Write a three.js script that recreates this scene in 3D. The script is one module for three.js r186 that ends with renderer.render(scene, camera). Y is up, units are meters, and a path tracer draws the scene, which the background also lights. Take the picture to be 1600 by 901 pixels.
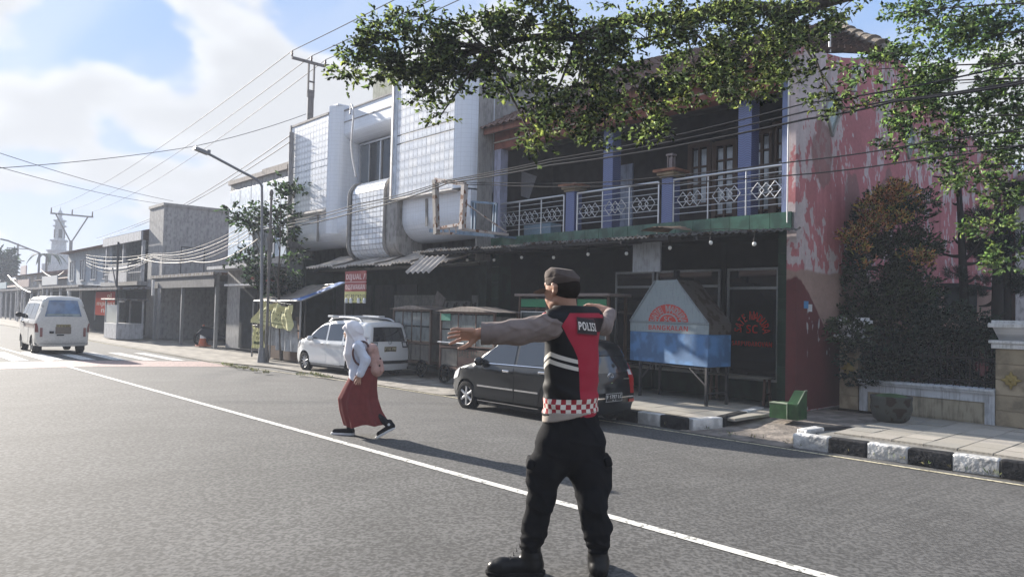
import * as THREE from 'three';
import { mergeGeometries, mergeVertices, toCreasedNormals } from 'three/addons/utils/BufferGeometryUtils.js';
import { RoundedBoxGeometry } from 'three/addons/geometries/RoundedBoxGeometry.js';
import { TessellateModifier } from 'three/addons/modifiers/TessellateModifier.js';

// ---------------------------------------------------------------- camera
const scene = new THREE.Scene();
const EYE = 1.62;
const camera = new THREE.PerspectiveCamera(42.78, 1024 / 576, 0.1, 3000);
camera.position.set(0, EYE, 0);
camera.rotation.order = 'YXZ';
camera.rotation.set(THREE.MathUtils.degToRad(1.82), THREE.MathUtils.degToRad(47.7), THREE.MathUtils.degToRad(1.3));
camera.updateMatrixWorld(true);
scene.add(camera);

// ---------------------------------------------------------------- noise
function rngOf(seed) { let a = seed >>> 0; return () => { a = (a + 0x6D2B79F5) | 0; let t = Math.imul(a ^ (a >>> 15), 1 | a); t = (t + Math.imul(t ^ (t >>> 7), 61 | t)) ^ t; return ((t ^ (t >>> 14)) >>> 0) / 4294967296; }; }
const PERM = (() => { const r = rngOf(77); const p = []; for (let i = 0; i < 256; i++) p.push(i); for (let i = 255; i > 0; i--) { const j = Math.floor(r() * (i + 1)); [p[i], p[j]] = [p[j], p[i]]; } return new Uint8Array([...p, ...p]); })();
const hashf = (x, y, z) => PERM[(PERM[(PERM[x & 255] + y) & 255] + z) & 255] / 255;
const sm = t => t * t * (3 - 2 * t);
const lerp = (a, b, t) => a + (b - a) * t;
const clamp = (x, a = 0, b = 1) => Math.max(a, Math.min(b, x));
const sstep = (a, b, x) => sm(clamp((x - a) / (b - a)));
// value noise; per = period (0: none)
const RAND = new Float32Array(512); for (let i = 0; i < 512; i++) RAND[i] = PERM[i] / 255;
function vnoise(x, y, z = 0, per = 0) {
  const xi = Math.floor(x), yi = Math.floor(y); let u = x - xi, v = y - yi; u = u * u * (3 - 2 * u); v = v * v * (3 - 2 * v);
  let x0 = xi, x1 = xi + 1, y0 = yi, y1 = yi + 1;
  if (per) { x0 = ((x0 % per) + per) % per; x1 = (x0 + 1) % per; y0 = ((y0 % per) + per) % per; y1 = (y0 + 1) % per; }
  const a0 = PERM[x0 & 255], a1 = PERM[x1 & 255]; y0 &= 255; y1 &= 255;
  const p00 = PERM[a0 + y0], p10 = PERM[a1 + y0], p01 = PERM[a0 + y1], p11 = PERM[a1 + y1];
  const zi = Math.floor(z), z0 = zi & 255;
  let r0 = RAND[p00 + z0], r1 = RAND[p10 + z0], r2 = RAND[p01 + z0], r3 = RAND[p11 + z0];
  const A = r0 + (r1 - r0) * u, C = r2 + (r3 - r2) * u, lo = A + (C - A) * v;
  if (!z) return lo;
  let w = z - zi; w = w * w * (3 - 2 * w); const z1 = (zi + 1) & 255;
  r0 = RAND[p00 + z1]; r1 = RAND[p10 + z1]; r2 = RAND[p01 + z1]; r3 = RAND[p11 + z1];
  const D = r0 + (r1 - r0) * u, E = r2 + (r3 - r2) * u; return lo + (D + (E - D) * v - lo) * w;
}
function fbm(x, y, oct = 4, per = 0, z = 0) { let s = 0, a = 0.5, n = 0; for (let i = 0; i < oct; i++) { s += a * vnoise(x, y, z ? z + i * 7.3 : 0, per); n += a; a *= 0.5; x *= 2; y *= 2; if (per) per *= 2; } return s / n; }
function fbm3(x, y, z, oct = 4) { let s = 0, a = 0.5, n = 0; for (let i = 0; i < oct; i++) { s += a * vnoise(x + 31, y + 17, z + 53.1); n += a; a *= 0.5; x *= 2.03; y *= 2.03; z *= 2.03; } return s / n; }

// ---------------------------------------------------------------- sun and sky
const SUN_AZ = 7, SUN_EL = 20.5, EXPOSURE = 2.75, SKY_LEVEL = 0.355;                                    // degrees: off the street's axis, above the horizon
const sunDir = new THREE.Vector3(-Math.cos(SUN_AZ * Math.PI / 180) * Math.cos(SUN_EL * Math.PI / 180), Math.sin(SUN_EL * Math.PI / 180), Math.sin(SUN_AZ * Math.PI / 180) * Math.cos(SUN_EL * Math.PI / 180));
const sun = new THREE.DirectionalLight(new THREE.Color(1.0, 0.93, 0.83), 5.0);
sun.position.copy(sunDir).multiplyScalar(120).add(new THREE.Vector3(-10, 0, -8));
sun.target.position.set(-10, 0, -8);
sun.castShadow = true; sun.shadow.mapSize.set(4096, 4096); sun.shadow.radius = 1.5;
Object.assign(sun.shadow.camera, { left: -60, right: 60, top: 40, bottom: -40, near: 1, far: 300 });
scene.add(sun, sun.target);
{
  const W = 1664, H = 832, data = new Float32Array(W * H * 4), d = new THREE.Vector3();
  for (let j = 0; j < H; j++) for (let i = 0; i < W; i++) {
    const th = (j + 0.5) / H * Math.PI - Math.PI / 2, ph = (i + 0.5) / W * 2 * Math.PI;     // row 0: straight down
    d.set(-Math.cos(th) * Math.cos(ph), Math.sin(th), -Math.cos(th) * Math.sin(ph));
    // three.js: u = atan2(z, x) / 2pi + 0.5
    const el = Math.max(d.y, 0), cs = d.dot(sunDir), ang = Math.acos(clamp(cs, -1, 1));
    const hz = Math.exp(-el * 4.5);
    let r = lerp(0.24, 0.78, hz), g = lerp(0.47, 0.86, hz), b = lerp(0.92, 1.0, hz);
    const glow = 0.14 * Math.exp(-ang * 2.2) + 0.22 * Math.exp(-ang * ang * 9);
    r += glow * 1.0; g += glow * 0.98; b += glow * 0.90;
    // clouds on a sheet overhead
    if (d.y > 0.015 && d.y < 0.97) {
      const k = 1 / (d.y + 0.30), px = d.x * k * 1.5, pz = d.z * k * 1.5, py = d.y * 3.2;
      const wq = fbm3(px * 1.3 + 4, pz * 1.3, 3.3 + py, 3) - 0.5;
      const cf = (o) => fbm3(px * 1.9 + wq * 0.8 + 9.4, pz * 1.9 - wq * 0.8 + o, 8.7 + py * 1.2 + o * 2, 6);
      const c = cf(0), cov = sstep(0.475, 0.56, c) * sstep(0.0, 0.06, d.y);
      const body = sstep(0.48, 0.66, cf(0.06));
      const lum = 0.98 - 0.17 * body + 0.1 * Math.exp(-ang * 1.6), thin = 0.25 * sstep(0.38, 0.6, fbm3(px * 0.8, pz * 3.1, py + 2.2, 4));
      const m = clamp(cov * 0.93 + thin * (1 - cov));
      r = lerp(r, lum * 0.985, m); g = lerp(g, lum * 1.0, m); b = lerp(b, lum * 1.03, m);
    }
    if (d.y < 0) { const t = sstep(0, -0.12, d.y); r = lerp(r, 0.30, t); g = lerp(g, 0.29, t); b = lerp(b, 0.28, t); }
    const o = (j * W + i) * 4; data[o] = r * SKY_LEVEL; data[o + 1] = g * SKY_LEVEL; data[o + 2] = b * SKY_LEVEL; data[o + 3] = 1;
  }
  const sky = new THREE.DataTexture(data, W, H, THREE.RGBAFormat, THREE.FloatType);
  sky.mapping = THREE.EquirectangularReflectionMapping; sky.magFilter = sky.minFilter = THREE.LinearFilter; sky.wrapS = THREE.RepeatWrapping; sky.needsUpdate = true;
  scene.background = sky; scene.environment = sky; scene.environmentIntensity = 1;
}
scene.fog = new THREE.FogExp2(new THREE.Color(0.80, 0.86, 0.98), 0.0021);
const renderer = new THREE.WebGLRenderer({ antialias: true });
renderer.setSize(1024, 576);
renderer.toneMapping = THREE.LinearToneMapping;
renderer.toneMappingExposure = EXPOSURE;
renderer.outputColorSpace = THREE.SRGBColorSpace;
renderer.shadowMap.enabled = true;

// ---------------------------------------------------------------- helpers
const V = (x, y, z) => new THREE.Vector3(x, y, z);
// a direction on the survey photograph grid (1600 x 901) turned into a ray; onZ / onX / onY cut it with a real plane of the street
function ray(x, y) { return V((x - 800) / 1150, -(y - 450.5) / 1150, -1).applyQuaternion(camera.quaternion); }
const onZ = (x, y, z) => { const d = ray(x, y); return d.multiplyScalar(z / d.z).add(V(0, EYE, 0)); };
const onX = (x, y, X) => { const d = ray(x, y); return d.multiplyScalar(X / d.x).add(V(0, EYE, 0)); };
const onY = (x, y, Y) => { const d = ray(x, y); return d.multiplyScalar((Y - EYE) / d.y).add(V(0, EYE, 0)); };
const onD = (x, y, depth) => ray(x, y).multiplyScalar(depth).add(V(0, EYE, 0));
const ZC = -4.75, CAMBER = 0.035;
const gy = z => -CAMBER * clamp(ZC - z, 0, 6.5);
function onGround(x, y, off = 0) { let p = onY(x, y, off); for (let i = 0; i < 50; i++) p = onY(x, y, gy(p.z) + off); return p; }

const used = new Map();
function numbered(n) { const k = used.get(n) ?? 0; used.set(n, k + 1); return k ? `${n}_${String(k).padStart(3, '0')}` : n; }
const shift = new WeakMap();                                         // things whose geometry is written in street coordinates
function tag(o, label, category, group) { Object.assign(o.userData, { label, category }); if (group) o.userData.group = group; return o; }
function thing(name, label, category, pos, opt = {}) {
  const g = new THREE.Group(); g.name = numbered(name); scene.add(g);
  g.position.set(...(pos.isVector3 ? pos.toArray() : pos)); g.rotation.y = opt.ry ?? 0;
  tag(g, label, category, opt.group); if (opt.street) shift.set(g, g.position.clone());
  return g;
}
function uvBox(g, s = 1) {                                           // uv in metres from position and facing
  const p = g.attributes.position, n = g.attributes.normal, uv = new Float32Array(p.count * 2);
  for (let i = 0; i < p.count; i++) {
    const ax = Math.abs(n.getX(i)), ay = Math.abs(n.getY(i)), az = Math.abs(n.getZ(i)); let u, v;
    if (ay >= ax && ay >= az) { u = p.getX(i); v = p.getZ(i); } else if (ax >= az) { u = p.getZ(i); v = p.getY(i); } else { u = p.getX(i); v = p.getY(i); }
    uv[2 * i] = u * s; uv[2 * i + 1] = v * s;
  }
  g.setAttribute('uv', new THREE.BufferAttribute(uv, 2)); return g;
}
function flat(list) {
  list = (Array.isArray(list) ? list : [list]).flat(9).map(g => {
    const k = g.userData.keepUV; let h = g.index ? g.toNonIndexed() : g; if (!h.attributes.normal) h.computeVertexNormals();
    if (!k) { h = h === g ? g.clone() : h; uvBox(h); }
    for (const a of Object.keys(h.attributes)) if (!['position', 'normal', 'uv', 'color'].includes(a)) h.deleteAttribute(a);
    return h;
  });
  return list.length === 1 ? list[0] : mergeGeometries(list);
}
function M(name, geos, mat, parent = scene, opt = {}) {
  const g = opt.raw ? geos : flat(geos), m = new THREE.Mesh(g, mat);
  m.name = parent === scene ? numbered(name) : name; m.castShadow = m.receiveShadow = true; parent.add(m);
  const s = shift.get(parent); if (s) { if (parent.isGroup) g.translate(-s.x, -s.y, -s.z); else g.translate(-s.x, -s.y, -s.z); shift.set(m, s); }
  if (opt.kind) m.userData.kind = opt.kind; if (opt.label) m.userData.label = opt.label;
  return m;
}
const S = (name, geos, mat, opt = {}) => { const m = M(name, geos, mat, scene, opt); m.userData.kind = 'structure'; return m; };
const rot = (g, rx = 0, ry = 0, rz = 0) => { if (rx) g.rotateX(rx); if (rz) g.rotateZ(rz); if (ry) g.rotateY(ry); return g; };
function B(w, h, d, x, y, z, o = {}) { const g = o.bev ? new RoundedBoxGeometry(w, h, d, 1, Math.min(o.bev, w / 2.01, h / 2.01, d / 2.01)) : new THREE.BoxGeometry(w, h, d); rot(g, o.rx, o.ry, o.rz); return g.translate(x, y, z); }
// box from corner to corner
const BB = (x0, x1, y0, y1, z0, z1, o) => B(Math.abs(x1 - x0), Math.abs(y1 - y0), Math.abs(z1 - z0), (x0 + x1) / 2, (y0 + y1) / 2, (z0 + z1) / 2, o);
function orient(g, p, q) { const d = q.clone().sub(p); g.applyQuaternion(new THREE.Quaternion().setFromUnitVectors(V(0, 1, 0), d.clone().normalize())); const m = p.clone().add(q).multiplyScalar(0.5); return g.translate(m.x, m.y, m.z); }
const bar = (p, q, r, r2 = r, seg = 8) => orient(new THREE.CylinderGeometry(r2, r, p.distanceTo(q), seg), p, q);
function beam(p, q, w, h = w) {                                      // square bar, h upright
  const L = p.distanceTo(q), g = new THREE.BoxGeometry(w, h, L), m = new THREE.Matrix4().lookAt(p, q, Math.abs(q.y - p.y) > 0.95 * L ? V(1, 0, 0) : V(0, 1, 0)); g.applyMatrix4(m); const c = p.clone().add(q).multiplyScalar(0.5); return g.translate(c.x, c.y, c.z);
}
const tube = (pts, r, seg = 24, rs = 6, closed = false) => new THREE.TubeGeometry(new THREE.CatmullRomCurve3(pts, closed), seg, r, rs, closed);
function sag(a, b, s, r, n = 14) { const pts = []; for (let i = 0; i <= n; i++) { const t = i / n, p = a.clone().lerp(b, t); p.y -= s * 4 * t * (1 - t); pts.push(p); } return tube(pts, r, n * 2, 5); }
const cyl = (r0, r1, h, x, y, z, seg = 16) => new THREE.CylinderGeometry(r1, r0, h, seg).translate(x, y + h / 2, z);
const lathe = (pts, seg = 24) => new THREE.LatheGeometry(pts.map(p => new THREE.Vector2(p[0], p[1])), seg);
function prism(pts, depth, o = {}) { const s = new THREE.Shape(pts.map(p => new THREE.Vector2(p[0], p[1]))); for (const h of o.holes ?? []) s.holes.push(new THREE.Path(h.map(p => new THREE.Vector2(p[0], p[1])))); return new THREE.ExtrudeGeometry(s, { depth, bevelEnabled: !!o.bev, bevelThickness: o.bev ?? 0, bevelSize: o.bev ?? 0, bevelOffset: -(o.bev ?? 0), bevelSegments: 1, curveSegments: 8 }); }
// surface from a grid of points f(i, j)
function gridGeo(nu, nv, f, keep = false) {
  const pos = [], uv = [], idx = [];
  for (let j = 0; j <= nv; j++) for (let i = 0; i <= nu; i++) { const p = f(i / nu, j / nv); pos.push(p.x, p.y, p.z); uv.push(i / nu, j / nv); }
  for (let j = 0; j < nv; j++) for (let i = 0; i < nu; i++) { const a = j * (nu + 1) + i, b = a + 1, c = a + nu + 1, d = c + 1; idx.push(a, b, d, a, d, c); }
  const g = new THREE.BufferGeometry(); g.setAttribute('position', new THREE.Float32BufferAttribute(pos, 3)); g.setAttribute('uv', new THREE.Float32BufferAttribute(uv, 2)); g.setIndex(idx); g.computeVertexNormals(); if (keep) g.userData.keepUV = true; return g;
}
const keepUV = g => { g.userData.keepUV = true; return g; };

// ---------------------------------------------------------------- procedural textures
const toS = x => 255 * (x <= 0.0031308 ? 12.92 * x : 1.055 * Math.pow(x, 1 / 2.4) - 0.055);
function tex(size, f, o = {}) {                                      // f(u, v) -> grey or [r, g, b], linear 0..1
  const [w, h] = Array.isArray(size) ? size : [size, size], d = new Uint8Array(w * h * 4);
  for (let j = 0; j < h; j++) for (let i = 0; i < w; i++) { const c = f((i + 0.5) / w, (j + 0.5) / h), k = (j * w + i) * 4; for (let n = 0; n < 3; n++) { const v = clamp(Array.isArray(c) ? c[n] : c); d[k + n] = o.data ? v * 255 : toS(v); } d[k + 3] = 255; }
  const t = new THREE.DataTexture(d, w, h); t.magFilter = THREE.LinearFilter; t.minFilter = THREE.LinearMipmapLinearFilter; t.generateMipmaps = true; t.wrapS = t.wrapT = THREE.RepeatWrapping; t.anisotropy = 8; if (!o.data) t.colorSpace = THREE.SRGBColorSpace; if (o.rep) t.repeat.set(...o.rep); t.needsUpdate = true; return t;
}
const rep = (t, x, y = x) => { const c = t.clone(); c.repeat.set(x, y); c.needsUpdate = true; return c; };
function canvasTex(w, h, draw, o = {}) { const c = document.createElement('canvas'); c.width = w; c.height = h; draw(c.getContext('2d'), w, h); const t = new THREE.CanvasTexture(c); t.colorSpace = THREE.SRGBColorSpace; t.anisotropy = 8; if (o.wrap) t.wrapS = t.wrapT = THREE.RepeatWrapping; return t; }
const T_grain = tex(256, (u, v) => 0.72 + 0.28 * fbm(u * 32, v * 32, 4, 32), {});
const T_blotch = tex(512, (u, v) => { const a = fbm(u * 6, v * 6, 6, 6); return 0.62 + 0.38 * sstep(0.3, 0.68, a) - 0.10 * fbm(u * 64, v * 64, 2, 64); });
const T_streak = tex(512, (u, v) => { const a = fbm(u * 48, v * 5, 4, 0, 2.5), b = fbm(u * 7, v * 7, 5, 7); return 0.55 + 0.45 * sstep(0.25, 0.6, 0.55 * a + 0.45 * b); });
const T_rust = tex(512, (u, v) => { const a = fbm(u * 10, v * 10, 5, 10), k = sstep(0.52, 0.62, a); return [lerp(0.62, 0.22, k), lerp(0.62, 0.10, k), lerp(0.62, 0.05, k)]; });
const T_wood = tex(512, (u, v) => { const a = fbm(u * 40, v * 3, 4, 0, 1.5), b = vnoise(u * 7, 0.5, 0, 7); return 0.5 + 0.35 * a + 0.15 * b; });
const B_grain = tex(256, (u, v) => fbm(u * 48, v * 48, 3, 48), { data: true });
const B_rough = tex(512, (u, v) => fbm(u * 20, v * 20, 5, 20), { data: true });
const mats = new Map();
// plain painted / cast material: base colour in linear values, mottled by one of the textures
function mat(key, rgb, o = {}) {
  if (mats.has(key)) return mats.get(key);
  if (!o.physical && !o.metal && Math.max(...rgb) < 0.08) { o = { ...o, physical: true, more: { specularIntensity: 0.2, ...(o.more ?? {}) } }; }
  const P = o.physical ? THREE.MeshPhysicalMaterial : THREE.MeshStandardMaterial;
  const m = new P({ color: new THREE.Color().setRGB(...rgb), roughness: o.rough ?? 0.8, metalness: o.metal ?? 0 });
  if (o.map) m.map = o.map; else if (o.map !== null) m.map = T_grain;
  if (o.bump) { m.bumpMap = o.bumpMap ?? B_grain; m.bumpScale = o.bump; }
  Object.assign(m, o.more ?? {}); mats.set(key, m); return m;
}
const K = {
  white: mat('white', [0.80, 0.80, 0.80], { rough: 0.6 }),
  black: mat('black', [0.02, 0.02, 0.022], { rough: 0.6 }),
  darkSteel: mat('darkSteel', [0.06, 0.06, 0.065], { rough: 0.5, metal: 0.4 }),
  steel: mat('steel', [0.62, 0.63, 0.65], { rough: 0.28, metal: 0.9, map: null }),
  grayMetal: mat('grayMetal', [0.32, 0.33, 0.34], { rough: 0.55, metal: 0.5 }),
  concrete: mat('concrete', [0.42, 0.41, 0.40], { map: T_blotch, rough: 0.9, bump: 0.004 }),
  dirtyConcrete: mat('dirtyConcrete', [0.30, 0.295, 0.285], { map: T_streak, rough: 0.92, bump: 0.004 }),
  wood: mat('wood', [0.20, 0.11, 0.06], { map: T_wood, rough: 0.7 }),
  darkWood: mat('darkWood', [0.10, 0.05, 0.028], { map: T_wood, rough: 0.55 }),
  darkGlass: mat('darkGlass', [0.012, 0.014, 0.018], { rough: 0.04, map: null, physical: true, more: { specularIntensity: 1, ior: 1.55 } }),
  rubber: mat('rubber', [0.018, 0.018, 0.019], { rough: 0.85 }),
  rust: mat('rust', [0.8, 0.72, 0.68], { map: T_rust, rough: 0.8 }),
};

// ---------------------------------------------------------------- ground, road, pavement
const SW = 0, EDGE = -0.185;                                         // pavement top, road level at the kerb
{
  const agg = tex(1024, (u, v) => { const a = fbm(u * 150, v * 150, 3, 150), p = fbm(u * 5, v * 5, 5, 5), s = vnoise(u * 330, v * 330, 0, 330); return (0.58 + 0.30 * p) * (0.50 + 0.80 * sstep(0.25, 0.8, a)) + 0.22 * sstep(0.86, 0.97, s); }, { rep: [1 / 3, 1 / 3] });
  const aggB = tex(1024, (u, v) => fbm(u * 150, v * 150, 3, 150), { data: true, rep: [1 / 3, 1 / 3] });
  const m = new THREE.MeshStandardMaterial({ color: new THREE.Color(0.136, 0.132, 0.128), map: agg, bumpMap: aggB, bumpScale: 0.0022, roughness: 0.9 });
  const zs = [4, 0.6, -2, ZC]; for (let i = 1; i <= 12; i++) zs.push(ZC - i * 5.25 / 12);
  for (let z = 3.5; z > -4.6; z -= 0.5) if (!zs.includes(z)) zs.push(z); zs.sort((p, q) => q - p);
  const NX = 420, xs = u => lerp(-230, 60, Math.pow(u, 0.55)), road = gridGeo(NX, zs.length - 1, (u, v) => { const z = zs[Math.round(v * (zs.length - 1))]; return V(xs(u), gy(z), z); });
  { const p = road.attributes.position, c = []; for (let i = 0; i < p.count; i++) { const x = p.getX(i), z = p.getZ(i); let k = 0.80 + 0.34 * fbm(x * 0.12 + 9, z * 0.85, 4) + 0.16 * (fbm(x * 0.9, z * 1.1, 3) - 0.5); const seam = sstep(0.06, 0.0, Math.abs(fbm(x * 0.05, 7.7, 3) * 1.6 - 3.1 - z - 0.9)); k *= 1 - 0.10 * seam; c.push(k, k, k * 0.995); } road.setAttribute('color', new THREE.Float32BufferAttribute(c, 3)); m.vertexColors = true; }
  S('road', road, m);
  S('ground', new THREE.PlaneGeometry(3000, 3000).rotateX(-Math.PI / 2).translate(0, -0.32, 0), mat('earth', [0.16, 0.14, 0.10], { map: rep(T_blotch, 0.2), rough: 1 }));
  // worn tar patches and the patched strip along the road are in the texture; markings are sheets above
  const worn = (key, rgb, th) => mat(key, rgb, { map: tex(512, (u, v) => { const a = fbm(u * 40, v * 40, 5, 40); const k = sstep(th, th + 0.1, a); return [lerp(0.35, 1, k), lerp(0.35, 1, k), lerp(0.34, 1, k)]; }, { rep: [0.8, 0.8] }), rough: 0.75 });
  const paint = worn('road_white', [0.66, 0.64, 0.59], 0.30), yellow = worn('road_cream', [0.60, 0.54, 0.38], 0.36), red = worn('road_red', [0.36, 0.25, 0.23], 0.34), zeb = worn('zebra_white', [0.62, 0.61, 0.59], 0.36);
  const strip = (pts, w, off) => { const n = pts.length - 1; return gridGeo(1, n * 20, (u, v) => { const t = v * n, i = Math.min(Math.floor(t), n - 1), p = pts[i].clone().lerp(pts[i + 1], t - i); const d = pts[i + 1].clone().sub(pts[i]).normalize(); const x = p.x - d.z * (0.5 - u) * w, z = p.z + d.x * (0.5 - u) * w; return V(x, gy(z) + off, z); }); };
  S('centre_line', strip([V(12, 0, -4.94), V(-22.5, 0, -4.21), V(-70, 0, -3.2)], 0.10, 0.006), paint);
  S('edge_line', strip([V(12, 0, -10.25), V(-2.2, 0, -9.74), V(-12.7, 0, -9.28), V(-15.9, 0, -9.15), V(-21.2, 0, -8.45), V(-60, 0, -8.2)], 0.085, 0.008), yellow);
  S('red_crossing_band', gridGeo(2, 24, (u, v) => { const z = lerp(3.5, -8.3, v); return V(lerp(-20.9, -23.2, 1 - u), gy(z) + 0.004, z); }), red);
  for (let i = 0; i < 14; i++) { const z = -7.9 + i * 0.82; S('crossing_stripe', gridGeo(1, 1, (u, v) => V(lerp(-27.6, -23.5, u), gy(z + (1 - v) * 0.4) + 0.008, z + (1 - v) * 0.4)), zeb); }

  // pavement slabs
  const fill = mat('pave_bed', [0.24, 0.23, 0.21], { map: T_blotch, rough: 0.95, bump: 0.004 });
  const apron = mat('apron', [0.34, 0.31, 0.27], { map: rep(T_blotch, 0.6), rough: 0.95, bump: 0.012, bumpMap: B_rough });
  S('apron_ground', gridGeo(40, 10, (u, v) => { const x = lerp(-120, -12.3, u), z = lerp(-9.3 + (x < -21 ? 0.9 : 0.0), -13.4, v); return V(x, gy(Math.max(z, -10)) + 0.012 + 0.05 * v + 0.02 * fbm(x * 1.3, z * 1.3, 3), z); }), apron);
  const walkA = S('sidewalk', [prism([[-12.3, 12.6], [-12.3, 10.2], [-7.0, 10.2], [-6.55, 10.5], [-6.5, 12.6]], 0.3).rotateX(-Math.PI / 2).translate(0, -0.334, 0)], fill);
  const walkB = S('sidewalk', [prism([[-4.95, 13.7], [-4.95, 10.55], [-4.7, 10.25], [9, 10.9], [9, 13.7]], 0.3).rotateX(-Math.PI / 2).translate(0, -0.334, 0)], fill);
  S('shop_floor', BB(-30, -6.15, -0.3, -0.02, -12.45, -17.2), mat('shop_floor', [0.16, 0.17, 0.165], { map: T_blotch, rough: 0.35 }));
  S('garden_ground', BB(-6.1, 12, -0.3, -0.05, -13.9, -30), mat('soil', [0.09, 0.07, 0.05], { map: T_blotch, rough: 1 }));
  S('driveway_ramp', gridGeo(20, 24, (u, v) => { const z = lerp(-9.72, -13.6, v), x = lerp(-6.75, -4.95, u); return V(x, lerp(gy(-9.8) + 0.012, -0.04, sstep(0, 0.75, v)) + 0.05 * (fbm(x * 2.2, z * 2.2, 4) - 0.5) * sstep(0, 0.15, v), z); }), mat('ramp', [0.28, 0.24, 0.205], { map: T_blotch, rough: 0.95, bump: 0.012, bumpMap: B_rough }));
  // pavers, each its own slab
  const sw = tex(256, (u, v) => { const a = Math.abs(((u + v) * 6) % 1 - 0.5), b = Math.abs(((u - v + 3) * 6) % 1 - 0.5); return 0.75 + 0.25 * fbm(u * 30, v * 30, 3, 30) - 0.10 * (a < 0.09 || b < 0.09 ? 1 : 0); });
  const swB = tex(256, (u, v) => { const a = Math.abs(((u + v) * 6) % 1 - 0.5), b = Math.abs(((u - v + 3) * 6) % 1 - 0.5); return (a < 0.1 || b < 0.1 ? 0.1 : 0.8) + 0.2 * fbm(u * 60, v * 60, 2, 60); }, { data: true });
  const pm = [[0.43, 0.395, 0.345], [0.39, 0.36, 0.31], [0.47, 0.43, 0.375], [0.36, 0.34, 0.30]].map((c, i) => mat('paver' + i, c, { map: sw, rough: 0.92, bump: 0.006, bumpMap: swB }));
  const r = rngOf(5), pg = flat(keepUV((() => { const g = new RoundedBoxGeometry(0.392, 0.05, 0.392, 1, 0.006); uvBox(g, 2.5); return g; })()));
  const pave = (x0, x1, z0, z1, parent, ok) => { for (let x = x0; x < x1; x += 0.4) for (let z = z0; z > z1; z -= 0.4) { if (!ok(x, z)) continue; const p = new THREE.Mesh(pg, pm[Math.floor(r() * 4)]); p.name = 'paver'; p.position.set(x + 0.2, -0.028 + (r() - 0.5) * 0.008, z - 0.2); p.rotation.set((r() - 0.5) * 0.012, 0, (r() - 0.5) * 0.012); p.castShadow = p.receiveShadow = true; parent.add(p); } };
  pave(-12.3, -6.6, -10.22, -12.3, walkA, (x, z) => !(x > -7.1 && z > -10.6 && x - (-7.1) > (-z - 10.2) * 1.6));
  pave(-4.75, 5.2, -10.27, -13.6, walkB, (x, z) => z < -10.28 - (x + 4.8) * 0.05);
  // painted kerb stones
  const kw = mat('kerb_white', [0.78, 0.77, 0.75], { map: T_blotch, rough: 0.75, bump: 0.02, bumpMap: B_rough }), kb = mat('kerb_black', [0.045, 0.045, 0.048], { map: T_blotch, rough: 0.75, bump: 0.02, bumpMap: B_rough });
  const kerb = (name, pts, first) => {
    const root = S(name, B(0.02, 0.02, 0.02, pts[0].x, -0.25, pts[0].z), fill);
    for (let i = 0; i + 1 < pts.length; i++) {
      const a = pts[i], b = pts[i + 1], L = Math.hypot(b.x - a.x, b.z - a.z), g = new RoundedBoxGeometry(L - 0.006, 0.215, 0.17, 3, 0.022);
      const pp = g.attributes.position; for (let k = 0; k < pp.count; k++) { const n = (fbm3(pp.getX(k) * 9 + i * 5, pp.getY(k) * 9, pp.getZ(k) * 9 + 40, 3) - 0.5) * 0.014; pp.setXYZ(k, pp.getX(k), pp.getY(k) + n, pp.getZ(k) + n); } g.computeVertexNormals();
      M('kerb_block', g.rotateY(-Math.atan2(b.z - a.z, b.x - a.x)).translate((a.x + b.x) / 2 , -0.092, (a.z + b.z) / 2), (i + first) % 2 ? kb : kw, root);
    }
  };
  const kp = (list, y = EDGE) => list.map(([a, b]) => { const p = onY(a, b, y); return V(p.x, 0, p.z - 0.085); });
  const left = kp([[1031, 667], [1072, 674], [1120, 671], [1157, 661], [1184, 653]]);
  const k1 = []; for (let i = 11; i > 0; i--) k1.push(V(left[0].x - i * 0.46, 0, left[0].z + 0.0)); k1.push(...left, left[4].clone().add(V(0.15, 0, -0.5)));
  kerb('painted_kerb', k1, 0);
  const c0 = onY(1232, 698, EDGE), k2 = [V(c0.x + 0.22, 0, c0.z - 1.45), V(c0.x + 0.0, 0, c0.z - 0.95), V(c0.x - 0.02, 0, c0.z - 0.45)];
  const k3 = [V(c0.x + 0.05, 0, c0.z - 0.085)]; for (let i = 1; i < 22; i++) k3.push(V(c0.x + 0.05 + i * 0.487, 0, c0.z - 0.085 - i * 0.045));
  kerb('painted_kerb', k2, 1); kerb('painted_kerb', k3, 0);
}

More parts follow.
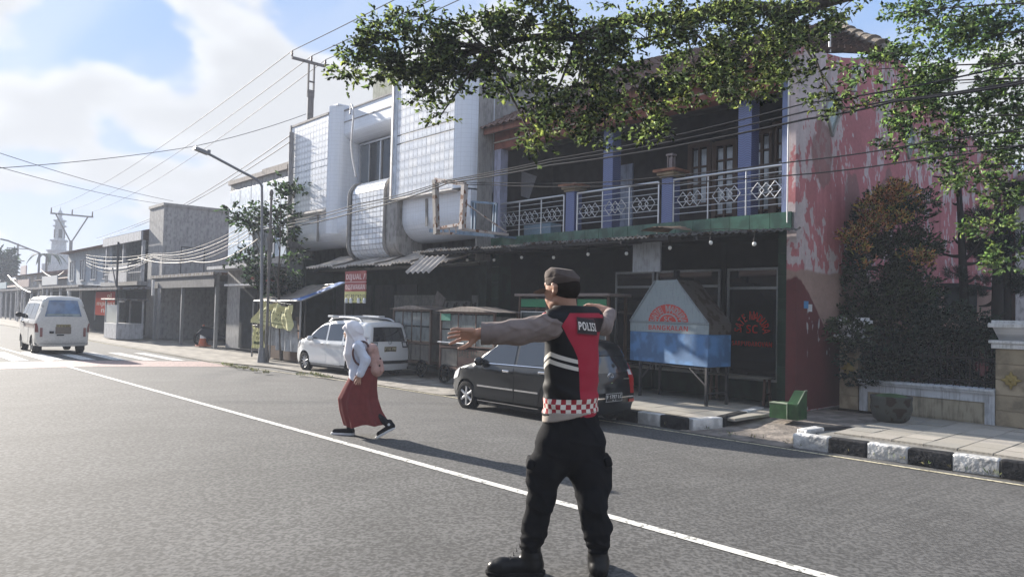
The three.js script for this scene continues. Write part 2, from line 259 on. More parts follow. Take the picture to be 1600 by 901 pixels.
// ---------------------------------------------------------------- pink and green gallery building
const ZF = -12.3, GX0 = -14.35, GX1 = -6.15;
{
  const t = thing('gallery_building', 'two storey building with green tiled balcony, blue columns and peeling pink side wall', 'building', [GX1, 0, ZF], { street: true });
  const blueTile = mat('blue_wave_tile', [0.17, 0.22, 0.46], { map: tex(256, (u, v) => { const w = Math.sin((v * 14 + 0.45 * Math.sin(u * 6.283 * 2)) * 6.283); return w > 0.72 ? 0.95 : 0.52 + 0.12 * fbm(u * 12, v * 12, 3, 12); }, { rep: [2.2, 1.6] }), rough: 0.3, bump: 0.002 });
  const bluePaint = mat('blue_paint', [0.16, 0.21, 0.38], { map: T_streak, rough: 0.6 });
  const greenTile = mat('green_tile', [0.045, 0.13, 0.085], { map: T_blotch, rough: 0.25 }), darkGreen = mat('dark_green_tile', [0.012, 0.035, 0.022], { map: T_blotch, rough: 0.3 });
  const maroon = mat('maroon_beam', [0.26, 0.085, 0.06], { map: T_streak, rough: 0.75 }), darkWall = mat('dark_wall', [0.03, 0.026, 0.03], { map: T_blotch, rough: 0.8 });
  const slabTop = 3.50, slabBot = 3.20, beamY = 5.78;
  M('floor_slab', BB(GX0, GX1 - 0.05, slabBot, slabTop - 0.01, ZF, -17), mat('slab', [0.2, 0.2, 0.2]), t);
  // green tiles on the slab edge, one by one
  for (let i = 0, x = GX0 + 0.02; x < GX1 - 0.1; i++, x += 0.405) { const w = Math.min(0.4, GX1 - 0.06 - x); M('tile', B(w, 0.29, 0.03, x + w / 2, (slabTop + slabBot) / 2, ZF + 0.02, { bev: 0.005, rx: Math.sin(i * 5.1) * 0.01, ry: Math.sin(i * 3.7) * 0.012 }), greenTile, t); }
  // posts and columns
  M('post', BB(GX0 + 0.02, GX0 + 0.27, slabTop, beamY, ZF - 0.02, ZF - 0.27), mat('lilac_tile', [0.42, 0.44, 0.58], { map: T_streak, rough: 0.4 }), t);
  M('post', BB(GX1 - 0.3, GX1 - 0.02, slabTop, 6.05, ZF - 0.02, ZF - 0.3), bluePaint, t);
  M('drain_pipe', [bar(V(GX1 - 0.16, slabTop - 0.2, ZF + 0.03), V(GX1 - 0.16, 6.0, ZF + 0.03), 0.014)], K.white, t);
  for (const x of [-10.78, -7.38]) M('column', BB(x - 0.14, x + 0.14, slabTop, beamY, ZF - 0.35, ZF - 0.63), blueTile, t);
  for (const [a, b] of [[GX1 - 0.36, GX1 - 0.01], [GX0, GX0 + 0.3]]) {
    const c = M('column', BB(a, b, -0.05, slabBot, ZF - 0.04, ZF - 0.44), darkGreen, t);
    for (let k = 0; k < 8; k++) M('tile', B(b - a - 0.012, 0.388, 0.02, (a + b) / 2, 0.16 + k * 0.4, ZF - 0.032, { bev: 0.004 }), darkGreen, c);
  }
  // balustrade piers
  const tan = mat('pier_cap', [0.38, 0.30, 0.20], { map: T_blotch, rough: 0.8 }), capRed = mat('pier_cap_red', [0.30, 0.13, 0.075], { map: T_blotch });
  for (const x of [-11.62, -8.92]) {
    const p = M('pier', BB(x - 0.13, x + 0.13, slabTop, 4.42, ZF - 0.02, ZF - 0.28), blueTile, t);
    M('pier_cap', [BB(x - 0.17, x + 0.17, 4.42, 4.47, ZF + 0.02, ZF - 0.32, { bev: 0.01 }), BB(x - 0.21, x + 0.21, 4.47, 4.53, ZF + 0.06, ZF - 0.36, { bev: 0.012 })], tan, p);
    M('cap_slab', BB(x - 0.27, x + 0.27, 4.53, 4.59, ZF + 0.12, ZF - 0.42, { bev: 0.012 }), capRed, p);
  }
  M('lantern', [BB(-8.99, -8.85, 4.59, 4.62, ZF - 0.08, ZF - 0.22), BB(-8.98, -8.96, 4.62, 4.88, ZF - 0.09, ZF - 0.11), BB(-8.88, -8.86, 4.62, 4.88, ZF - 0.09, ZF - 0.11), BB(-8.98, -8.96, 4.62, 4.88, ZF - 0.19, ZF - 0.21), BB(-8.88, -8.86, 4.62, 4.88, ZF - 0.19, ZF - 0.21), BB(-9.0, -8.84, 4.88, 4.92, ZF - 0.07, ZF - 0.23), BB(-8.955, -8.885, 4.62, 4.85, ZF - 0.115, ZF - 0.185)], mat('lantern', [0.3, 0.25, 0.25]), t);
  // steel railing
  const railY = 4.36, zr = ZF - 0.06;
  for (const [posts] of [[[780, 811.5, 845.5, 881]], [[902, 941, 983, 1029]], [[1052, 1106, 1165.5, 1231]]]) {
    const X = posts.map(p => onZ(p, 340, zr).x);
    const r = M('railing', [bar(V(X[0], railY, zr), V(X[3], railY, zr), 0.027, 0.027, 10)], K.steel, t);
    X.forEach((x, i) => M('railing_post', bar(V(x, slabTop, zr), V(x, railY, zr), i % 3 ? 0.016 : 0.022), K.steel, r));
    for (let k = 1; k < 7; k++) M('railing_bar', bar(V(X[0], slabTop + 0.08 + (railY - slabTop - 0.08) * (k - 0.3) / 6.7, zr), V(X[3], slabTop + 0.08 + (railY - slabTop - 0.08) * (k - 0.3) / 6.7, zr), 0.009, 0.009, 6), K.steel, r);
    for (let i = 0; i < 3; i++) { const cx = (X[i] + X[i + 1]) / 2, cy = 3.94; for (const dx of [-0.17, 0, 0.17]) { const w = 0.13, h = dx ? 0.15 : 0.13, q = [V(cx + dx - w, cy, zr + 0.012), V(cx + dx, cy + h, zr + 0.012), V(cx + dx + w, cy, zr + 0.012), V(cx + dx, cy - h, zr + 0.012)]; M('diamond_bar', q.map((p, k) => bar(p, q[(k + 1) % 4], 0.009, 0.009, 6)), K.steel, r); } }
  }
  // eaves beam and soffit
  M('beam', [BB(GX0, GX1 - 0.31, beamY, 6.22, ZF - 0.03, ZF - 0.33)], maroon, t);
  M('beam_trim', BB(GX0 - 0.05, GX1 - 0.31, beamY + 0.17, beamY + 0.2, ZF - 0.03, ZF + 0.01), mat('trim', [0.55, 0.5, 0.45], { map: T_streak }), t);
  M('soffit', BB(GX0 - 0.2, GX1 - 0.31, 6.22, 6.25, ZF + 0.3, -17), mat('soffit', [0.14, 0.13, 0.12], { map: T_blotch }), t);
  M('fascia', BB(GX0 - 0.2, GX1 - 0.02, 6.12, 6.32, ZF + 0.33, ZF + 0.30), mat('fascia', [0.24, 0.10, 0.07], { map: T_streak }), t);
  // rooms behind the balcony
  const zb = -14.35;
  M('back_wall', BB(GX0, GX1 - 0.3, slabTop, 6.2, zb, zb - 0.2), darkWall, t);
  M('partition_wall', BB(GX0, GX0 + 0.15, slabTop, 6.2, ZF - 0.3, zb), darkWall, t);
  const curtain = mat('curtain_pane', [0.36, 0.40, 0.44], { map: T_streak, rough: 0.12, physical: true, more: { clearcoat: 1, clearcoatRoughness: 0.03 } });
  const unit = (pa, pb, y0, y1, nx, ny) => {
    const x0 = onZ(pa, 270, zb).x, x1 = onZ(pb, 270, zb).x, g = [], f = 0.07, pw = (x1 - x0 - f * (nx + 1)) / nx, ph = (y1 - y0 - f * 0.5 * (ny + 1)) / ny;
    g.push(BB(x0 - 0.06, x0 + 0.05, y0, y1 + 0.1, zb + 0.08, zb), BB(x1 - 0.05, x1 + 0.06, y0, y1 + 0.1, zb + 0.08, zb), BB(x0, x1, y1, y1 + 0.12, zb + 0.075, zb));
    for (let i = 1; i < nx; i++) g.push(BB(x0 + i * (pw + f) - 0.005, x0 + i * (pw + f) + f * 0.7, y0, y1, zb + 0.06, zb));
    for (let j = 0; j < ny; j++) g.push(BB(x0, x1, y0 + j * (ph + f * 0.5), y0 + j * (ph + f * 0.5) + 0.035, zb + 0.055, zb));
    const d = M('balcony_door', g, K.darkWood, t);
    for (let i = 0; i < nx; i++) for (let j = (ny > 4 ? 1 : 0); j < ny; j++) { const h = (j === ny - 1 && i === 1 && nx === 3) ? ph - 0.12 : ph; M('pane', BB(x0 + f + i * (pw + f), x0 + f * 0.8 + pw + i * (pw + f), y0 + j * (ph + f * 0.5) + 0.035, y0 + j * (ph + f * 0.5) + h + 0.02, zb + 0.03, zb + 0.002), curtain, d); }
  };
  unit(1081, 1110, 4.15, 5.45, 2, 3); unit(1119, 1151, 3.55, 5.4, 2, 6); unit(1166, 1208, 3.55, 5.5, 3, 6); unit(1213, 1250, 3.55, 5.6, 3, 6); unit(800, 840, 4.0, 5.4, 2, 4);
  M('light_blue_door', [BB(onZ(946, 300, zb).x, onZ(990, 300, zb).x, slabTop, 5.35, zb + 0.05, zb), BB(onZ(967, 300, zb).x - 0.012, onZ(967, 300, zb).x + 0.012, slabTop, 5.3, zb + 0.062, zb + 0.05)], mat('light_blue_door', [0.30, 0.36, 0.50], { map: T_streak, rough: 0.5 }), t);
  M('light_blue_cabinet', BB(onZ(797, 365, -13.3).x, onZ(860, 365, -13.3).x, slabTop, slabTop + 0.42, -13.3, -13.7, { bev: 0.02 }), mat('cabinet_blue', [0.35, 0.5, 0.62], { rough: 0.5 }), t);
  M('hanging_board', B(0.55, 0.62, 0.02, onZ(820, 262, -13.2).x, 4.98, -13.2, { rz: -0.35, ry: 0.3 }), mat('hang_board', [0.2, 0.2, 0.22]), t);

  // ---- ground floor
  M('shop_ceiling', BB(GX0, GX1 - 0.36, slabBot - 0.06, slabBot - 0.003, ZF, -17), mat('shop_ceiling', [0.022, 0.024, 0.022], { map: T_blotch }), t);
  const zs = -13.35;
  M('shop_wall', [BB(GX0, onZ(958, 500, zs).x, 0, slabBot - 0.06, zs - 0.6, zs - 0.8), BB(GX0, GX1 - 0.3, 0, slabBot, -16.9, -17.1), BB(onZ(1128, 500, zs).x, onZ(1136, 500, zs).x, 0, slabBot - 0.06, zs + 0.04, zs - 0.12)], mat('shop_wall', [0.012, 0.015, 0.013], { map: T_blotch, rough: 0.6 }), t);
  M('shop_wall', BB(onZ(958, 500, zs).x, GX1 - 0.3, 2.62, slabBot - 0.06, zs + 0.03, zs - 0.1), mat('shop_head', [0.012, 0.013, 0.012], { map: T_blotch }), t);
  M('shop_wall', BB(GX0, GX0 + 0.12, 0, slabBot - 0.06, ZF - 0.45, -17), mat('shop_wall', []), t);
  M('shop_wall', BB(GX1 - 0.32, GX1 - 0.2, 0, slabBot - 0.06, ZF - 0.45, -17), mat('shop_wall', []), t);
  const alu = mat('alu_frame', [0.30, 0.31, 0.31], { rough: 0.4, metal: 0.6 });
  const shopWin = (pa, pb, y0, yt, y1, low) => {
    const x0 = onZ(pa, 500, zs).x, x1 = onZ(pb, 500, zs).x, w = 0.05;
    const f = M('shop_window', [BB(x0, x0 + w, y0, y1, zs + 0.03, zs - 0.03), BB(x1 - w, x1, y0, y1, zs + 0.03, zs - 0.03), BB(x0 + w, x1 - w, y1 - w, y1, zs + 0.03, zs - 0.03), BB(x0 + w, x1 - w, yt - w / 2, yt + w / 2, zs + 0.028, zs - 0.028), BB(x0 + w, x1 - w, y0, y0 + w, zs + 0.03, zs - 0.03)], alu, t);
    M('pane', BB(x0 + w, x1 - w, yt + w / 2, y1 - w, zs + 0.004, zs - 0.004), K.darkGlass, f); M('pane', BB(x0 + w, x1 - w, y0 + w, yt - w / 2, zs + 0.004, zs - 0.004), K.darkGlass, f);
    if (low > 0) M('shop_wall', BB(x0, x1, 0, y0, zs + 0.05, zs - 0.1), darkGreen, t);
  };
  shopWin(962, 1022, 0.42, 2.25, 2.6, 1); shopWin(1026, 1126, 0.42, 2.25, 2.6, 1); shopWin(1137, 1218, 0.38, 2.2, 2.6, 1); shopWin(1219, 1246, 0.04, 2.2, 2.6, 0);
  // red lettering on the window glass
  const sun2 = (g, cx, cy, R, col, bg) => {                          // fan of letters round a half sun
    g.fillStyle = col; g.strokeStyle = col; const word = 'SATE MADURA', n = word.length;
    g.beginPath(); g.arc(cx, cy, R, Math.PI, 0); g.arc(cx, cy, R * 0.5, 0, Math.PI, true); g.closePath(); g.fill();
    g.fillStyle = bg; g.font = `bold ${R * 0.40}px sans-serif`; g.textAlign = 'center'; g.textBaseline = 'middle';
    for (let i = 0; i < n; i++) { const a = Math.PI * (1 - (i + 0.5) / n); g.save(); g.translate(cx + Math.cos(a) * R * 0.75, cy - Math.sin(a) * R * 0.75); g.rotate(Math.PI / 2 - a); g.scale(0.72, 1.15); g.fillText(word[i], 0, 0); g.restore(); }
    g.strokeStyle = bg; g.lineWidth = R * 0.025; for (let i = 0; i <= n; i++) { const a = Math.PI * (1 - i / n); g.beginPath(); g.moveTo(cx + Math.cos(a) * R * 0.5, cy - Math.sin(a) * R * 0.5); g.lineTo(cx + Math.cos(a) * R, cy - Math.sin(a) * R); g.stroke(); }
    g.fillStyle = col; g.beginPath(); g.arc(cx, cy, R * 0.42, Math.PI, 0); g.fill(); g.fillStyle = bg; g.font = `bold ${R * 0.36}px sans-serif`; g.fillText('SC', cx, cy - R * 0.18);
  };
  globalThis.sunLogo = sun2;
  { const x0 = onZ(1144, 510, zs).x, x1 = onZ(1209, 510, zs).x, w = x1 - x0, h = w * 1.0;
    const tx = canvasTex(512, 512, (g) => { g.fillStyle = '#060707'; g.fillRect(0, 0, 512, 512); g.fillStyle = '#c22a1c'; const word = 'SATE MADURA', n = word.length; g.textAlign = 'center'; g.textBaseline = 'middle'; g.font = 'bold 120px sans-serif'; for (let i = 0; i < n; i++) { const a = Math.PI * (1 - (i + 0.5) / n); g.save(); g.translate(256 + Math.cos(a) * 175, 320 - Math.sin(a) * 195); g.rotate(Math.PI / 2 - a); g.scale(0.75, 1.1); g.fillText(word[i], 0, 0); g.restore(); } g.font = 'bold 130px sans-serif'; g.fillText('SC', 256, 275); g.font = 'bold 74px sans-serif'; g.fillText('SARPUDAROVAN', 256, 440, 500); });
    M('window_lettering', keepUV(new THREE.BoxGeometry(w, h, 0.003).translate((x0 + x1) / 2, 1.42, zs + 0.012)), new THREE.MeshStandardMaterial({ map: tx, roughness: 0.15 }), t); }

  // ---- peeling side wall, seen along its length
  const peel = tex([1440, 720], (u, v) => {                          // u: 16 m along, v: 8 m up
    const z = u * 16, y = v * 8;
    const wz_ = z + 0.25 * fbm(z * 2, y * 2, 2), vs = fbm(wz_ * 3.1 + 2.3, y * 1.15 + 0.37, 5), fine = fbm(z * 13 + y * 2, y * 6.5, 4), big = fbm(z * 0.62 + y * 0.2 + 3.4, y * 0.5 - z * 0.1 + 0.3, 4);
    let edge = 0.572 + 0.04 * sstep(2.5, 9, z) - 0.04 * sstep(2.2, 0.2, z) - 0.06 * sstep(4.6, 6.2, y) * sstep(2.5, 0.8, z);
    const k = 0.8 * sstep(edge - 0.012, edge + 0.018, 0.33 * vs + 0.33 * fine + 0.34 * big + 0.045);
    const tone = 0.8 + 0.4 * fbm(z * 2, y * 2, 4) - 0.2 * fbm(z * 25, y * 25, 2);
    let c = [lerp(0.46, 0.58, k), lerp(0.165, 0.55, k), lerp(0.18, 0.56, k)].map(q => q * tone);
    const st = sstep(0.5, 0.75, fbm(z * 5, y * 0.5, 4, 0, 9.9)); c = c.map((q, i) => q * (1 - st * [0.18, 0.22, 0.22][i]));
    for (const [ez, ey, rz, ry] of [[0.95, 4.72, 0.36, 0.62], [2.25, 3.95, 0.34, 0.60], [4.05, 4.15, 0.5, 0.62]]) { const wob = 0.7 * (fbm(z * 4, y * 2.4, 4) - 0.5); const d = Math.hypot((z - ez) / rz, (y - ey) / ry) + wob, q = sstep(1.06, 0.94, d); c = [lerp(c[0], 0.23 * tone, 0.8 * q), lerp(c[1], 0.125 * tone, 0.8 * q), lerp(c[2], 0.12 * tone, 0.8 * q)]; }
    const yb = 2.45 + 0.12 * (fbm(z * 2.5, 3.3, 3) - 0.5) + 0.03 * fine; const q = sstep(yb + 0.03, yb - 0.03, y); c = [lerp(c[0], 0.33 * tone, q), lerp(c[1], 0.22 * tone, q), lerp(c[2], 0.185 * tone, q)];
    const ym = z < 1.1 ? lerp(2.35, 1.45, Math.pow(z / 1.1, 1.4)) : 1.42 + 0.02 * Math.sin(z); const q2 = sstep(ym + 0.025, ym - 0.025, y + 0.06 * (fine - 0.5)); const wst = sstep(0.70, 0.76, fbm(z * 9, y * 4, 4, 0, 6.6));
    c = [lerp(c[0], lerp(0.115, 0.45, wst) * tone, q2), lerp(c[1], lerp(0.020, 0.44, wst) * tone, q2), lerp(c[2], lerp(0.022, 0.44, wst) * tone, q2)];
    return c;
  });
  peel.wrapS = THREE.ClampToEdgeWrapping;
  const peelMat = new THREE.MeshStandardMaterial({ map: peel, roughness: 0.85, bumpMap: B_rough, bumpScale: 0.006 });
  const prof = [[12.3, -0.3], [28, -0.3], [28, 6.2], [22, 6.5], [16.9, 7.33], [15.2, 6.92], [14.1, 6.66], [12.6, 6.46], [12.3, 6.4]];
  const gw = prism(prof, 0.18).rotateY(Math.PI / 2);                  // shape x -> -z
  gw.translate(GX1 - 0.18, 0, 0);
  { const p = gw.attributes.position, uv = new Float32Array(p.count * 2); for (let i = 0; i < p.count; i++) { uv[2 * i] = (-p.getZ(i) - 12.3 + (GX1 - p.getX(i))) / 16; uv[2 * i + 1] = p.getY(i) / 8; } gw.setAttribute('uv', new THREE.BufferAttribute(uv, 2)); gw.userData.keepUV = true; }
  const side = M('side_wall', gw, peelMat, t, { label: 'pink wall with peeling paint and bare brown patches' });
  // diamond windows
  const dgl = mat('diamond_glass', [0.25, 0.32, 0.32], { rough: 0.15, map: T_grain });
  for (const [px, py] of [[1300, 173], [1420, 215]]) {
    const c = onX(px, py, GX1), a = 0.30, b = 0.48, q = [V(0, b, 0), V(0, 0, a), V(0, -b, 0), V(0, 0, -a)].map(p => p.add(c).setX(GX1 + 0.015));
    const w = M('diamond_window', q.map((p, k) => beam(p, q[(k + 1) % 4], 0.05, 0.05)), K.dirtyConcrete, side);
    M('pane', keepUV(new THREE.BufferGeometry().setFromPoints([q[0], q[3], q[1], q[1], q[3], q[2]].map(p => p.clone().setX(GX1 + 0.006))).setAttribute('uv', new THREE.Float32BufferAttribute(new Array(12).fill(0.5), 2))), dgl, w);
  }
  { const a = onX(1344, 112, GX1 + 0.08), b = onX(1335, 143, GX1 + 0.08); const m = V(GX1 + 0.08, a.y, b.z); M('drain_pipe', tube([V(GX1 - 0.1, a.y + 0.02, a.z - 0.1), a, m, b.clone().setZ(m.z)], 0.055, 20, 10), mat('pvc', [0.5, 0.52, 0.55], { rough: 0.4 }), t); }
  // lean-to opening further along the wall
  { const a = onX(1476, 447, GX1), b = onX(1524, 492, GX1); M('wall_vent', [BB(GX1, GX1 + 0.05, b.y, a.y, a.z, b.z), BB(GX1, GX1 + 0.45, a.y, a.y + 0.06, a.z + 0.3, b.z - 0.3)], mat('vent', [0.05, 0.06, 0.06]), side); }
  for (const [px, py, m] of [[1260, 476, 'note_blue'], [1266, 481, 'note_white']]) { const c = onX(px, py, GX1 + 0.006); M('paper_notice', B(0.008, 0.13, 0.16, c.x, c.y, c.z), mat(m, m === 'note_blue' ? [0.08, 0.25, 0.5] : [0.6, 0.62, 0.64]), side); }

  // ---- tiled roof
  const tileM = [[0.20, 0.125, 0.10], [0.165, 0.11, 0.095], [0.235, 0.145, 0.115], [0.14, 0.10, 0.09]].map((c, i) => mat('rooftile' + i, c, { map: T_blotch, rough: 0.85 }));
  const capM = mat('ridge_cap', [0.22, 0.185, 0.15], { map: T_blotch, rough: 0.9, bump: 0.01, bumpMap: B_rough });
  const pB = onX(1392, 84, GX1 - 0.05), pA = onD(1296, 36, pB.clone().sub(V(0, EYE, 0)).length() * 0.95 + 1.6), pL = V(GX0 - 0.3, 9.35, -17.6);
  const topAt = x => x > pA.x ? pB.clone().lerp(pA, (x - pB.x) / (pA.x - pB.x)) : pA.clone().lerp(pL, Math.pow((x - pA.x) / (pL.x - pA.x), 0.8));
  const onRoof = (x, v, lift = 0) => { const e = V(x, 6.27, ZF + 0.42), q = topAt(Math.min(x, pB.x)); q.x = x; return e.lerp(q, v).add(V(0, lift, 0)); };
  const L = 0.30, Wt = 0.235;
  const roof = M('roof', [gridGeo(24, 2, (u, v) => onRoof(lerp(GX0 - 0.3, GX1 - 0.05, u), v, -0.03))], tileM[1], t);
  const tg = (() => { const g = gridGeo(6, 1, (u, v) => V((u - 0.5) * Wt * 1.06, 0.028 * Math.cos(u * 6.283) + 0.03 - 0.028 * v, (0.5 - v) * L * 1.2)); const lip = gridGeo(6, 1, (u, v) => V((u - 0.5) * Wt * 1.06, 0.028 * Math.cos(u * 6.283) + 0.03 - 0.02 * (1 - v), 0.6 * L)); return flat([g, lip]); })();
  const r = rngOf(11), rest = [[], [], [], []]; let n = 0; const cells = [];
  for (let i = 0; i < 36; i++) { const x = GX1 - 0.14 - i * Wt; if (x < GX0 - 0.3) continue; const len = onRoof(x, 0).distanceTo(onRoof(x, 1)), N = Math.floor(len / L); for (let j = 0; j < N; j++) cells.push([i, j, x, (j + 0.5) / N]); }
  cells.sort((a, b) => (a[0] * 0.7 + a[1] * 0.9) - (b[0] * 0.7 + b[1] * 0.9));
  const off = shift.get(t);
  for (const [i, j, x, v] of cells) {
    const k = Math.floor(r() * 4), p = onRoof(x, v, 0.0), q = onRoof(x, v + 0.02), sl = Math.atan2(q.y - p.y, -(q.z - p.z)), ry = (r() - 0.5) * 0.03;
    if (n++ < 260) { const m = new THREE.Mesh(tg, tileM[k]); m.name = 'roof_tile'; m.position.copy(p).sub(off); m.rotation.set(sl, ry, 0); m.castShadow = m.receiveShadow = true; roof.add(m); }
    else rest[k].push(tg.clone().rotateX(sl).rotateY(ry).translate(p.x, p.y, p.z));
  }
  M('roof_tiles', mergeGeometries(rest.flat()), tileM[0], roof, { kind: 'stuff', raw: true });
  const nC = 8;
  for (let i = 0; i < nC; i++) { const a = pB.clone().lerp(pA, i / nC), b = pB.clone().lerp(pA, (i + 1.2) / nC), big = i > 0 && i < 3 ? 1.25 : 1; M('ridge_cap', orient(new THREE.CylinderGeometry(0.12 * big, 0.185 * big, a.distanceTo(b), 14, 1), a, b), capM, roof); }
  M('roof_bracket', [bar(onX(1297, 82, GX1 - 0.08), onX(1297, 40, GX1 - 0.08), 0.025)], K.white, t);
}
// ---------------------------------------------------------------- things at the gallery's foot
{
  // long sheet-metal canopy
  const c = thing('canopy', 'long dark corrugated metal canopy with bright edge under the green balcony', 'canopy', [-11, 0, -11.8], { street: true });
  const sheet = mat('canopy_sheet', [0.17, 0.175, 0.18], { map: T_rust, rough: 0.5, metal: 0.3 });
  const P = [onZ(645, 393, -10.95), onZ(1040, 366, -11.25), onZ(1247, 357, -12.22)], at = x => x < P[1].x ? P[0].clone().lerp(P[1], (x - P[0].x) / (P[1].x - P[0].x)) : P[1].clone().lerp(P[2], (x - P[1].x) / (P[2].x - P[1].x));
  const N = 12; for (let i = 0; i < N; i++) {
    const xa = lerp(P[0].x, P[2].x, i / N), xb = lerp(P[0].x, P[2].x, (i + 1.06) / N);
    const f = (u, v, o) => { const x = lerp(xa, xb, u), e = at(Math.min(x, P[2].x)); return V(x, lerp(e.y, 3.17, v) + 0.018 * Math.cos(u * 6.283 * 8) + o + (i % 2) * 0.006 + 0.01 * Math.sin(i * 7.7), lerp(e.z + 0.05 * Math.sin(i * 4.1), ZF + 0.04, v)); };
    M('roofing_sheet', [gridGeo(48, 2, (u, v) => f(u, v, 0)), gridGeo(48, 1, (u, v) => { const p = f(u, 0, 0); p.y += (v - 1) * 0.035; return p; })], sheet, c);
  }
  M('purlin', [0.1, 0.5, 0.9].map(k => beam(at(P[0].x + 0.1).lerp(V(P[0].x + 0.1, 3.17, ZF), k).add(V(0, -0.06, 0)), at(P[1].x).lerp(V(P[1].x, 3.17, ZF), k).add(V(0, -0.06, 0)), 0.04, 0.06)), K.darkSteel, c);
  for (let i = 0; i < 6; i++) { const x = lerp(P[0].x + 0.5, P[1].x + 0.5, i / 5), e = at(x); M('rafter', beam(V(x, e.y - 0.1, e.z - 0.02), V(x, 3.1, ZF + 0.02), 0.04, 0.06), K.darkSteel, c); }
  const tp = tag(M('tarpaulin', gridGeo(10, 6, (u, v) => { const a = onZ(lerp(1008, 1046, u), lerp(364, 358, u), -11.35), q = V(a.x, a.y + 0.16 * Math.sin(Math.PI * (0.15 + 0.75 * u)) * (0.4 + 0.6 * v) + 0.01 * Math.sin(u * 30), lerp(-11.2, -12.1, v)); return q; }), mat('tarp_brown', [0.24, 0.17, 0.12], { map: T_blotch, rough: 0.9 })), 'brown tarpaulin lying folded on top of the metal canopy', 'tarpaulin');
  // bulbs on their cable
  const bl = [[660, 407], [692, 407], [730, 406], [772, 406], [815, 402], [865, 402], [919, 397], [979, 396], [1047, 387], [1111, 379], [1179, 381]];
  const bulbM = mat('bulb', [0.75, 0.75, 0.72], { rough: 0.25, map: null }), z = -11.5;
  const bulbLabels = ['unlit white bulb at the left end of the row, left of the striped awning end', 'second unlit bulb from the left end of the row under the canopy', 'third unlit bulb from the left end of the row under the canopy', 'fourth unlit bulb from the left end of the row, below the balcony corner post', 'fifth unlit bulb from the left, above the gap left of the officer', 'unlit bulb directly above the officer\'s cap', 'unlit bulb just right of the officer\'s cap', 'unlit bulb just left of the blank grey hanging board', 'unlit bulb just right of the blank grey hanging board', 'second unlit bulb from the right end of the row, above the kiosk\'s right side', 'unlit bulb at the right end of the row near the pink wall'];
  bl.forEach(([x, y], i) => { const p = onZ(x, y, z); const b = thing('light_bulb', bulbLabels[i], 'bulb', p, { group: 'bulbs hanging under the canopy' }); M('glass', new THREE.SphereGeometry(0.036, 14, 10).scale(1, 1.1, 1), bulbM, b); M('socket', [cyl(0.02, 0.022, 0.07, 0, 0.03, 0, 10)], K.black, b); M('cord', bar(V(0, 0.09, 0), V(0, 0.24, 0), 0.006), K.black, b); });
  tag(M('bulb_cable', tube(bl.map(([x, y]) => onZ(x, y, z).add(V(0, 0.24, 0))), 0.008, 60, 5), K.black), 'black cable strung under the canopy carrying the row of bulbs', 'cable');
  const sg = onZ(1011, 401, -11.9); const hb = thing('hanging_sign', 'blank pale grey sign board hanging under the canopy', 'sign', sg); const hw = onZ(1033, 401, -11.9).x - onZ(990, 401, -11.9).x, hh = onZ(1011, 377, -11.9).y - onZ(1011, 425, -11.9).y;
  M('board', B(hw, hh, 0.05, 0, 0, 0, { bev: 0.008 }), mat('sign_grey', [0.36, 0.39, 0.43], { map: T_streak, rough: 0.5 }), hb); M('hanger', [bar(V(-hw * 0.35, hh / 2, 0), V(-hw * 0.35, hh / 2 + 0.16, 0), 0.012), bar(V(hw * 0.35, hh / 2, 0), V(hw * 0.35, hh / 2 + 0.16, 0), 0.012)], K.darkSteel, hb);
}
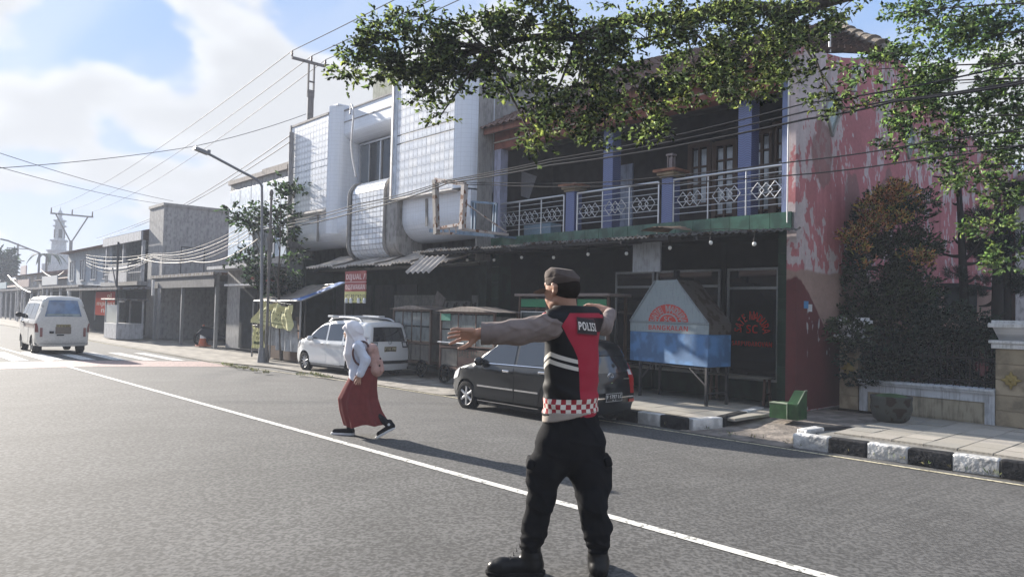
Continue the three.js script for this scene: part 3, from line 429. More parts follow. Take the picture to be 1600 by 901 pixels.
{
  // house-shaped grilling kiosk
  const fr = onY(1107, 635, SW), y0 = onD(1106, 574, 1).y, f2 = d => { const q = onZ(1106, 574, fr.z); return q; };
  const bR = onZ(1106, 574, fr.z), ang = 0.16, dir = V(-Math.cos(ang), 0, -Math.sin(ang));
  // left end: where the photograph's left edge meets the kiosk's front
  const ryL = ray(984, 562), den = ryL.x * dir.z - ryL.z * dir.x, sL = (bR.x * ryL.z * -1 + bR.z * ryL.x) / -den; // along dir
  const Wd = Math.abs(sL), D = 0.62, k = thing('food_kiosk', 'blue and grey house-shaped food kiosk with red sun lettering on dark legs', 'kiosk', [bR.x, SW, bR.z]);
  k.rotation.y = -ang; // local x runs right along the front, z toward the road; origin at the front right corner
  const h = py => { const q = onZ(1106, py, fr.z); return q.y; };
  const yb = h(574), yBlue = h(523), yBox = h(505), yTop = h(437) + 0.02, xa = -Wd * 0.66, xb = -Wd * 0.40;
  const blue = mat('kiosk_blue', [0.085, 0.22, 0.46], { map: T_blotch, rough: 0.55 }), gr = mat('kiosk_grey', [0.25, 0.29, 0.32], { map: T_streak, rough: 0.6 });
  M('box', [BB(-Wd, 0, yb, yBlue, 0, -D, { bev: 0.01 })], blue, k);
  const logo = canvasTex(1024, 768, (g, w, hh) => {
    g.fillStyle = '#8b989e'; g.fillRect(0, 0, w, hh); const r = rngOf(3);
    for (let i = 0; i < 700; i++) { g.fillStyle = `rgba(${r() < 0.5 ? '60,66,70' : '150,160,165'},${0.03 + r() * 0.06})`; const x = r() * w, y = r() * hh; g.fillRect(x, y, 2 + r() * 16, 10 + r() * 130); }
    sunLogo(g, w * 0.51, hh * 0.80, w * 0.255, '#b8372c', '#8f979a');
    g.fillStyle = '#b03428'; g.font = 'bold 96px sans-serif'; g.textAlign = 'center'; g.textBaseline = 'middle'; g.fillText('BANGKALAN', w * 0.51, hh * 0.91, w * 0.52);
    g.strokeStyle = '#3c4347'; g.lineWidth = 4; g.beginPath(); g.moveTo(0, hh * 0.825); g.lineTo(w, hh * 0.825); g.stroke();
  });
  const frontShape = [[-Wd, yBlue + 0.003], [0, yBlue + 0.003], [0, yBox], [xb + 0.02, yTop], [xa, yTop], [-Wd, yBox]];
  const fg = prism(frontShape, 0.025); { const p = fg.attributes.position, uv = new Float32Array(p.count * 2); for (let i = 0; i < p.count; i++) { uv[2 * i] = (p.getX(i) + Wd) / Wd; uv[2 * i + 1] = (p.getY(i) - yBlue) / (yTop - yBlue); } fg.setAttribute('uv', new THREE.BufferAttribute(uv, 2)); fg.userData.keepUV = true; }
  M('front_board', fg.translate(0, 0, -0.026), new THREE.MeshStandardMaterial({ map: logo, roughness: 0.6 }), k);
  M('hood', [prism(frontShape, D - 0.03).translate(0, 0, -D)], mat('kiosk_hood', [0.10, 0.085, 0.075], { map: T_rust, rough: 0.7 }), k);
  M('hood_edge', [beam(V(0, yBox, 0.006), V(xb + 0.02, yTop, 0.006), 0.02, 0.03), beam(V(-Wd, yBox, 0.006), V(xa, yTop, 0.006), 0.02, 0.03), BB(-Wd, 0, yBox - 0.008, yBox + 0.008, 0, 0.012)], gr, k);
  M('chimney_cap', [BB(xa + 0.05, xb - 0.02, yTop, yTop + 0.06, -0.1, -D + 0.1), cyl(0.07, 0.06, 0.14, (xa + xb) / 2, yTop + 0.06, -D / 2)], K.black, k);
  for (const [x, z] of [[-0.06, -0.04], [-0.06, -D + 0.04], [-Wd + 0.28, -0.04], [-Wd + 0.28, -D + 0.04]]) M('leg', B(0.045, yb, 0.045, x, yb / 2, z), K.darkSteel, k);
  M('stretcher', [B(0.03, 0.03, D - 0.1, -0.06, 0.22, -D / 2), B(Wd - 0.4, 0.03, 0.03, -Wd / 2 + 0.1, yb - 0.03, -0.05), beam(V(-0.5, yb - 0.03, -0.05), V(-0.08, yb - 0.34, -0.05), 0.025), beam(V(-Wd + 0.6, yb - 0.03, -0.05), V(-Wd + 0.3, yb - 0.34, -0.05), 0.025)], K.darkSteel, k);
}
{
  // green tiled step block beside the pink wall
  const c = onY(1216, 652, SW), g = thing('planter_step', 'green tiled step block with sloping top at the foot of the pink wall', 'planter', [c.x, SW, c.z]);
  const gt = mat('step_green', [0.03, 0.09, 0.03], { map: T_blotch, rough: 0.35 }), tr = mat('step_trim', [0.28, 0.34, 0.24], { map: T_blotch });
  g.scale.setScalar(0.66);
  M('lower_block', BB(-0.15, 0.3, 0, 0.36, 0.15, -0.5, { bev: 0.006 }), gt, g); M('upper_block', prism([[0.0, 0], [0.48, 0], [0.48, 0.68], [0.36, 0.68], [0.0, 0.38]], 0.26).rotateY(Math.PI / 2).translate(0.30, 0, 0.12), gt, g);
  M('trim', [beam(V(0.565, 0.69, -0.24), V(0.565, 0.395, 0.11), 0.02, 0.03), beam(V(0.565, 0.69, -0.24), V(0.565, 0.69, -0.36), 0.02, 0.03)], tr, g); M('trim', [BB(-0.16, 0.31, 0.36, 0.38, 0.16, -0.1), BB(0.30, 0.32, 0, 0.36, 0.15, 0.165)], tr, g);
  // bench under the window
  const b0 = onZ(1109, 585, -12.75), b1 = onZ(1207, 592, -12.75), b = thing('bench', 'narrow dark wooden bench in front of the lettered window', 'bench', [(b0.x + b1.x) / 2, SW, -12.75]); const bl = b1.x - b0.x;
  M('seat', [B(bl, 0.03, 0.13, 0, 0.5, -0.08, { bev: 0.006 }), B(bl, 0.03, 0.13, 0, 0.5, 0.07, { bev: 0.006 })], mat('bench_wood', [0.2, 0.19, 0.17], { map: T_wood }), b);
  for (const x of [-bl / 2 + 0.1, bl / 2 - 0.1]) M('leg', [beam(V(x, 0, -0.12), V(x, 0.48, -0.08), 0.04), beam(V(x, 0, 0.12), V(x, 0.48, 0.08), 0.04), B(0.03, 0.03, 0.2, x, 0.2, 0)], K.darkWood, b);
  // glazed food cart behind the officer
  const q = onZ(890, 520, -11.9), x0 = onZ(824, 500, -11.9).x, x1 = onZ(966, 500, -11.9).x, cw = x1 - x0, ct = thing('food_cart', 'dark wooden glazed food cart with green panels behind the traffic officer', 'cart', [(x0 + x1) / 2, SW, -11.9]);
  const yT = onZ(930, 459, -11.9).y;
  M('frame', [BB(-cw / 2, cw / 2, 0.72, 0.78, -0.3, 0.3), ...[-1, -0.33, 0.33, 1].map(s => BB(s * (cw / 2 - 0.03) - 0.025, s * (cw / 2 - 0.03) + 0.025, 0.4, yT - 0.06, 0.25, 0.3)), ...[-1, 1].map(s => BB(s * (cw / 2 - 0.03) - 0.025, s * (cw / 2 - 0.03) + 0.025, 0.4, yT - 0.06, -0.25, -0.3)), BB(-cw / 2, cw / 2, yT - 0.36, yT - 0.33, 0.25, 0.29), BB(-cw / 2, cw / 2, 0.4, 0.45, -0.3, 0.3)], K.darkWood, ct);
  M('roof', BB(-cw / 2 - 0.06, cw / 2 + 0.06, yT - 0.06, yT, -0.36, 0.38, { bev: 0.01 }), mat('cart_roof', [0.3, 0.24, 0.22], { map: T_wood }), ct);
  for (let i = 0; i < 3; i++) { const a = -cw / 2 + 0.07 + i * (cw - 0.1) / 3, e = a + (cw - 0.1) / 3 - 0.06; M('green_panel', BB(a, e, yT - 0.3, yT - 0.12, 0.262, 0.28), mat('cart_green', [0.03, 0.25, 0.12], { rough: 0.3 }), ct); M('pane', BB(a, e, 0.82, yT - 0.4, 0.265, 0.272), mat('cart_glass', [0.10, 0.12, 0.125], { rough: 0.1, map: null }), ct); }
  M('pane_frame', [0, 1, 2].flatMap(i => { const a = -cw / 2 + 0.07 + i * (cw - 0.1) / 3, e = a + (cw - 0.1) / 3 - 0.06; return [BB(a, e, 0.8, 0.82, 0.26, 0.285), BB(a, e, yT - 0.42, yT - 0.4, 0.26, 0.285), BB(a, a + 0.015, 0.82, yT - 0.42, 0.26, 0.285), BB(e - 0.015, e, 0.82, yT - 0.42, 0.26, 0.285)]; }), K.white, ct);
  for (const [x, z] of [[-1, 1], [1, 1], [-1, -1], [1, -1]]) M('leg', B(0.05, 0.42, 0.05, x * (cw / 2 - 0.05), 0.21, z * 0.26), K.darkWood, ct);
}

// ---------------------------------------------------------------- white tiled building
{
  const ZW = -11.4, t = thing('tiled_building', 'white tiled two storey building with curved tile bay and two large blank wall panels', 'building', [-19, 0, ZW], { street: true });
  const tileW = [[0.80, 0.83, 0.88], [0.76, 0.80, 0.86], [0.84, 0.86, 0.89], [0.73, 0.77, 0.84]].map((c, i) => mat('whitetile' + i, c, { map: T_streak, rough: 0.22 }));
  const gridTile = mat('tile_sheet', [0.72, 0.77, 0.85], { map: tex(256, (u, v) => { const a = (u * 8) % 1, b = (v * 8) % 1; return (a < 0.05 || b < 0.05) ? 0.80 : 0.92 + 0.08 * fbm(u * 8, v * 8, 2, 8); }, { rep: [1 / 0.96, 1 / 0.96] }), rough: 0.25 });
  const grout = mat('grout', [0.66, 0.70, 0.76], { map: T_blotch, rough: 0.9 });
  const con = mat('side_concrete', [0.33, 0.32, 0.31], { map: T_streak, rough: 0.95, bump: 0.006, bumpMap: B_rough });
  const trimW = mat('panel_frame', [0.74, 0.70, 0.66], { map: T_streak, rough: 0.4 }), capM = mat('parapet_cap', [0.30, 0.29, 0.29], { map: T_streak });
  const r = rngOf(21);
  const tiles = (parent, x0, x1, y0, y1, z, tw, th, single) => {
    const nx = Math.round((x1 - x0) / tw), ny = Math.round((y1 - y0) / th), w = (x1 - x0) / nx, h = (y1 - y0) / ny, all = [];
    const g0 = flat(new RoundedBoxGeometry(w - 0.006, h - 0.006, 0.016, 1, 0.003));
    for (let j = 0; j < ny; j++) for (let i = 0; i < nx; i++) {
      const c = V(x0 + (i + 0.5) * w, y0 + (j + 0.5) * h, z + 0.001 + (r() - 0.5) * 0.002), rx = (r() - 0.5) * 0.010, ry = (r() - 0.5) * 0.022;
      if (single) { const m = new THREE.Mesh(g0, tileW[Math.floor(r() * 4)]); m.name = 'tile'; m.position.copy(c).sub(shift.get(t)); m.rotation.set(rx, ry, 0); m.castShadow = m.receiveShadow = true; parent.add(m); }
      else all.push(g0.clone().rotateX(rx).rotateY(ry).translate(c.x, c.y, c.z));
    }
    if (!single) M('tiles', mergeGeometries(all), tileW[0], parent, { kind: 'stuff', raw: true });
  };
  const xa = -24.2, xb = -21.5, xc = -17.65, xd = -14.85, xe = -14.4;
  // body behind the panels
  M('wall', [BB(xa, xe, 3.0, 7.9, -12.35, -14.6), BB(xa, xe, -0.05, 3.0, -13.2, -13.4)], con, t);
  M('wall', BB(xa, xe, 7.9, 7.95, -12.3, -14.65), capM, t);
  // right panel (tiles one by one) and left panel
  const pr = M('wall_panel', [BB(xc, xd, 4.73, 8.12, ZW, -12.4)], grout, t);
  const stripes = [6.245, 6.49];
  for (const [a, b, th] of [[4.76, stripes[0] - 0.015, 0.24], [stripes[0] + 0.015, stripes[1] - 0.015, 0.24], [stripes[1] + 0.015, 8.10, 0.24]]) tiles(pr, xc + 0.17, xd, a, b, ZW, 0.21, th, true);
  M('panel_edge', [BB(xc, xc + 0.17, 4.73, 8.12, ZW + 0.02, ZW)], mat('panel_edge_blue', [0.52, 0.58, 0.67], { map: T_streak, rough: 0.3 }), pr);
  M('panel_frame', [BB(xc - 0.08, xc, 4.69, 8.14, ZW + 0.05, -12.3)], trimW, pr);
  M('panel_frame', [BB(xc - 0.08, xd + 0.02, 4.69, 4.73, ZW + 0.05, -12.3), ], trimW, pr);
  M('groove', stripes.map(y => BB(xc, xd, y - 0.014, y + 0.014, ZW + 0.003, ZW - 0.01)), K.darkSteel, pr);
  const pl = M('wall_panel', [BB(xa, xb, 4.80, 7.86, ZW, -12.4)], grout, t);
  for (const [a, b] of [[4.83, 6.18], [6.21, 6.40], [6.43, 7.84]]) tiles(pl, xa + 0.05, xb, a, b, ZW, 0.2, 0.2, false);
  M('panel_frame', [BB(xa - 0.03, xa + 0.05, 3.7, 7.95, ZW + 0.04, -12.3), BB(xa, xb, 7.86, 7.93, ZW + 0.03, -12.4)], capM, pl);
  M('panel_frame', BB(xa, xb, 4.74, 4.80, ZW + 0.05, -12.3), trimW, pl);
  // rounded corners of the panels
  const quarter = (x, y0, y1, rad, sx) => gridGeo(10, 1, (u, v) => V(x + sx * rad * Math.sin(u * Math.PI / 2), lerp(y0, y1, sx > 0 ? v : 1 - v), ZW - rad + rad * Math.cos(u * Math.PI / 2)));
  M('rounded_corner', [quarter(xd, 4.73, 8.12, 0.45, 1), BB(xe - 0.02, xe, 3.2, 8.12, ZW - 0.45, -12.35)], gridTile, t);
  M('rounded_corner', [quarter(xb, 4.0, 8.12, 0.38, 1), BB(xb + 0.36, xb + 0.38, 4.0, 8.12, ZW - 0.38, -12.4), BB(xb, xb + 0.38, 8.12, 8.16, ZW - 0.1, -12.4)], gridTile, t);
  M('side_pier', BB(xe - 0.01, xe + 0.03, 2.9, 8.3, -11.82, -12.3), con, t);
  // parapet band over the recessed window, rounded below
  const bandProf = []; for (let i = 0; i <= 8; i++) { const a = i / 8 * Math.PI / 2; bandProf.push([-12.25 + 0.5 * Math.cos(a) - 0 , 6.98 + 0.3 - 0.3 * Math.sin(a)]); }
  const band = prism([[12.7, 7.95], [11.75, 7.95], [11.75, 7.28], ...bandProf.map(([z, y]) => [-z, y]), [12.7, 6.98]].map(p => p), xc - xb - 0.38 - 0.08).rotateY(Math.PI / 2).translate(xb + 0.38, 0, 0);
  M('parapet_band', band, gridTile, t);
  M('parapet_cap', [BB(xb + 0.38, xc - 0.08, 7.95, 7.99, -11.72, -12.6), BB(xb + 0.38, xc - 0.08, 7.58, 7.61, -11.735, -11.76)], capM, t);
  // window
  const wz = -12.3, wx0 = onZ(563, 240, wz).x, wx1 = onZ(614, 240, wz).x, wm = (wx0 + wx1) / 2, aluL = mat('alu_light', [0.55, 0.57, 0.60], { rough: 0.35, metal: 0.7 });
  const wf = M('window', [BB(wx0, wx0 + 0.06, 5.55, 6.92, wz + 0.05, wz - 0.03), BB(wx0, wx1, 6.88, 6.94, wz + 0.06, wz - 0.03), BB(wx0, wx1, 5.52, 5.57, wz + 0.06, wz - 0.03), BB(wm + 0.30, wm + 0.37, 5.57, 6.88, wz + 0.06, wz - 0.03), BB(wm - 0.38, wm - 0.34, 5.57, 6.88, wz + 0.04, wz - 0.03)], aluL, t);
  M('pane', BB(wx0 + 0.06, wm - 0.38, 5.57, 6.88, wz + 0.012, wz), mat('sky_glass', [0.06, 0.08, 0.1], { rough: 0.03, map: null, physical: true, more: { specularIntensity: 1, ior: 2.2 } }), wf);
  M('pane', BB(wm - 0.34, wm + 0.30, 5.57, 6.88, wz + 0.012, wz), K.darkGlass, wf); M('pane', BB(wm + 0.37, wx1, 5.57, 6.88, wz + 0.012, wz), K.darkGlass, wf);
  M('window_reveal', BB(xb + 0.38, wx0, 4.6, 7.0, -12.34, -12.32), mat('reveal', [0.3, 0.32, 0.36], { map: T_streak }), t);
  M('drain_pipe', tube([onZ(547, 178, -11.5), onZ(549, 162, -11.6), onZ(552, 176, -11.55), onZ(549, 230, -11.5), onZ(556, 276, -11.5)], 0.03, 30, 8), mat('pvc_grey', [0.55, 0.55, 0.56], { rough: 0.5 }), t);
  // tiled bay, rounded top and bottom, run through along the street
  const bz = -11.45, bx0 = onZ(546, 340, bz).x, bx1 = onZ(601, 340, bz).x, bx2 = bx1 + 0.62, yt = onZ(575, 280, bz).y, yb = onZ(575, 402, bz).y, R = 0.42;
  const prof = []; for (let i = 0; i <= 8; i++) { const a = i / 8 * Math.PI / 2; prof.push([-bz + R - R * Math.sin(a), yt - R + R * Math.cos(a)]); } for (let i = 0; i <= 8; i++) { const a = i / 8 * Math.PI / 2; prof.push([-bz + R - R * Math.cos(a), yb + R - R * Math.sin(a)]); }
  const bay = M('bay', prism([[12.5, yt], ...prof, [12.5, yb]], bx2 - bx0).rotateY(Math.PI / 2).translate(bx0, 0, 0), con, t);
  { // bay tiles follow the rounded profile
    const path = new THREE.CurvePath(); const pts = prof.map(p => V(0, p[1], -p[0])); let len = [0]; for (let i = 1; i < pts.length; i++) len.push(len[i - 1] + pts[i].distanceTo(pts[i - 1]));
    const at = s => { let i = 1; while (i < len.length - 1 && len[i] < s) i++; const k = clamp((s - len[i - 1]) / (len[i] - len[i - 1])); return [pts[i - 1].clone().lerp(pts[i], k), pts[i].clone().sub(pts[i - 1]).normalize()]; };
    const T = len.at(-1), ny = Math.round(T / 0.155), nx = 9, x0 = bx0 + 0.14, w = (bx1 - 0.04 - x0) / nx, h = T / ny, g0 = flat(new THREE.BoxGeometry(w - 0.016, h - 0.016, 0.02)), k = [];
    let c = 0; for (let j = 0; j < ny; j++) { const [p, d] = at((j + 0.5) * h), ang = Math.atan2(d.z, -d.y); for (let i = 0; i < nx; i++) { const m = new THREE.Mesh(g0, tileW[Math.floor(r() * 4)]); m.name = 'tile'; m.position.set(x0 + (i + 0.5) * w, p.y, p.z).sub(shift.get(t)); m.rotation.set(-ang + (r() - 0.5) * 0.03, (r() - 0.5) * 0.03, 0); m.castShadow = m.receiveShadow = true; bay.add(m); } }
    M('bay_rib', [bx0 + 0.06, bx1].map(x => { const g = gridGeo(1, 40, (u, v) => { const [p, d] = at(v * T); return V(x + (u - 0.5) * 0.1, p.y, p.z + 0.035); }); return g; }), capM, bay);
    M('bay_rib', tube(pts.map(p => V(bx0 + 0.02, p.y, p.z + 0.03)), 0.06, 50, 8), con, bay); M('bay_rib', tube(pts.map(p => V(bx1 + 0.03, p.y, p.z + 0.03)), 0.045, 50, 8), con, bay);
  }
  // rounded bellies under the panels
  const belly = (x0, x1, top, bot) => { const p = [[12.9, top], [11.62, top]]; const h = top - bot; p.push([11.62, bot + h * 0.55]); for (let i = 1; i <= 10; i++) { const a = i / 10 * Math.PI / 2; p.push([11.62 + 0.75 * (1 - Math.cos(a)), bot + h * 0.55 * (1 - Math.sin(a))]); } p.push([12.9, bot]); return prism(p, x1 - x0).rotateY(Math.PI / 2).translate(x0, 0, 0); };
  M('rounded_belly', belly(bx2 + 0.02, xe, 4.69, 3.52), gridTile, t);
  M('rounded_belly', belly(xa, bx0 - 0.02, 4.74, 3.62), gridTile, t);
  M('belly_crack', [BB(-22.5, -22.38, 3.8, 4.7, -11.61, -11.63)], con, t); M('peeled_strip', [B(0.09, 0.75, 0.02, onZ(666, 340, -11.6).x, 4.25, -11.60, { rz: 0.06 })], K.dirtyConcrete, t);
  M('wall', BB(xa, xe, 2.9, 3.62, -12.35, -13.3), con, t);
  M('box', BB(onZ(616, 385, -12.3).x, onZ(650, 385, -12.3).x, 3.05, 3.5, -12.2, -12.35), mat('white_box', [0.55, 0.57, 0.6], { map: T_streak }), t);
  M('flue', [bar(onZ(455, 207, ZW + 0.1), onZ(452, 335, ZW + 0.1), 0.075, 0.075, 10)], capM, t);
  M('roof_room', [BB(onZ(583, 120, -13.2).x, onZ(624, 120, -13.2).x, 7.9, onZ(583, 118, -13.2).y, -13.2, -14.4)], mat('roof_room', [0.25, 0.27, 0.22], { map: T_streak }), t);
  // ground floor
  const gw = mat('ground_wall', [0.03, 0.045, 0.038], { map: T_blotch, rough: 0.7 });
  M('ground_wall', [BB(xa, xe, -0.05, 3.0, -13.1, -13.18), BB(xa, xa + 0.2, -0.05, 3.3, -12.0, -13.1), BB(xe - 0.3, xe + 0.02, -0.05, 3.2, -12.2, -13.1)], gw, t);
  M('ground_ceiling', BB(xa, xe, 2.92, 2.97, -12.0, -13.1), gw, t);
  const board = mat('board_grey', [0.22, 0.235, 0.235], { map: T_streak, rough: 0.7 });
  for (const [a, b, c, d] of [[617, 690, 461, 482], [738, 765, 461, 484], [615, 632, 486, 560], [690, 735, 470, 482]]) { const p = onZ(a, c, -13.07), q = onZ(b, d, -13.07); M('wall_board', BB(p.x, q.x, q.y, p.y, -13.05, -13.1), board, t); }
  M('shutter', [0, 1, 2, 3].map(i => BB(xa + 0.5 + i * 1.3, xa + 1.6 + i * 1.3, 0, 2.4, -13.06, -13.1)), mat('shutter', [0.05, 0.055, 0.057], { map: T_streak, rough: 0.5 }), t);

  // things hung on it or standing in front
  const aw = thing('awning', 'faded corrugated awning sagging over the ground floor of the tiled building', 'awning', [-18, 2.9, -11.5], { street: true });
  const p0 = onZ(480, 418, -10.9), p1 = onZ(693, 406, -10.75), sheet = mat('awning_sheet', [0.40, 0.37, 0.34], { map: T_streak, rough: 0.85 });
  for (let k = 0; k < 9; k++) { const a = lerp(p0.x, p1.x, k / 9), b = lerp(p0.x, p1.x, (k + 1.05) / 9), dy = 0.03 * Math.sin(k * 2.3); const f = (u, v, o) => V(lerp(a, b, u), lerp(lerp(p0.y, p1.y, (k + u) / 9), 3.3, v) + 0.022 * Math.cos(u * 6.283 * 5) + dy + o - 0.06 * Math.sin(v * 3.14), lerp(-10.85 + 0.04 * Math.sin(k * 5.1), -12.1, v)); M('roofing_sheet', [gridGeo(40, 3, (u, v) => f(u, v, 0)), gridGeo(40, 1, (u, v) => { const q = f(u, 0, 0); q.y -= 0.03 * (1 - v); return q; })], sheet, aw); }
  { const c = onZ(672, 403, -10.6); M('roofing_sheet', gridGeo(40, 3, (u, v) => V(lerp(c.x - 0.55, c.x + 0.55, u), c.y + 0.05 - 0.42 * (1 - v) + 0.03 * Math.cos(u * 6.283 * 5), lerp(-10.25, -10.75, v))), sheet, aw); }
  M('post', [p0.x + 0.3, (p0.x + p1.x) / 2, p1.x - 0.3].map(x => bar(V(x, 2.75, -10.95), V(x, 3.2, -12.2), 0.02)), K.darkSteel, aw);
  // sale sign: board with three bands and four jars under it
  const sA = onZ(540, 424, -10.85), sB = onZ(571, 473, -10.85), sw = sB.x - sA.x, sh = sA.y - sB.y, sg = thing('sale_sign', 'red and yellow sale and rental board hanging from the awning', 'sign', [(sA.x + sB.x) / 2, sB.y, -10.85]);
  const st = canvasTex(512, 512, g => { const b = (y, h, bg, fg, s, f) => { g.fillStyle = bg; g.fillRect(0, y, 512, h); g.fillStyle = fg; g.font = `bold ${f}px sans-serif`; g.textAlign = 'center'; g.textBaseline = 'middle'; g.fillText(s, 256, y + h / 2 + 4, 490); }; b(0, 180, '#8a3032', '#cdbdbd', 'DIJUAL /', 120); b(180, 150, '#8f3b3c', '#cdbdbd', 'DISEWAKAN', 110); b(330, 182, '#b3b172', '#2c3226', '078-08121215', 130); g.fillStyle = '#eee'; g.fillRect(0, 176, 512, 5); });
  M('board', keepUV(new THREE.BoxGeometry(sw, sh, 0.03).translate(0, sh / 2, 0)), new THREE.MeshStandardMaterial({ map: st, roughness: 0.5 }), sg);
  M('hanger', [bar(V(-sw * 0.4, sh, 0), V(-sw * 0.4, sh + 0.2, 0), 0.008), bar(V(sw * 0.4, sh, 0), V(sw * 0.4, sh + 0.2, 0), 0.008)], K.darkSteel, sg);
  const jarM = mat('jar', [0.55, 0.58, 0.62], { rough: 0.15, map: null }), jl = ['leftmost of the four small white lanterns under the sale sign', 'second from the left of the four small lanterns under the sale sign', 'third from the left of the four small lanterns under the sale sign', 'rightmost of the four small white lanterns under the sale sign'];
  [541, 548, 560, 569].forEach((x, i) => { const a = onZ(x, 468, -10.8), l = thing('hanging_lantern', jl[i], 'lantern', a, { group: 'small lanterns under the sale sign' }); M('glass', lathe([[0, -0.1], [0.045, -0.1], [0.05, -0.06], [0.045, 0.02], [0.02, 0.05]], 12), jarM, l); M('cord', bar(V(0, 0.05, 0), V(0, 0.14, 0), 0.006), K.darkSteel, l); });
  // rusty empty sign frame and blue frame
  const rf = thing('sign_frame', 'empty rusty square sign frame standing out from the tiled building', 'frame', onZ(702, 362, -10.75), { street: true });
  const q = [onZ(680, 281, -10.75), onZ(726, 287, -10.75), onZ(722, 358, -10.75), onZ(682, 366, -10.75)];
  M('frame_bar', [beam(q[0], q[3], 0.12, 0.12)], mat('peeled_white', [0.5, 0.47, 0.44], { map: T_rust, rough: 0.8 }), rf); M('frame_bar', beam(q[0], q[1], 0.1, 0.1), K.rust, rf); M('frame_bar', beam(q[1], q[2], 0.12, 0.12), K.rust, rf); M('frame_bar', beam(q[2].clone().add(V(0, 0.12, 0)), q[3].clone().add(V(0, 0.14, 0)), 0.07, 0.07), K.rust, rf);
  M('strut', [0.25, 0.5, 0.75].map(k => { const p = q[3].clone().lerp(q[2], k).add(V(0, 0.1, 0)); return bar(p, p.clone().add(V(0, -0.16, -0.02)), 0.015); }), K.rust, rf);
  M('bracket', beam(q[3].clone().add(V(0, 0.02, 0)), V(q[3].x + 0.2, q[3].y + 0.1, -11.7), 0.06), K.rust, rf); M('bracket', [beam(q[2], V(q[2].x + 0.35, q[2].y - 0.05, -11.9), 0.06), beam(q[1].clone().lerp(q[2], 0.4), V(q[1].x + 0.35, q[2].y, -11.8), 0.03)], K.rust, rf);
  const bf = thing('sign_frame', 'blue painted empty frame beside the left end of the balcony', 'frame', onZ(757, 368, -11.6), { street: true }), bp = [onZ(738, 315, -11.6), onZ(776, 318, -11.6), onZ(774, 368, -11.6), onZ(737, 366, -11.6)], bm = mat('frame_blue', [0.20, 0.30, 0.42], { map: T_streak, rough: 0.5 });
  bp.forEach((p, k) => M('frame_bar', beam(p, bp[(k + 1) % 4], 0.05, 0.05), bm, bf)); M('frame_bar', beam(bp[0].clone().add(V(0.12, 0, 0)), bp[3].clone().add(V(0.12, 0, 0)), 0.04), bm, bf); M('frame_bar', beam(bp[1].clone().add(V(-0.1, 0, 0)), bp[2].clone().add(V(-0.1, 0, 0)), 0.04), bm, bf);
  M('bracket', beam(onZ(672, 360, -11.0), bp[2].clone(), 0.07, 0.09), bm, bf); M('bracket', beam(bp[2], V(bp[2].x, bp[2].y, ZF), 0.05), bm, bf); M('bracket', beam(bp[3], V(bp[3].x, bp[3].y, -11.9), 0.05), bm, bf);
}
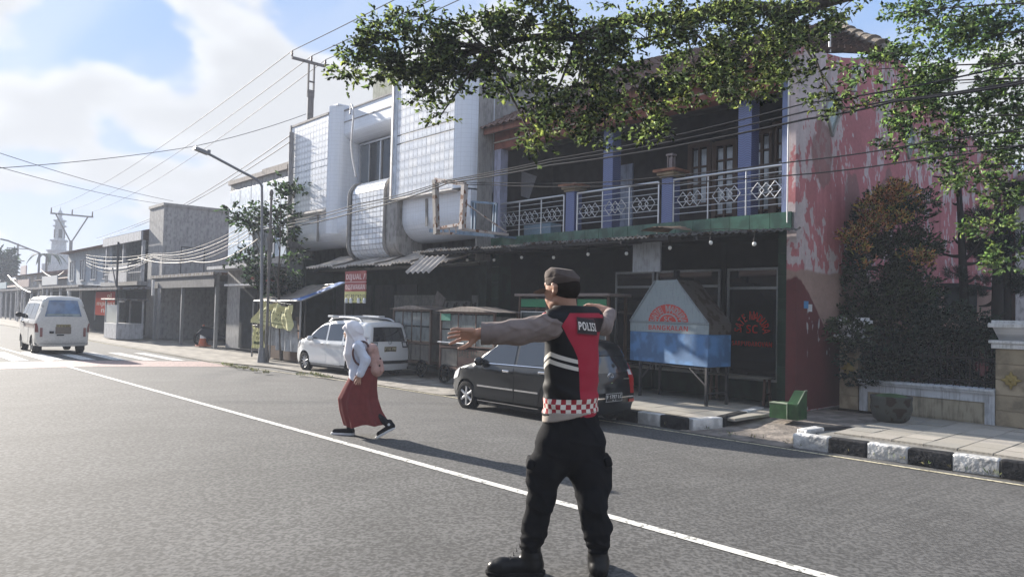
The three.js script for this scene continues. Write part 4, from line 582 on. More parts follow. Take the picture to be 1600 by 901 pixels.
// ---------------------------------------------------------------- food carts parked in front of it
{
  const glassM = mat('cart_pane', [0.20, 0.22, 0.22], { rough: 0.12, map: T_streak });
  const cart = (pxL, pxR, ybase, z, label, mode) => {
    const Y = -0.12, x0 = onZ(pxL, ybase, z).x, x1 = onZ(pxR, ybase, z).x, w = x1 - x0, t = thing('food_cart', label, 'cart', [(x0 + x1) / 2, Y, z]), D = 0.7, top = mode.top;
    const wd = mode.wood, post = (x, zz) => BB(x - 0.025, x + 0.025, 0.35, top, zz - 0.025, zz + 0.025);
    M('frame', [post(-w / 2 + 0.03, 0), post(w / 2 - 0.03, 0), post(-w / 2 + 0.03, -D), post(w / 2 - 0.03, -D), BB(-w / 2, w / 2, top - 0.05, top, 0.02, -0.03), BB(-w / 2, w / 2, 0.85, 0.9, 0.03, -D - 0.02), BB(-w / 2, w / 2, 0.35, 0.41, 0.02, -D)], wd, t);
    M('roof', prism([[-w / 2 - 0.08, top], [w / 2 + 0.08, top], [0.08, top + mode.peak], [-0.08, top + mode.peak]], D + 0.2).translate(0, 0, -D - 0.1), mode.roof, t);
    const n = mode.cols; for (let i = 0; i < n; i++) for (const [a, b] of [[0.93, 0.93 + (top - 1.0) * 0.48], [0.95 + (top - 1.0) * 0.5, top - 0.08]]) { const xa = -w / 2 + 0.06 + i * (w - 0.08) / n, xb = xa + (w - 0.08) / n - 0.04; M('pane', BB(xa, xb, a, b, -0.005, -0.015), glassM, t); }
    M('glazing_bar', [...Array(n - 1)].map((_, i) => BB(-w / 2 + 0.04 + (i + 1) * (w - 0.08) / n - 0.01, -w / 2 + 0.04 + (i + 1) * (w - 0.08) / n + 0.015, 0.9, top - 0.05, 0.01, -0.03)), wd, t);
    for (let i = 0; i < n; i++) { const xa = -w / 2 + 0.05 + i * (w - 0.08) / n, xb = xa + (w - 0.08) / n - 0.03; M('lower_panel', BB(xa, xb, 0.43, 0.83, -0.005, -0.02), mode.low, t); }
    M('end_panel', BB(w / 2 - 0.04, w / 2 - 0.03, 0.42, top - 0.1, -0.04, -D + 0.04), mode.low, t);
    M('handle', [bar(V(-w / 2, 0.98, 0.07), V(-w / 2 + 0.5 * w, 0.98, 0.07), 0.018), bar(V(-w / 2, 0.98, 0.0), V(-w / 2, 0.98, 0.07), 0.012)], K.steel, t);
    const wg = flat([new THREE.TorusGeometry(0.2, 0.028, 8, 24), ...[0, 1, 2, 3].map(k => rot(new THREE.CylinderGeometry(0.012, 0.012, 0.4, 6), 0, 0, k * Math.PI / 4)), new THREE.CylinderGeometry(0.04, 0.04, 0.08, 10).rotateX(Math.PI / 2)]);
    for (const x of [-w / 2 + 0.28, w / 2 - 0.3]) M('wheel', wg.clone().translate(x, 0.23, 0.06), K.rubber, t);
    M('leg', [BB(-w / 2 + 0.02, -w / 2 + 0.06, 0, 0.35, 0, -0.04), BB(w / 2 - 0.06, w / 2 - 0.02, 0, 0.35, -D, -D + 0.04)], wd, t);
    return [t, w, D, top];
  };
  const brown = mat('cart_brown', [0.15, 0.105, 0.08], { map: T_wood, rough: 0.6 }), greyRoof = mat('cart_roof_grey', [0.30, 0.25, 0.22], { map: T_streak }), dim = mat('cart_low', [0.16, 0.15, 0.135], { map: T_streak });
  cart(612, 672, 584, -11.15, 'long glazed food cart standing just behind the white car\'s tail', { top: 1.75, peak: 0.1, wood: brown, roof: greyRoof, cols: 4, low: dim });
  const [t2, w2, D2, top2] = cart(686, 772, 596, -10.75, 'brown food cart lettered SATE MADURA beside the black car\'s bonnet', { top: 1.72, peak: 0.12, wood: mat('cart_brown2', [0.16, 0.09, 0.07], { map: T_wood, rough: 0.6 }), roof: greyRoof, cols: 3, low: dim });
  M('green_sign', B(0.36, 0.16, 0.02, -w2 / 2 + 0.24, top2 - 0.14, 0.02), mat('green_sign', [0.08, 0.30, 0.22], {}), t2);
  { const tx = canvasTex(512, 256, g => { g.fillStyle = '#4a302b'; g.fillRect(0, 0, 512, 256); g.fillStyle = '#16221e'; g.font = 'bold 92px sans-serif'; g.textAlign = 'center'; g.fillText('SATE MADURA', 256, 110, 490); }); M('lettered_board', keepUV(new THREE.BoxGeometry(w2 * 0.62, 0.62, 0.02).translate(w2 * 0.17, 0.62, 0.02)), new THREE.MeshStandardMaterial({ map: tx, roughness: 0.6 }), t2); }
  // pole-legged trestle with stacked chairs in the dark behind the carts
  const s = onZ(720, 470, -12.4), ch = thing('stacked_chairs', 'dark stacked chairs upturned on a table behind the lettered cart', 'chairs', [s.x, 1.0, -12.4]);
  M('table', [B(1.9, 0.05, 0.6, 0.1, 0.28, 0), B(0.06, 1.28, 0.06, -0.7, -0.36, 0.2), B(0.06, 1.28, 0.06, 0.9, -0.36, 0.2)], K.darkWood, ch); for (let i = 0; i < 4; i++) M('chair', [beam(V(-0.6 + i * 0.4, 0.32, 0.1), V(-0.45 + i * 0.4, 0.85, 0.1), 0.035), beam(V(-0.35 + i * 0.4, 0.32, 0.1), V(-0.45 + i * 0.4, 0.8, -0.15), 0.035), B(0.34, 0.03, 0.34, -0.45 + i * 0.4, 0.4, 0, { rz: 0.5 })], K.darkSteel, ch);
  M('leaning_board', rot(new THREE.BoxGeometry(0.45, 0.75, 0.03), 0, 0, -0.5).translate(-0.85, 0.72, 0.15), mat('leaning', [0.22, 0.2, 0.19], { map: T_streak }), ch);
}

// ---------------------------------------------------------------- buildings further down the street
{
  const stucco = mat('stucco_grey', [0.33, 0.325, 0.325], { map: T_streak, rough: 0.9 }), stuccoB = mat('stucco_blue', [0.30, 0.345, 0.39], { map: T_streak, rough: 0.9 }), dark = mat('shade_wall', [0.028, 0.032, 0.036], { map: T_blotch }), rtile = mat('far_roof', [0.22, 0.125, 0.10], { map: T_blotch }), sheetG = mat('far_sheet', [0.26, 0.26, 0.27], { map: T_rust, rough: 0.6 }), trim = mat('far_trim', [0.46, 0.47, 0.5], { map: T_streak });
  const winM = mat('far_glass', [0.05, 0.06, 0.07], { rough: 0.1, map: null });
  const window_ = (t, x, y, w, h, z, fm = trim) => { const f = M('window', [BB(x - w / 2 - 0.06, x + w / 2 + 0.06, y + h / 2, y + h / 2 + 0.07, z + 0.06, z - 0.02), BB(x - w / 2 - 0.08, x + w / 2 + 0.08, y - h / 2 - 0.07, y - h / 2, z + 0.09, z - 0.02), BB(x - w / 2 - 0.06, x - w / 2, y - h / 2, y + h / 2, z + 0.055, z - 0.02), BB(x + w / 2, x + w / 2 + 0.06, y - h / 2, y + h / 2, z + 0.055, z - 0.02), BB(x - 0.025, x + 0.025, y - h / 2, y + h / 2, z + 0.045, z - 0.02)], fm, t); M('pane', BB(x - w / 2, x + w / 2, y - h / 2, y + h / 2, z + 0.02, z - 0.01), winM, f); };
  // blue tiled shop next to the white building
  {
    const t = thing('tiled_shop', 'small pale blue tiled building with flat dark parapet left of the white tiled building', 'building', [-27, 0, -11.4], { street: true }), x0 = -29.6, x1 = -24.32;
    M('wall', BB(x0, x1, -0.05, 6.45, -11.45, -14.6), stucco, t);
    const tl = mat('blue_tile', [0.56, 0.65, 0.76], { map: T_streak, rough: 0.4 }); for (let i = 0; i < 5; i++) for (let j = 0; j < 4; j++) M('tile_panel', B((x1 - x0) / 5 - 0.03, 0.68, 0.04, x0 + (i + 0.5) * (x1 - x0) / 5, 3.75 + j * 0.7, -11.43, { bev: 0.006 }), tl, t);
    M('parapet_cap', [BB(x0 - 0.05, x1, 6.45, 6.62, -11.35, -14.6), BB(x0 + 2.6, x1, 6.62, 6.8, -11.6, -14.6)], mat('parapet_dark', [0.26, 0.23, 0.215], { map: T_streak }), t);
    M('canopy', BB(x0, x1, 3.0, 3.12, -10.6, -11.45), trim, t); M('lower_canopy', BB(x0 + 1.6, x1, 2.35, 2.42, -10.7, -11.45), trim, t);
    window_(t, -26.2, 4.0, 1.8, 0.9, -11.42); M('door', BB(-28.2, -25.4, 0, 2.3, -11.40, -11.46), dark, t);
  }
  // dark open shed
  {
    const t = thing('open_shed', 'dark open carport shed in shadow left of the tarpaulin stall', 'shed', [-33, 0, -12], { street: true });
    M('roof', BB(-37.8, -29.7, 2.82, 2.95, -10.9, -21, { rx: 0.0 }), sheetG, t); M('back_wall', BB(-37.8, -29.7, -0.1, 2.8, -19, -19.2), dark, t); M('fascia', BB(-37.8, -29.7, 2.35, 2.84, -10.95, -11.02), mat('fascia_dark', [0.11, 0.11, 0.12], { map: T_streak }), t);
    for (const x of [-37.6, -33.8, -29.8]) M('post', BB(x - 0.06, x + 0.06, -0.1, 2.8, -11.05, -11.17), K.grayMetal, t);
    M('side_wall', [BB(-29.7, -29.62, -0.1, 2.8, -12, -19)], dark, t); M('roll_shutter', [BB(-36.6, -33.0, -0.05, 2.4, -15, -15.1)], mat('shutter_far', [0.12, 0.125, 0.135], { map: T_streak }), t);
    M('sign_tube', BB(-37.2, -37.1, 2.0, 2.75, -10.8, -10.9), K.white, t);
  }
  // tall grey house with blank side wall
  {
    const X = -37.95, t = thing('grey_house', 'tall plain grey building with a blank side wall and flat top', 'building', [-39, 0, -11.5], { street: true });
    M('wall', BB(-40.2, X, -0.1, 6.42, -11.45, -24), stucco, t); M('parapet_cap', BB(-40.25, X + 0.06, 6.42, 6.56, -11.4, -24), mat('cap_grey', [0.3, 0.29, 0.28], { map: T_streak }), t);
    M('drain_pipe', bar(V(X + 0.06, 0, -17.4), V(X + 0.06, 6.3, -17.4), 0.05), K.grayMetal, t);
    M('steel_stair', [BB(X, X + 0.9, 2.9, 2.95, -12.0, -13.2), bar(V(X + 0.85, 2.95, -12.05), V(X + 0.85, 4.4, -12.05), 0.03), bar(V(X + 0.85, 2.95, -13.15), V(X + 0.85, 4.4, -13.15), 0.03), bar(V(X + 0.85, 4.4, -12.05), V(X + 0.85, 4.4, -13.15), 0.03), bar(V(X + 0.85, 3.7, -12.05), V(X + 0.85, 3.7, -13.15), 0.02)], K.darkSteel, t);
    const g = thing('tiled_roof_house', 'house with weathered brown tiled gable roof rising behind the grey building', 'house', [-36, 0, -22], { street: true });
    M('wall', BB(-38, -30, -0.1, 5.9, -20.2, -26), stucco, g); M('roof', [prism([[19.4, 5.9], [23.4, 8.1], [27, 5.9]], 8.6).rotateY(Math.PI / 2).translate(-38.3, 0, 0)], rtile, g); M('roof_ridge', bar(V(-38.4, 8.12, -23.4), V(-29.6, 8.12, -23.4), 0.13), rtile, g);
  }
  // shop house with balcony and signboard
  {
    const t = thing('shop_house', 'pale two storey shop house with a dark balcony under a white fascia', 'house', [-44, 0, -11.5], { street: true }), x0 = -47.4, x1 = -40.3;
    M('wall', [BB(x0, x1, -0.1, 5.6, -13.4, -22), BB(x0 - 0.02, x0 + 0.2, -0.1, 5.4, -11.5, -13.4)], stuccoB, t); M('roof', [prism([[11.2, 5.35], [17, 7.0], [22, 5.4]], x1 - x0 + 0.4).rotateY(Math.PI / 2).translate(x0 - 0.3, 0, 0)], rtile, t);
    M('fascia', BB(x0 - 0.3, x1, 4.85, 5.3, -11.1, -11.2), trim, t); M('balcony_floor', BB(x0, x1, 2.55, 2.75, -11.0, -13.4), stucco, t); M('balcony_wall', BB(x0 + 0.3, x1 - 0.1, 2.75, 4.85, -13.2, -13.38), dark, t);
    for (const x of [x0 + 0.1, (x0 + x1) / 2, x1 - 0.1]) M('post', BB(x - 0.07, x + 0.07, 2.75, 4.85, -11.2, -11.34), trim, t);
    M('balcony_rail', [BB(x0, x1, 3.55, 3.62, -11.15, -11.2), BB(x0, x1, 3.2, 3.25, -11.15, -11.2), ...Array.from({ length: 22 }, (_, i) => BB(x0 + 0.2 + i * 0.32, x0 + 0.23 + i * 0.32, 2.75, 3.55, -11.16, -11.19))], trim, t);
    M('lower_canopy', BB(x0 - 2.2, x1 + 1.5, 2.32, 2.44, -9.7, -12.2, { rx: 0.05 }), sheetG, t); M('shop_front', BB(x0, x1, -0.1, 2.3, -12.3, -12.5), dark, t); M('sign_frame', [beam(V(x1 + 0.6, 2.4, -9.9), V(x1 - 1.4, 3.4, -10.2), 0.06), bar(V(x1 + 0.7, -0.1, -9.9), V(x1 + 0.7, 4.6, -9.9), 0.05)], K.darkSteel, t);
    const s = thing('signboard', 'blank white banner board fixed to the shop house balcony', 'sign', [x1 - 2.0, 2.85, -10.6]); M('board', [B(3.4, 0.5, 0.06, 0, 0.1, 0), B(3.6, 0.18, 0.06, 0, 0.62, 0)], trim, s); M('frame', [B(3.7, 0.05, 0.05, 0, 0.42, 0), B(3.7, 0.05, 0.05, 0, 0.78, 0), B(0.05, 0.9, 0.05, -1.8, 0.3, 0), B(0.05, 0.9, 0.05, 1.8, 0.3, 0)], K.grayMetal, s);
    const b = thing('street_booth', 'small pale glazed kiosk booth at the roadside beside the orange banner', 'booth', [-39.3, -0.1, -10.2]);
    M('base', B(2.2, 0.75, 1.2, 0, 0.375, 0, { bev: 0.02 }), trim, b); for (const [x, z] of [[-1, 1], [1, 1], [-1, -1], [1, -1]]) M('post', B(0.07, 1.1, 0.07, x * 1.05, 1.3, z * 0.55), trim, b); M('pane', B(2.0, 0.85, 0.02, 0, 1.2, 0.55), mat('booth_glass', [0.25, 0.28, 0.27], { rough: 0.1, map: null }), b); M('roof', B(2.5, 0.08, 1.5, 0, 1.88, 0, { bev: 0.02 }), sheetG, b);
  }
  {
    const a = onZ(149, 464, -10.6), c = onZ(181, 503, -10.6), w = c.x - a.x, h = a.y - c.y, b = thing('shop_banner', 'orange banner with white lettering at the roadside near the minibus', 'banner', [(a.x + c.x) / 2, Math.max(c.y, -0.1), -10.6]);
    const tx = canvasTex(256, 256, g => { g.fillStyle = '#cf4a28'; g.fillRect(0, 0, 256, 256); g.fillStyle = '#a82f2a'; g.fillRect(0, 0, 256, 70); g.fillStyle = '#f3e3d5'; g.font = 'bold 64px sans-serif'; g.textAlign = 'center'; g.fillText('ol', 170, 66); g.fillText('mpress', 128, 150, 240); g.font = 'bold 76px sans-serif'; g.fillText('no 2', 150, 226); });
    M('cloth', keepUV(new THREE.BoxGeometry(w, h, 0.03).translate(0, h / 2 + 0.3, 0)), new THREE.MeshStandardMaterial({ map: tx, roughness: 0.8 }), b); M('post', [bar(V(-w / 2, 0, 0), V(-w / 2, h + 0.4, 0), 0.04)], K.grayMetal, b); M('post', [bar(V(w / 2, 0, 0), V(w / 2, h + 0.4, 0), 0.04)], K.grayMetal, b);
    const p = thing('pennant', 'small white flag above the orange banner', 'flag', onZ(186, 469, -10.4)); M('cloth', gridGeo(6, 2, (u, v) => V(u * 0.9, v * 0.25 * (1 - u) - 0.1, 0.05 * Math.sin(u * 6))), K.white, p); M('pole', bar(V(0, -1.9, 0), V(0, 0.3, 0), 0.02), K.grayMetal, p);
  }
  // blue and white row further on
  const row = [
    ['white gabled house with blue trim and two upstairs windows', -60, -48, 5.0, 6.6, [0.36, 0.41, 0.47], 1],
    ['low pale house with a dark veranda beyond the gabled house', -73, -60.4, 3.3, 4.2, [0.32, 0.33, 0.36], 0],
    ['two storey cream house in the haze beyond the low pale house', -88, -73.5, 4.0, 5.0, [0.36, 0.34, 0.31], 1],
    ['low shop row with brown roof fading into the haze', -108, -88.5, 3.0, 4.0, [0.3, 0.3, 0.32], 0],
    ['farthest block at the end of the street in the haze', -140, -109, 3.6, 4.8, [0.32, 0.33, 0.35], 0],
  ];
  row.forEach(([label, x0, x1, h, hr, col, two], i) => {
    const z = -11.8 - i * 0.5, t = thing('street_house', label, 'house', [(x0 + x1) / 2, 0, z], { street: true });
    M('wall', BB(x0, x1, -0.1, h, z, z - 10), mat('row' + i, col, { map: T_streak }), t); M('roof', prism([[-z - 0.7, h], [-z + 4.5, hr], [-z + 10, h]], x1 - x0 + 0.6).rotateY(Math.PI / 2).translate(x0 - 0.3, 0, 0), rtile, t);
    M('canopy', BB(x0 + 0.5, x1 - 0.5, 2.5, 2.62, z + 1.7, z), sheetG, t); M('shop_front', BB(x0 + 0.6, x1 - 0.6, -0.1, 2.4, z + 0.04, z - 0.1), dark, t);
    const n = Math.max(2, Math.round((x1 - x0) / 3)); if (two) for (let k = 0; k < n; k++) window_(t, x0 + (k + 0.5) * (x1 - x0) / n, h > 4.5 ? 3.75 : 3.45, 1.2, h > 4.5 ? 1.3 : 0.8, z);
    for (let k = 0; k <= n; k++) M('post', BB(x0 + 0.6 + k * (x1 - x0 - 1.2) / n - 0.06, x0 + 0.6 + k * (x1 - x0 - 1.2) / n + 0.06, -0.1, 2.5, z + 1.6, z + 1.48), trim, t);
    M('signboard', BB(x0 + 1, x0 + 1 + (x1 - x0) * 0.4, 2.7, 3.3, z + 1.72, z + 1.66), mat('rowsign' + (i % 3), [[0.5, 0.52, 0.55], [0.4, 0.3, 0.28], [0.30, 0.4, 0.45]][i % 3], {}), t);
  });
  const trk = thing('roadside_board', 'pale upright board sign standing by the road in the haze', 'sign', onY(33, 496, -0.1)); M('board', B(3.0, 3.4, 0.1, 0, 3.6, 0), mat('board_pale', [0.5, 0.42, 0.42], {}), trk); M('post', [bar(V(0, 0, 0), V(0, 2, 0), 0.09)], K.grayMetal, trk);
  // minaret
  {
    const base = onD(88, 463, 118), t = thing('minaret', 'pale tiered mosque minaret with onion dome rising in the haze', 'minaret', [base.x, 0, base.z]), k = (y) => EYE + (463 - y) / 1150 * 118, s = 118 / 1150, w = mat('minaret_white', [0.5, 0.52, 0.55], { map: T_streak });
    const oct = (r0, r1, y0, y1) => cyl(r0 * s, r1 * s, k(y1) - k(y0), 0, k(y0), 0, 8);
    M('base_tier', [oct(22, 22, 470, 405)], w, t); M('base_tier', [oct(15.5, 15, 405, 385)], w, t); M('lower_shaft', [oct(11, 10, 385, 368)], w, t); M('upper_shaft', [oct(7.5, 6.6, 368, 338)], w, t);
    M('balcony', [oct(12.5, 12.5, 369, 366.5), oct(9.5, 9.5, 346, 344), oct(9, 9, 337.5, 335.5), oct(17, 17, 385, 383)], w, t);
    M('onion_dome', lathe([[4.2, 337], [3.2, 333], [2.4, 331], [3.2, 328], [3.4, 325], [2.6, 322], [1.0, 319.5], [0.4, 317], [0.15, 314]].map(([r, y]) => [r * s, k(y)]), 16), w, t); M('lantern_drum', oct(4.4, 4.0, 338, 332), w, t);
    for (let i = 0; i < 4; i++) M('opening', rot(new THREE.BoxGeometry(0.5, 1.4, 0.1), 0, 0, 0).translate(0, k(357), 6.9 * s).rotateY(i * Math.PI / 2), dark, t);
  }
}
// ---------------------------------------------------------------- traffic cone, motorcycle
{
  const c = onY(360, 540, -0.1), t = thing('traffic_cone', 'orange and white traffic cone at the edge of the dark shed', 'cone', [c.x, -0.1, Math.max(c.z, -11.2)]), s = 1.25; t.scale.setScalar(s); const o = mat('cone_orange', [0.55, 0.12, 0.04], { rough: 0.5 });
  M('base', B(0.4, 0.04, 0.4, 0, 0.02, 0, { bev: 0.01 }), o, t); M('cone', cyl(0.148, 0.03, 0.68, 0, 0.04, 0), o, t); M('reflective_band', cyl(0.112, 0.07, 0.24, 0, 0.26, 0), K.white, t);
  const m0 = onY(338, 541, -0.1), m = thing('motorcycle', 'dark parked motorcycle standing inside the shadowed shed', 'motorcycle', [m0.x, -0.1, Math.max(m0.z, -11.6)], { ry: 0.9 });
  const wh = flat([new THREE.TorusGeometry(0.26, 0.05, 10, 28), new THREE.CylinderGeometry(0.06, 0.06, 0.1, 12).rotateX(Math.PI / 2), ...[0, 1, 2, 3, 4].map(k => rot(new THREE.BoxGeometry(0.02, 0.5, 0.02), 0, 0, k * Math.PI / 5))]);
  M('wheel', wh.clone().translate(-0.62, 0.3, 0), K.rubber, m); M('wheel', wh.clone().translate(0.62, 0.3, 0), K.rubber, m);
  M('body', [prism([[-0.75, 0.55], [-0.55, 0.78], [0.05, 0.72], [0.15, 0.5], [0.35, 0.42], [0.5, 0.85], [0.62, 0.95], [0.55, 0.6], [0.4, 0.3], [-0.1, 0.25], [-0.4, 0.38]], 0.2, { bev: 0.03 }).translate(0, 0, -0.1)], mat('moto', [0.03, 0.035, 0.05], { rough: 0.25 }), m); M('seat', B(0.62, 0.08, 0.24, -0.3, 0.8, 0, { bev: 0.03 }), K.black, m);
  M('fork', [bar(V(0.62, 0.3, 0.08), V(0.48, 0.95, 0.06), 0.025), bar(V(0.62, 0.3, -0.08), V(0.48, 0.95, -0.06), 0.025)], K.grayMetal, m); M('handlebar', bar(V(0.42, 1.0, -0.33), V(0.42, 1.0, 0.33), 0.018), K.darkSteel, m); M('headlight', new THREE.SphereGeometry(0.09, 12, 8).translate(0.56, 0.92, 0), K.steel, m); M('mirror', [new THREE.SphereGeometry(0.05, 8, 6).translate(0.4, 1.2, 0.3), bar(V(0.42, 1, 0.28), V(0.4, 1.2, 0.3), 0.008)], K.darkSteel, m); M('mirror', [new THREE.SphereGeometry(0.05, 8, 6).translate(0.4, 1.2, -0.3), bar(V(0.42, 1, -0.28), V(0.4, 1.2, -0.3), 0.008)], K.darkSteel, m);
}
// ---------------------------------------------------------------- tarpaulin stall
{
  const t = thing('street_stall', 'street food stall under a blue and brown tarpaulin roof left of the white car', 'stall', [-23, -0.1, -10.6], { street: true });
  const z0 = -10.35, z1 = -11.6, A = onZ(396, 470, z0), Bq = onZ(470, 470, z0), C = onZ(540, 442, z1), Dq = onZ(478, 448, z1 - 0.3);
  const wob = (p, u, v) => p.add(V(0, 0.05 * Math.sin(u * 9) * Math.sin(v * 7 + 1) - 0.10 * Math.sin(Math.PI * u) * Math.sin(Math.PI * v), 0));
  const roofG = (u0, u1) => gridGeo(14, 10, (u, v) => { const uu = lerp(u0, u1, u); return wob(A.clone().lerp(Bq, uu).lerp(Dq.clone().lerp(C, uu), v), uu, v); });
  M('tarpaulin', roofG(0, 0.66), mat('tarp_grey', [0.36, 0.32, 0.29], { map: T_streak, rough: 0.8, more: { side: THREE.DoubleSide } }), t); M('tarpaulin', roofG(0.66, 1), mat('tarp_blue', [0.035, 0.14, 0.45], { map: T_streak, rough: 0.5 }), t, { label: 'blue tarpaulin strip' });
  const pole = (p, y = -0.1) => bar(V(p.x, y, p.z), p, 0.03);
  for (const p of [A, Bq, C, Dq, A.clone().lerp(Bq, 0.4)]) M('pole', pole(p.clone().add(V(0, 0.02, 0))), K.grayMetal, t);
  M('ridge_pole', [bar(A, Bq, 0.025), bar(Dq, C, 0.025), bar(A, Dq, 0.025), bar(Bq, C, 0.025)], K.grayMetal, t);
  M('counter', [BB(A.x + 0.5, Bq.x - 0.2, 0.55, 0.62, z0 - 0.25, z0 - 0.75), BB(A.x + 0.55, Bq.x - 0.25, -0.1, 0.55, z0 - 0.3, z0 - 0.7)], K.darkWood, t);
  const sacks = mat('plastic_sheet', [0.42, 0.44, 0.46], { map: T_streak, rough: 0.35 });
  for (const [a, b, c, d] of [[415, 432, 502, 540], [433, 446, 505, 548], [447, 462, 500, 550]]) { const p = onZ(a, c, z0 - 0.12), q = onZ(b, d, z0 - 0.12); M('plastic_sheet', gridGeo(10, 8, (u, v) => V(lerp(p.x, q.x, u), lerp(q.y, p.y, v), z0 - 0.12 + 0.06 * Math.sin(u * 11 + v * 2) + 0.04 * (1 - v) * Math.sin(u * 5))), sacks, t); }
  const bn = (name, label, q, w, text, seed) => {
    const P = q.map(([x, y, z]) => onZ(x, y, z)), b = thing(name, label, 'banner', P[3], { street: true });
    const tx = canvasTex(512, 320, g => { g.fillStyle = '#c2bf8e'; g.fillRect(0, 0, 512, 320); g.fillStyle = '#a3a16c'; for (let i = 0; i < 60; i++) g.fillRect((i * 97) % 512, (i * 53) % 320, 40, 3); g.fillStyle = '#3c4a2c'; text(g); });
    const c = gridGeo(36, 20, (u, v) => { const p = P[0].clone().lerp(P[1], u).lerp(P[3].clone().lerp(P[2], u), 1 - v); const s = Math.sin(u * 21 + seed + 3 * Math.sin(v * 3)); p.z += 0.055 * s * (0.4 + 0.6 * (1 - v)) + 0.03 * Math.sin(u * 47 + v * 8); p.y -= 0.10 * v * Math.abs(Math.sin(u * Math.PI * w)) ; return p; }, true);
    M('cloth', c, new THREE.MeshStandardMaterial({ map: tx, roughness: 0.85 }), b); M('rope', bar(P[0], P[1], 0.012), K.darkSteel, b);
  };
  bn('stall_banner', 'wide crumpled yellow banner with dark lettering hung across the stall front', [[411, 468, z0 + 0.04], [456, 476, z0 + 0.04], [455, 517, z0 + 0.04], [393, 503, z0 + 0.04]], 2, g => { g.font = 'bold 84px serif'; g.fillText('PECEL LELE', 50, 150, 400); g.font = 'bold 54px serif'; g.fillText('AYAM - NASI', 70, 230, 360); g.fillRect(60, 262, 380, 10); }, 0.4);
  bn('stall_banner', 'narrow yellow banner hanging lower at the left corner of the stall', [[395, 508, z0 + 0.03], [413, 508, z0 + 0.03], [411, 545, z0 + 0.03], [394, 543, z0 + 0.03]], 1, g => { g.font = 'bold 60px sans-serif'; g.fillText('NASI', 170, 100); g.fillText('GORENG', 130, 175, 260); g.fillRect(90, 215, 330, 40); }, 2.2);
  const lb = onZ(466, 510, -10.9), br = thing('menu_board', 'small red and white menu board hanging at the right end of the stall', 'sign', [lb.x, lb.y - 0.4, -10.9]); M('board', B(0.34, 0.42, 0.03, 0, 0.5, 0), mat('menu_a', [0.5, 0.36, 0.3], {}), br); M('board', B(0.32, 0.42, 0.03, 0, 0.02, 0), mat('menu_b', [0.55, 0.3, 0.22], {}), br);
}

// ---------------------------------------------------------------- the other side of the street, behind the viewer: what the windows and the dark car mirror
{
  S('sidewalk', BB(-120, 45, -0.3, 0.02, 3.2, 5.4), mat('pave_bed', []));
  const far = [[-62, -44, 4.0, 'plain cream house across the street, farthest of the row'], [-43.6, -27, 4.4, 'grey house across the street with green shutters'], [-26.6, -12, 3.6, 'low tan shop house across the street opposite the kiosk'], [-11.6, 6, 4.2, 'pale house across the street behind the viewpoint'], [6.4, 26, 3.8, 'brown shop house across the street at the end of the row']];
  far.forEach(([x0, x1, h, label], i) => {
    const t = thing('street_house', label, 'house', [(x0 + x1) / 2, 0, 6], { street: true }), n = 4, w = (x1 - x0) / n, wm = mat('across' + i, [[0.36, 0.33, 0.28], [0.28, 0.29, 0.29], [0.33, 0.27, 0.2], [0.36, 0.37, 0.36], [0.24, 0.18, 0.14]][i], { map: T_streak });
    M('wall', BB(x0, x1, 0, h, 6, 14), wm, t); M('roof', prism([[-14.6, h], [-10, h + 1.2], [-5.2, h]], x1 - x0 + 0.3).rotateY(Math.PI / 2).translate(x0 - 0.15, 0, 0), mat('far_roof', []), t); M('canopy', BB(x0, x1, 2.7, 2.82, 4.4, 6), mat('far_sheet', []), t);
    for (let k = 0; k < n; k++) { M('shutter_door', BB(x0 + k * w + 0.4, x0 + (k + 1) * w - 0.4, 0, 2.4, 5.94, 6.02), mat('shutter_green', [0.05, 0.09, 0.07], { map: T_streak }), t); if (h > 4.1) M('window', BB(x0 + k * w + 1, x0 + (k + 1) * w - 1, 3.0, 3.8, 5.95, 6.02), K.darkGlass, t); }
  });
}

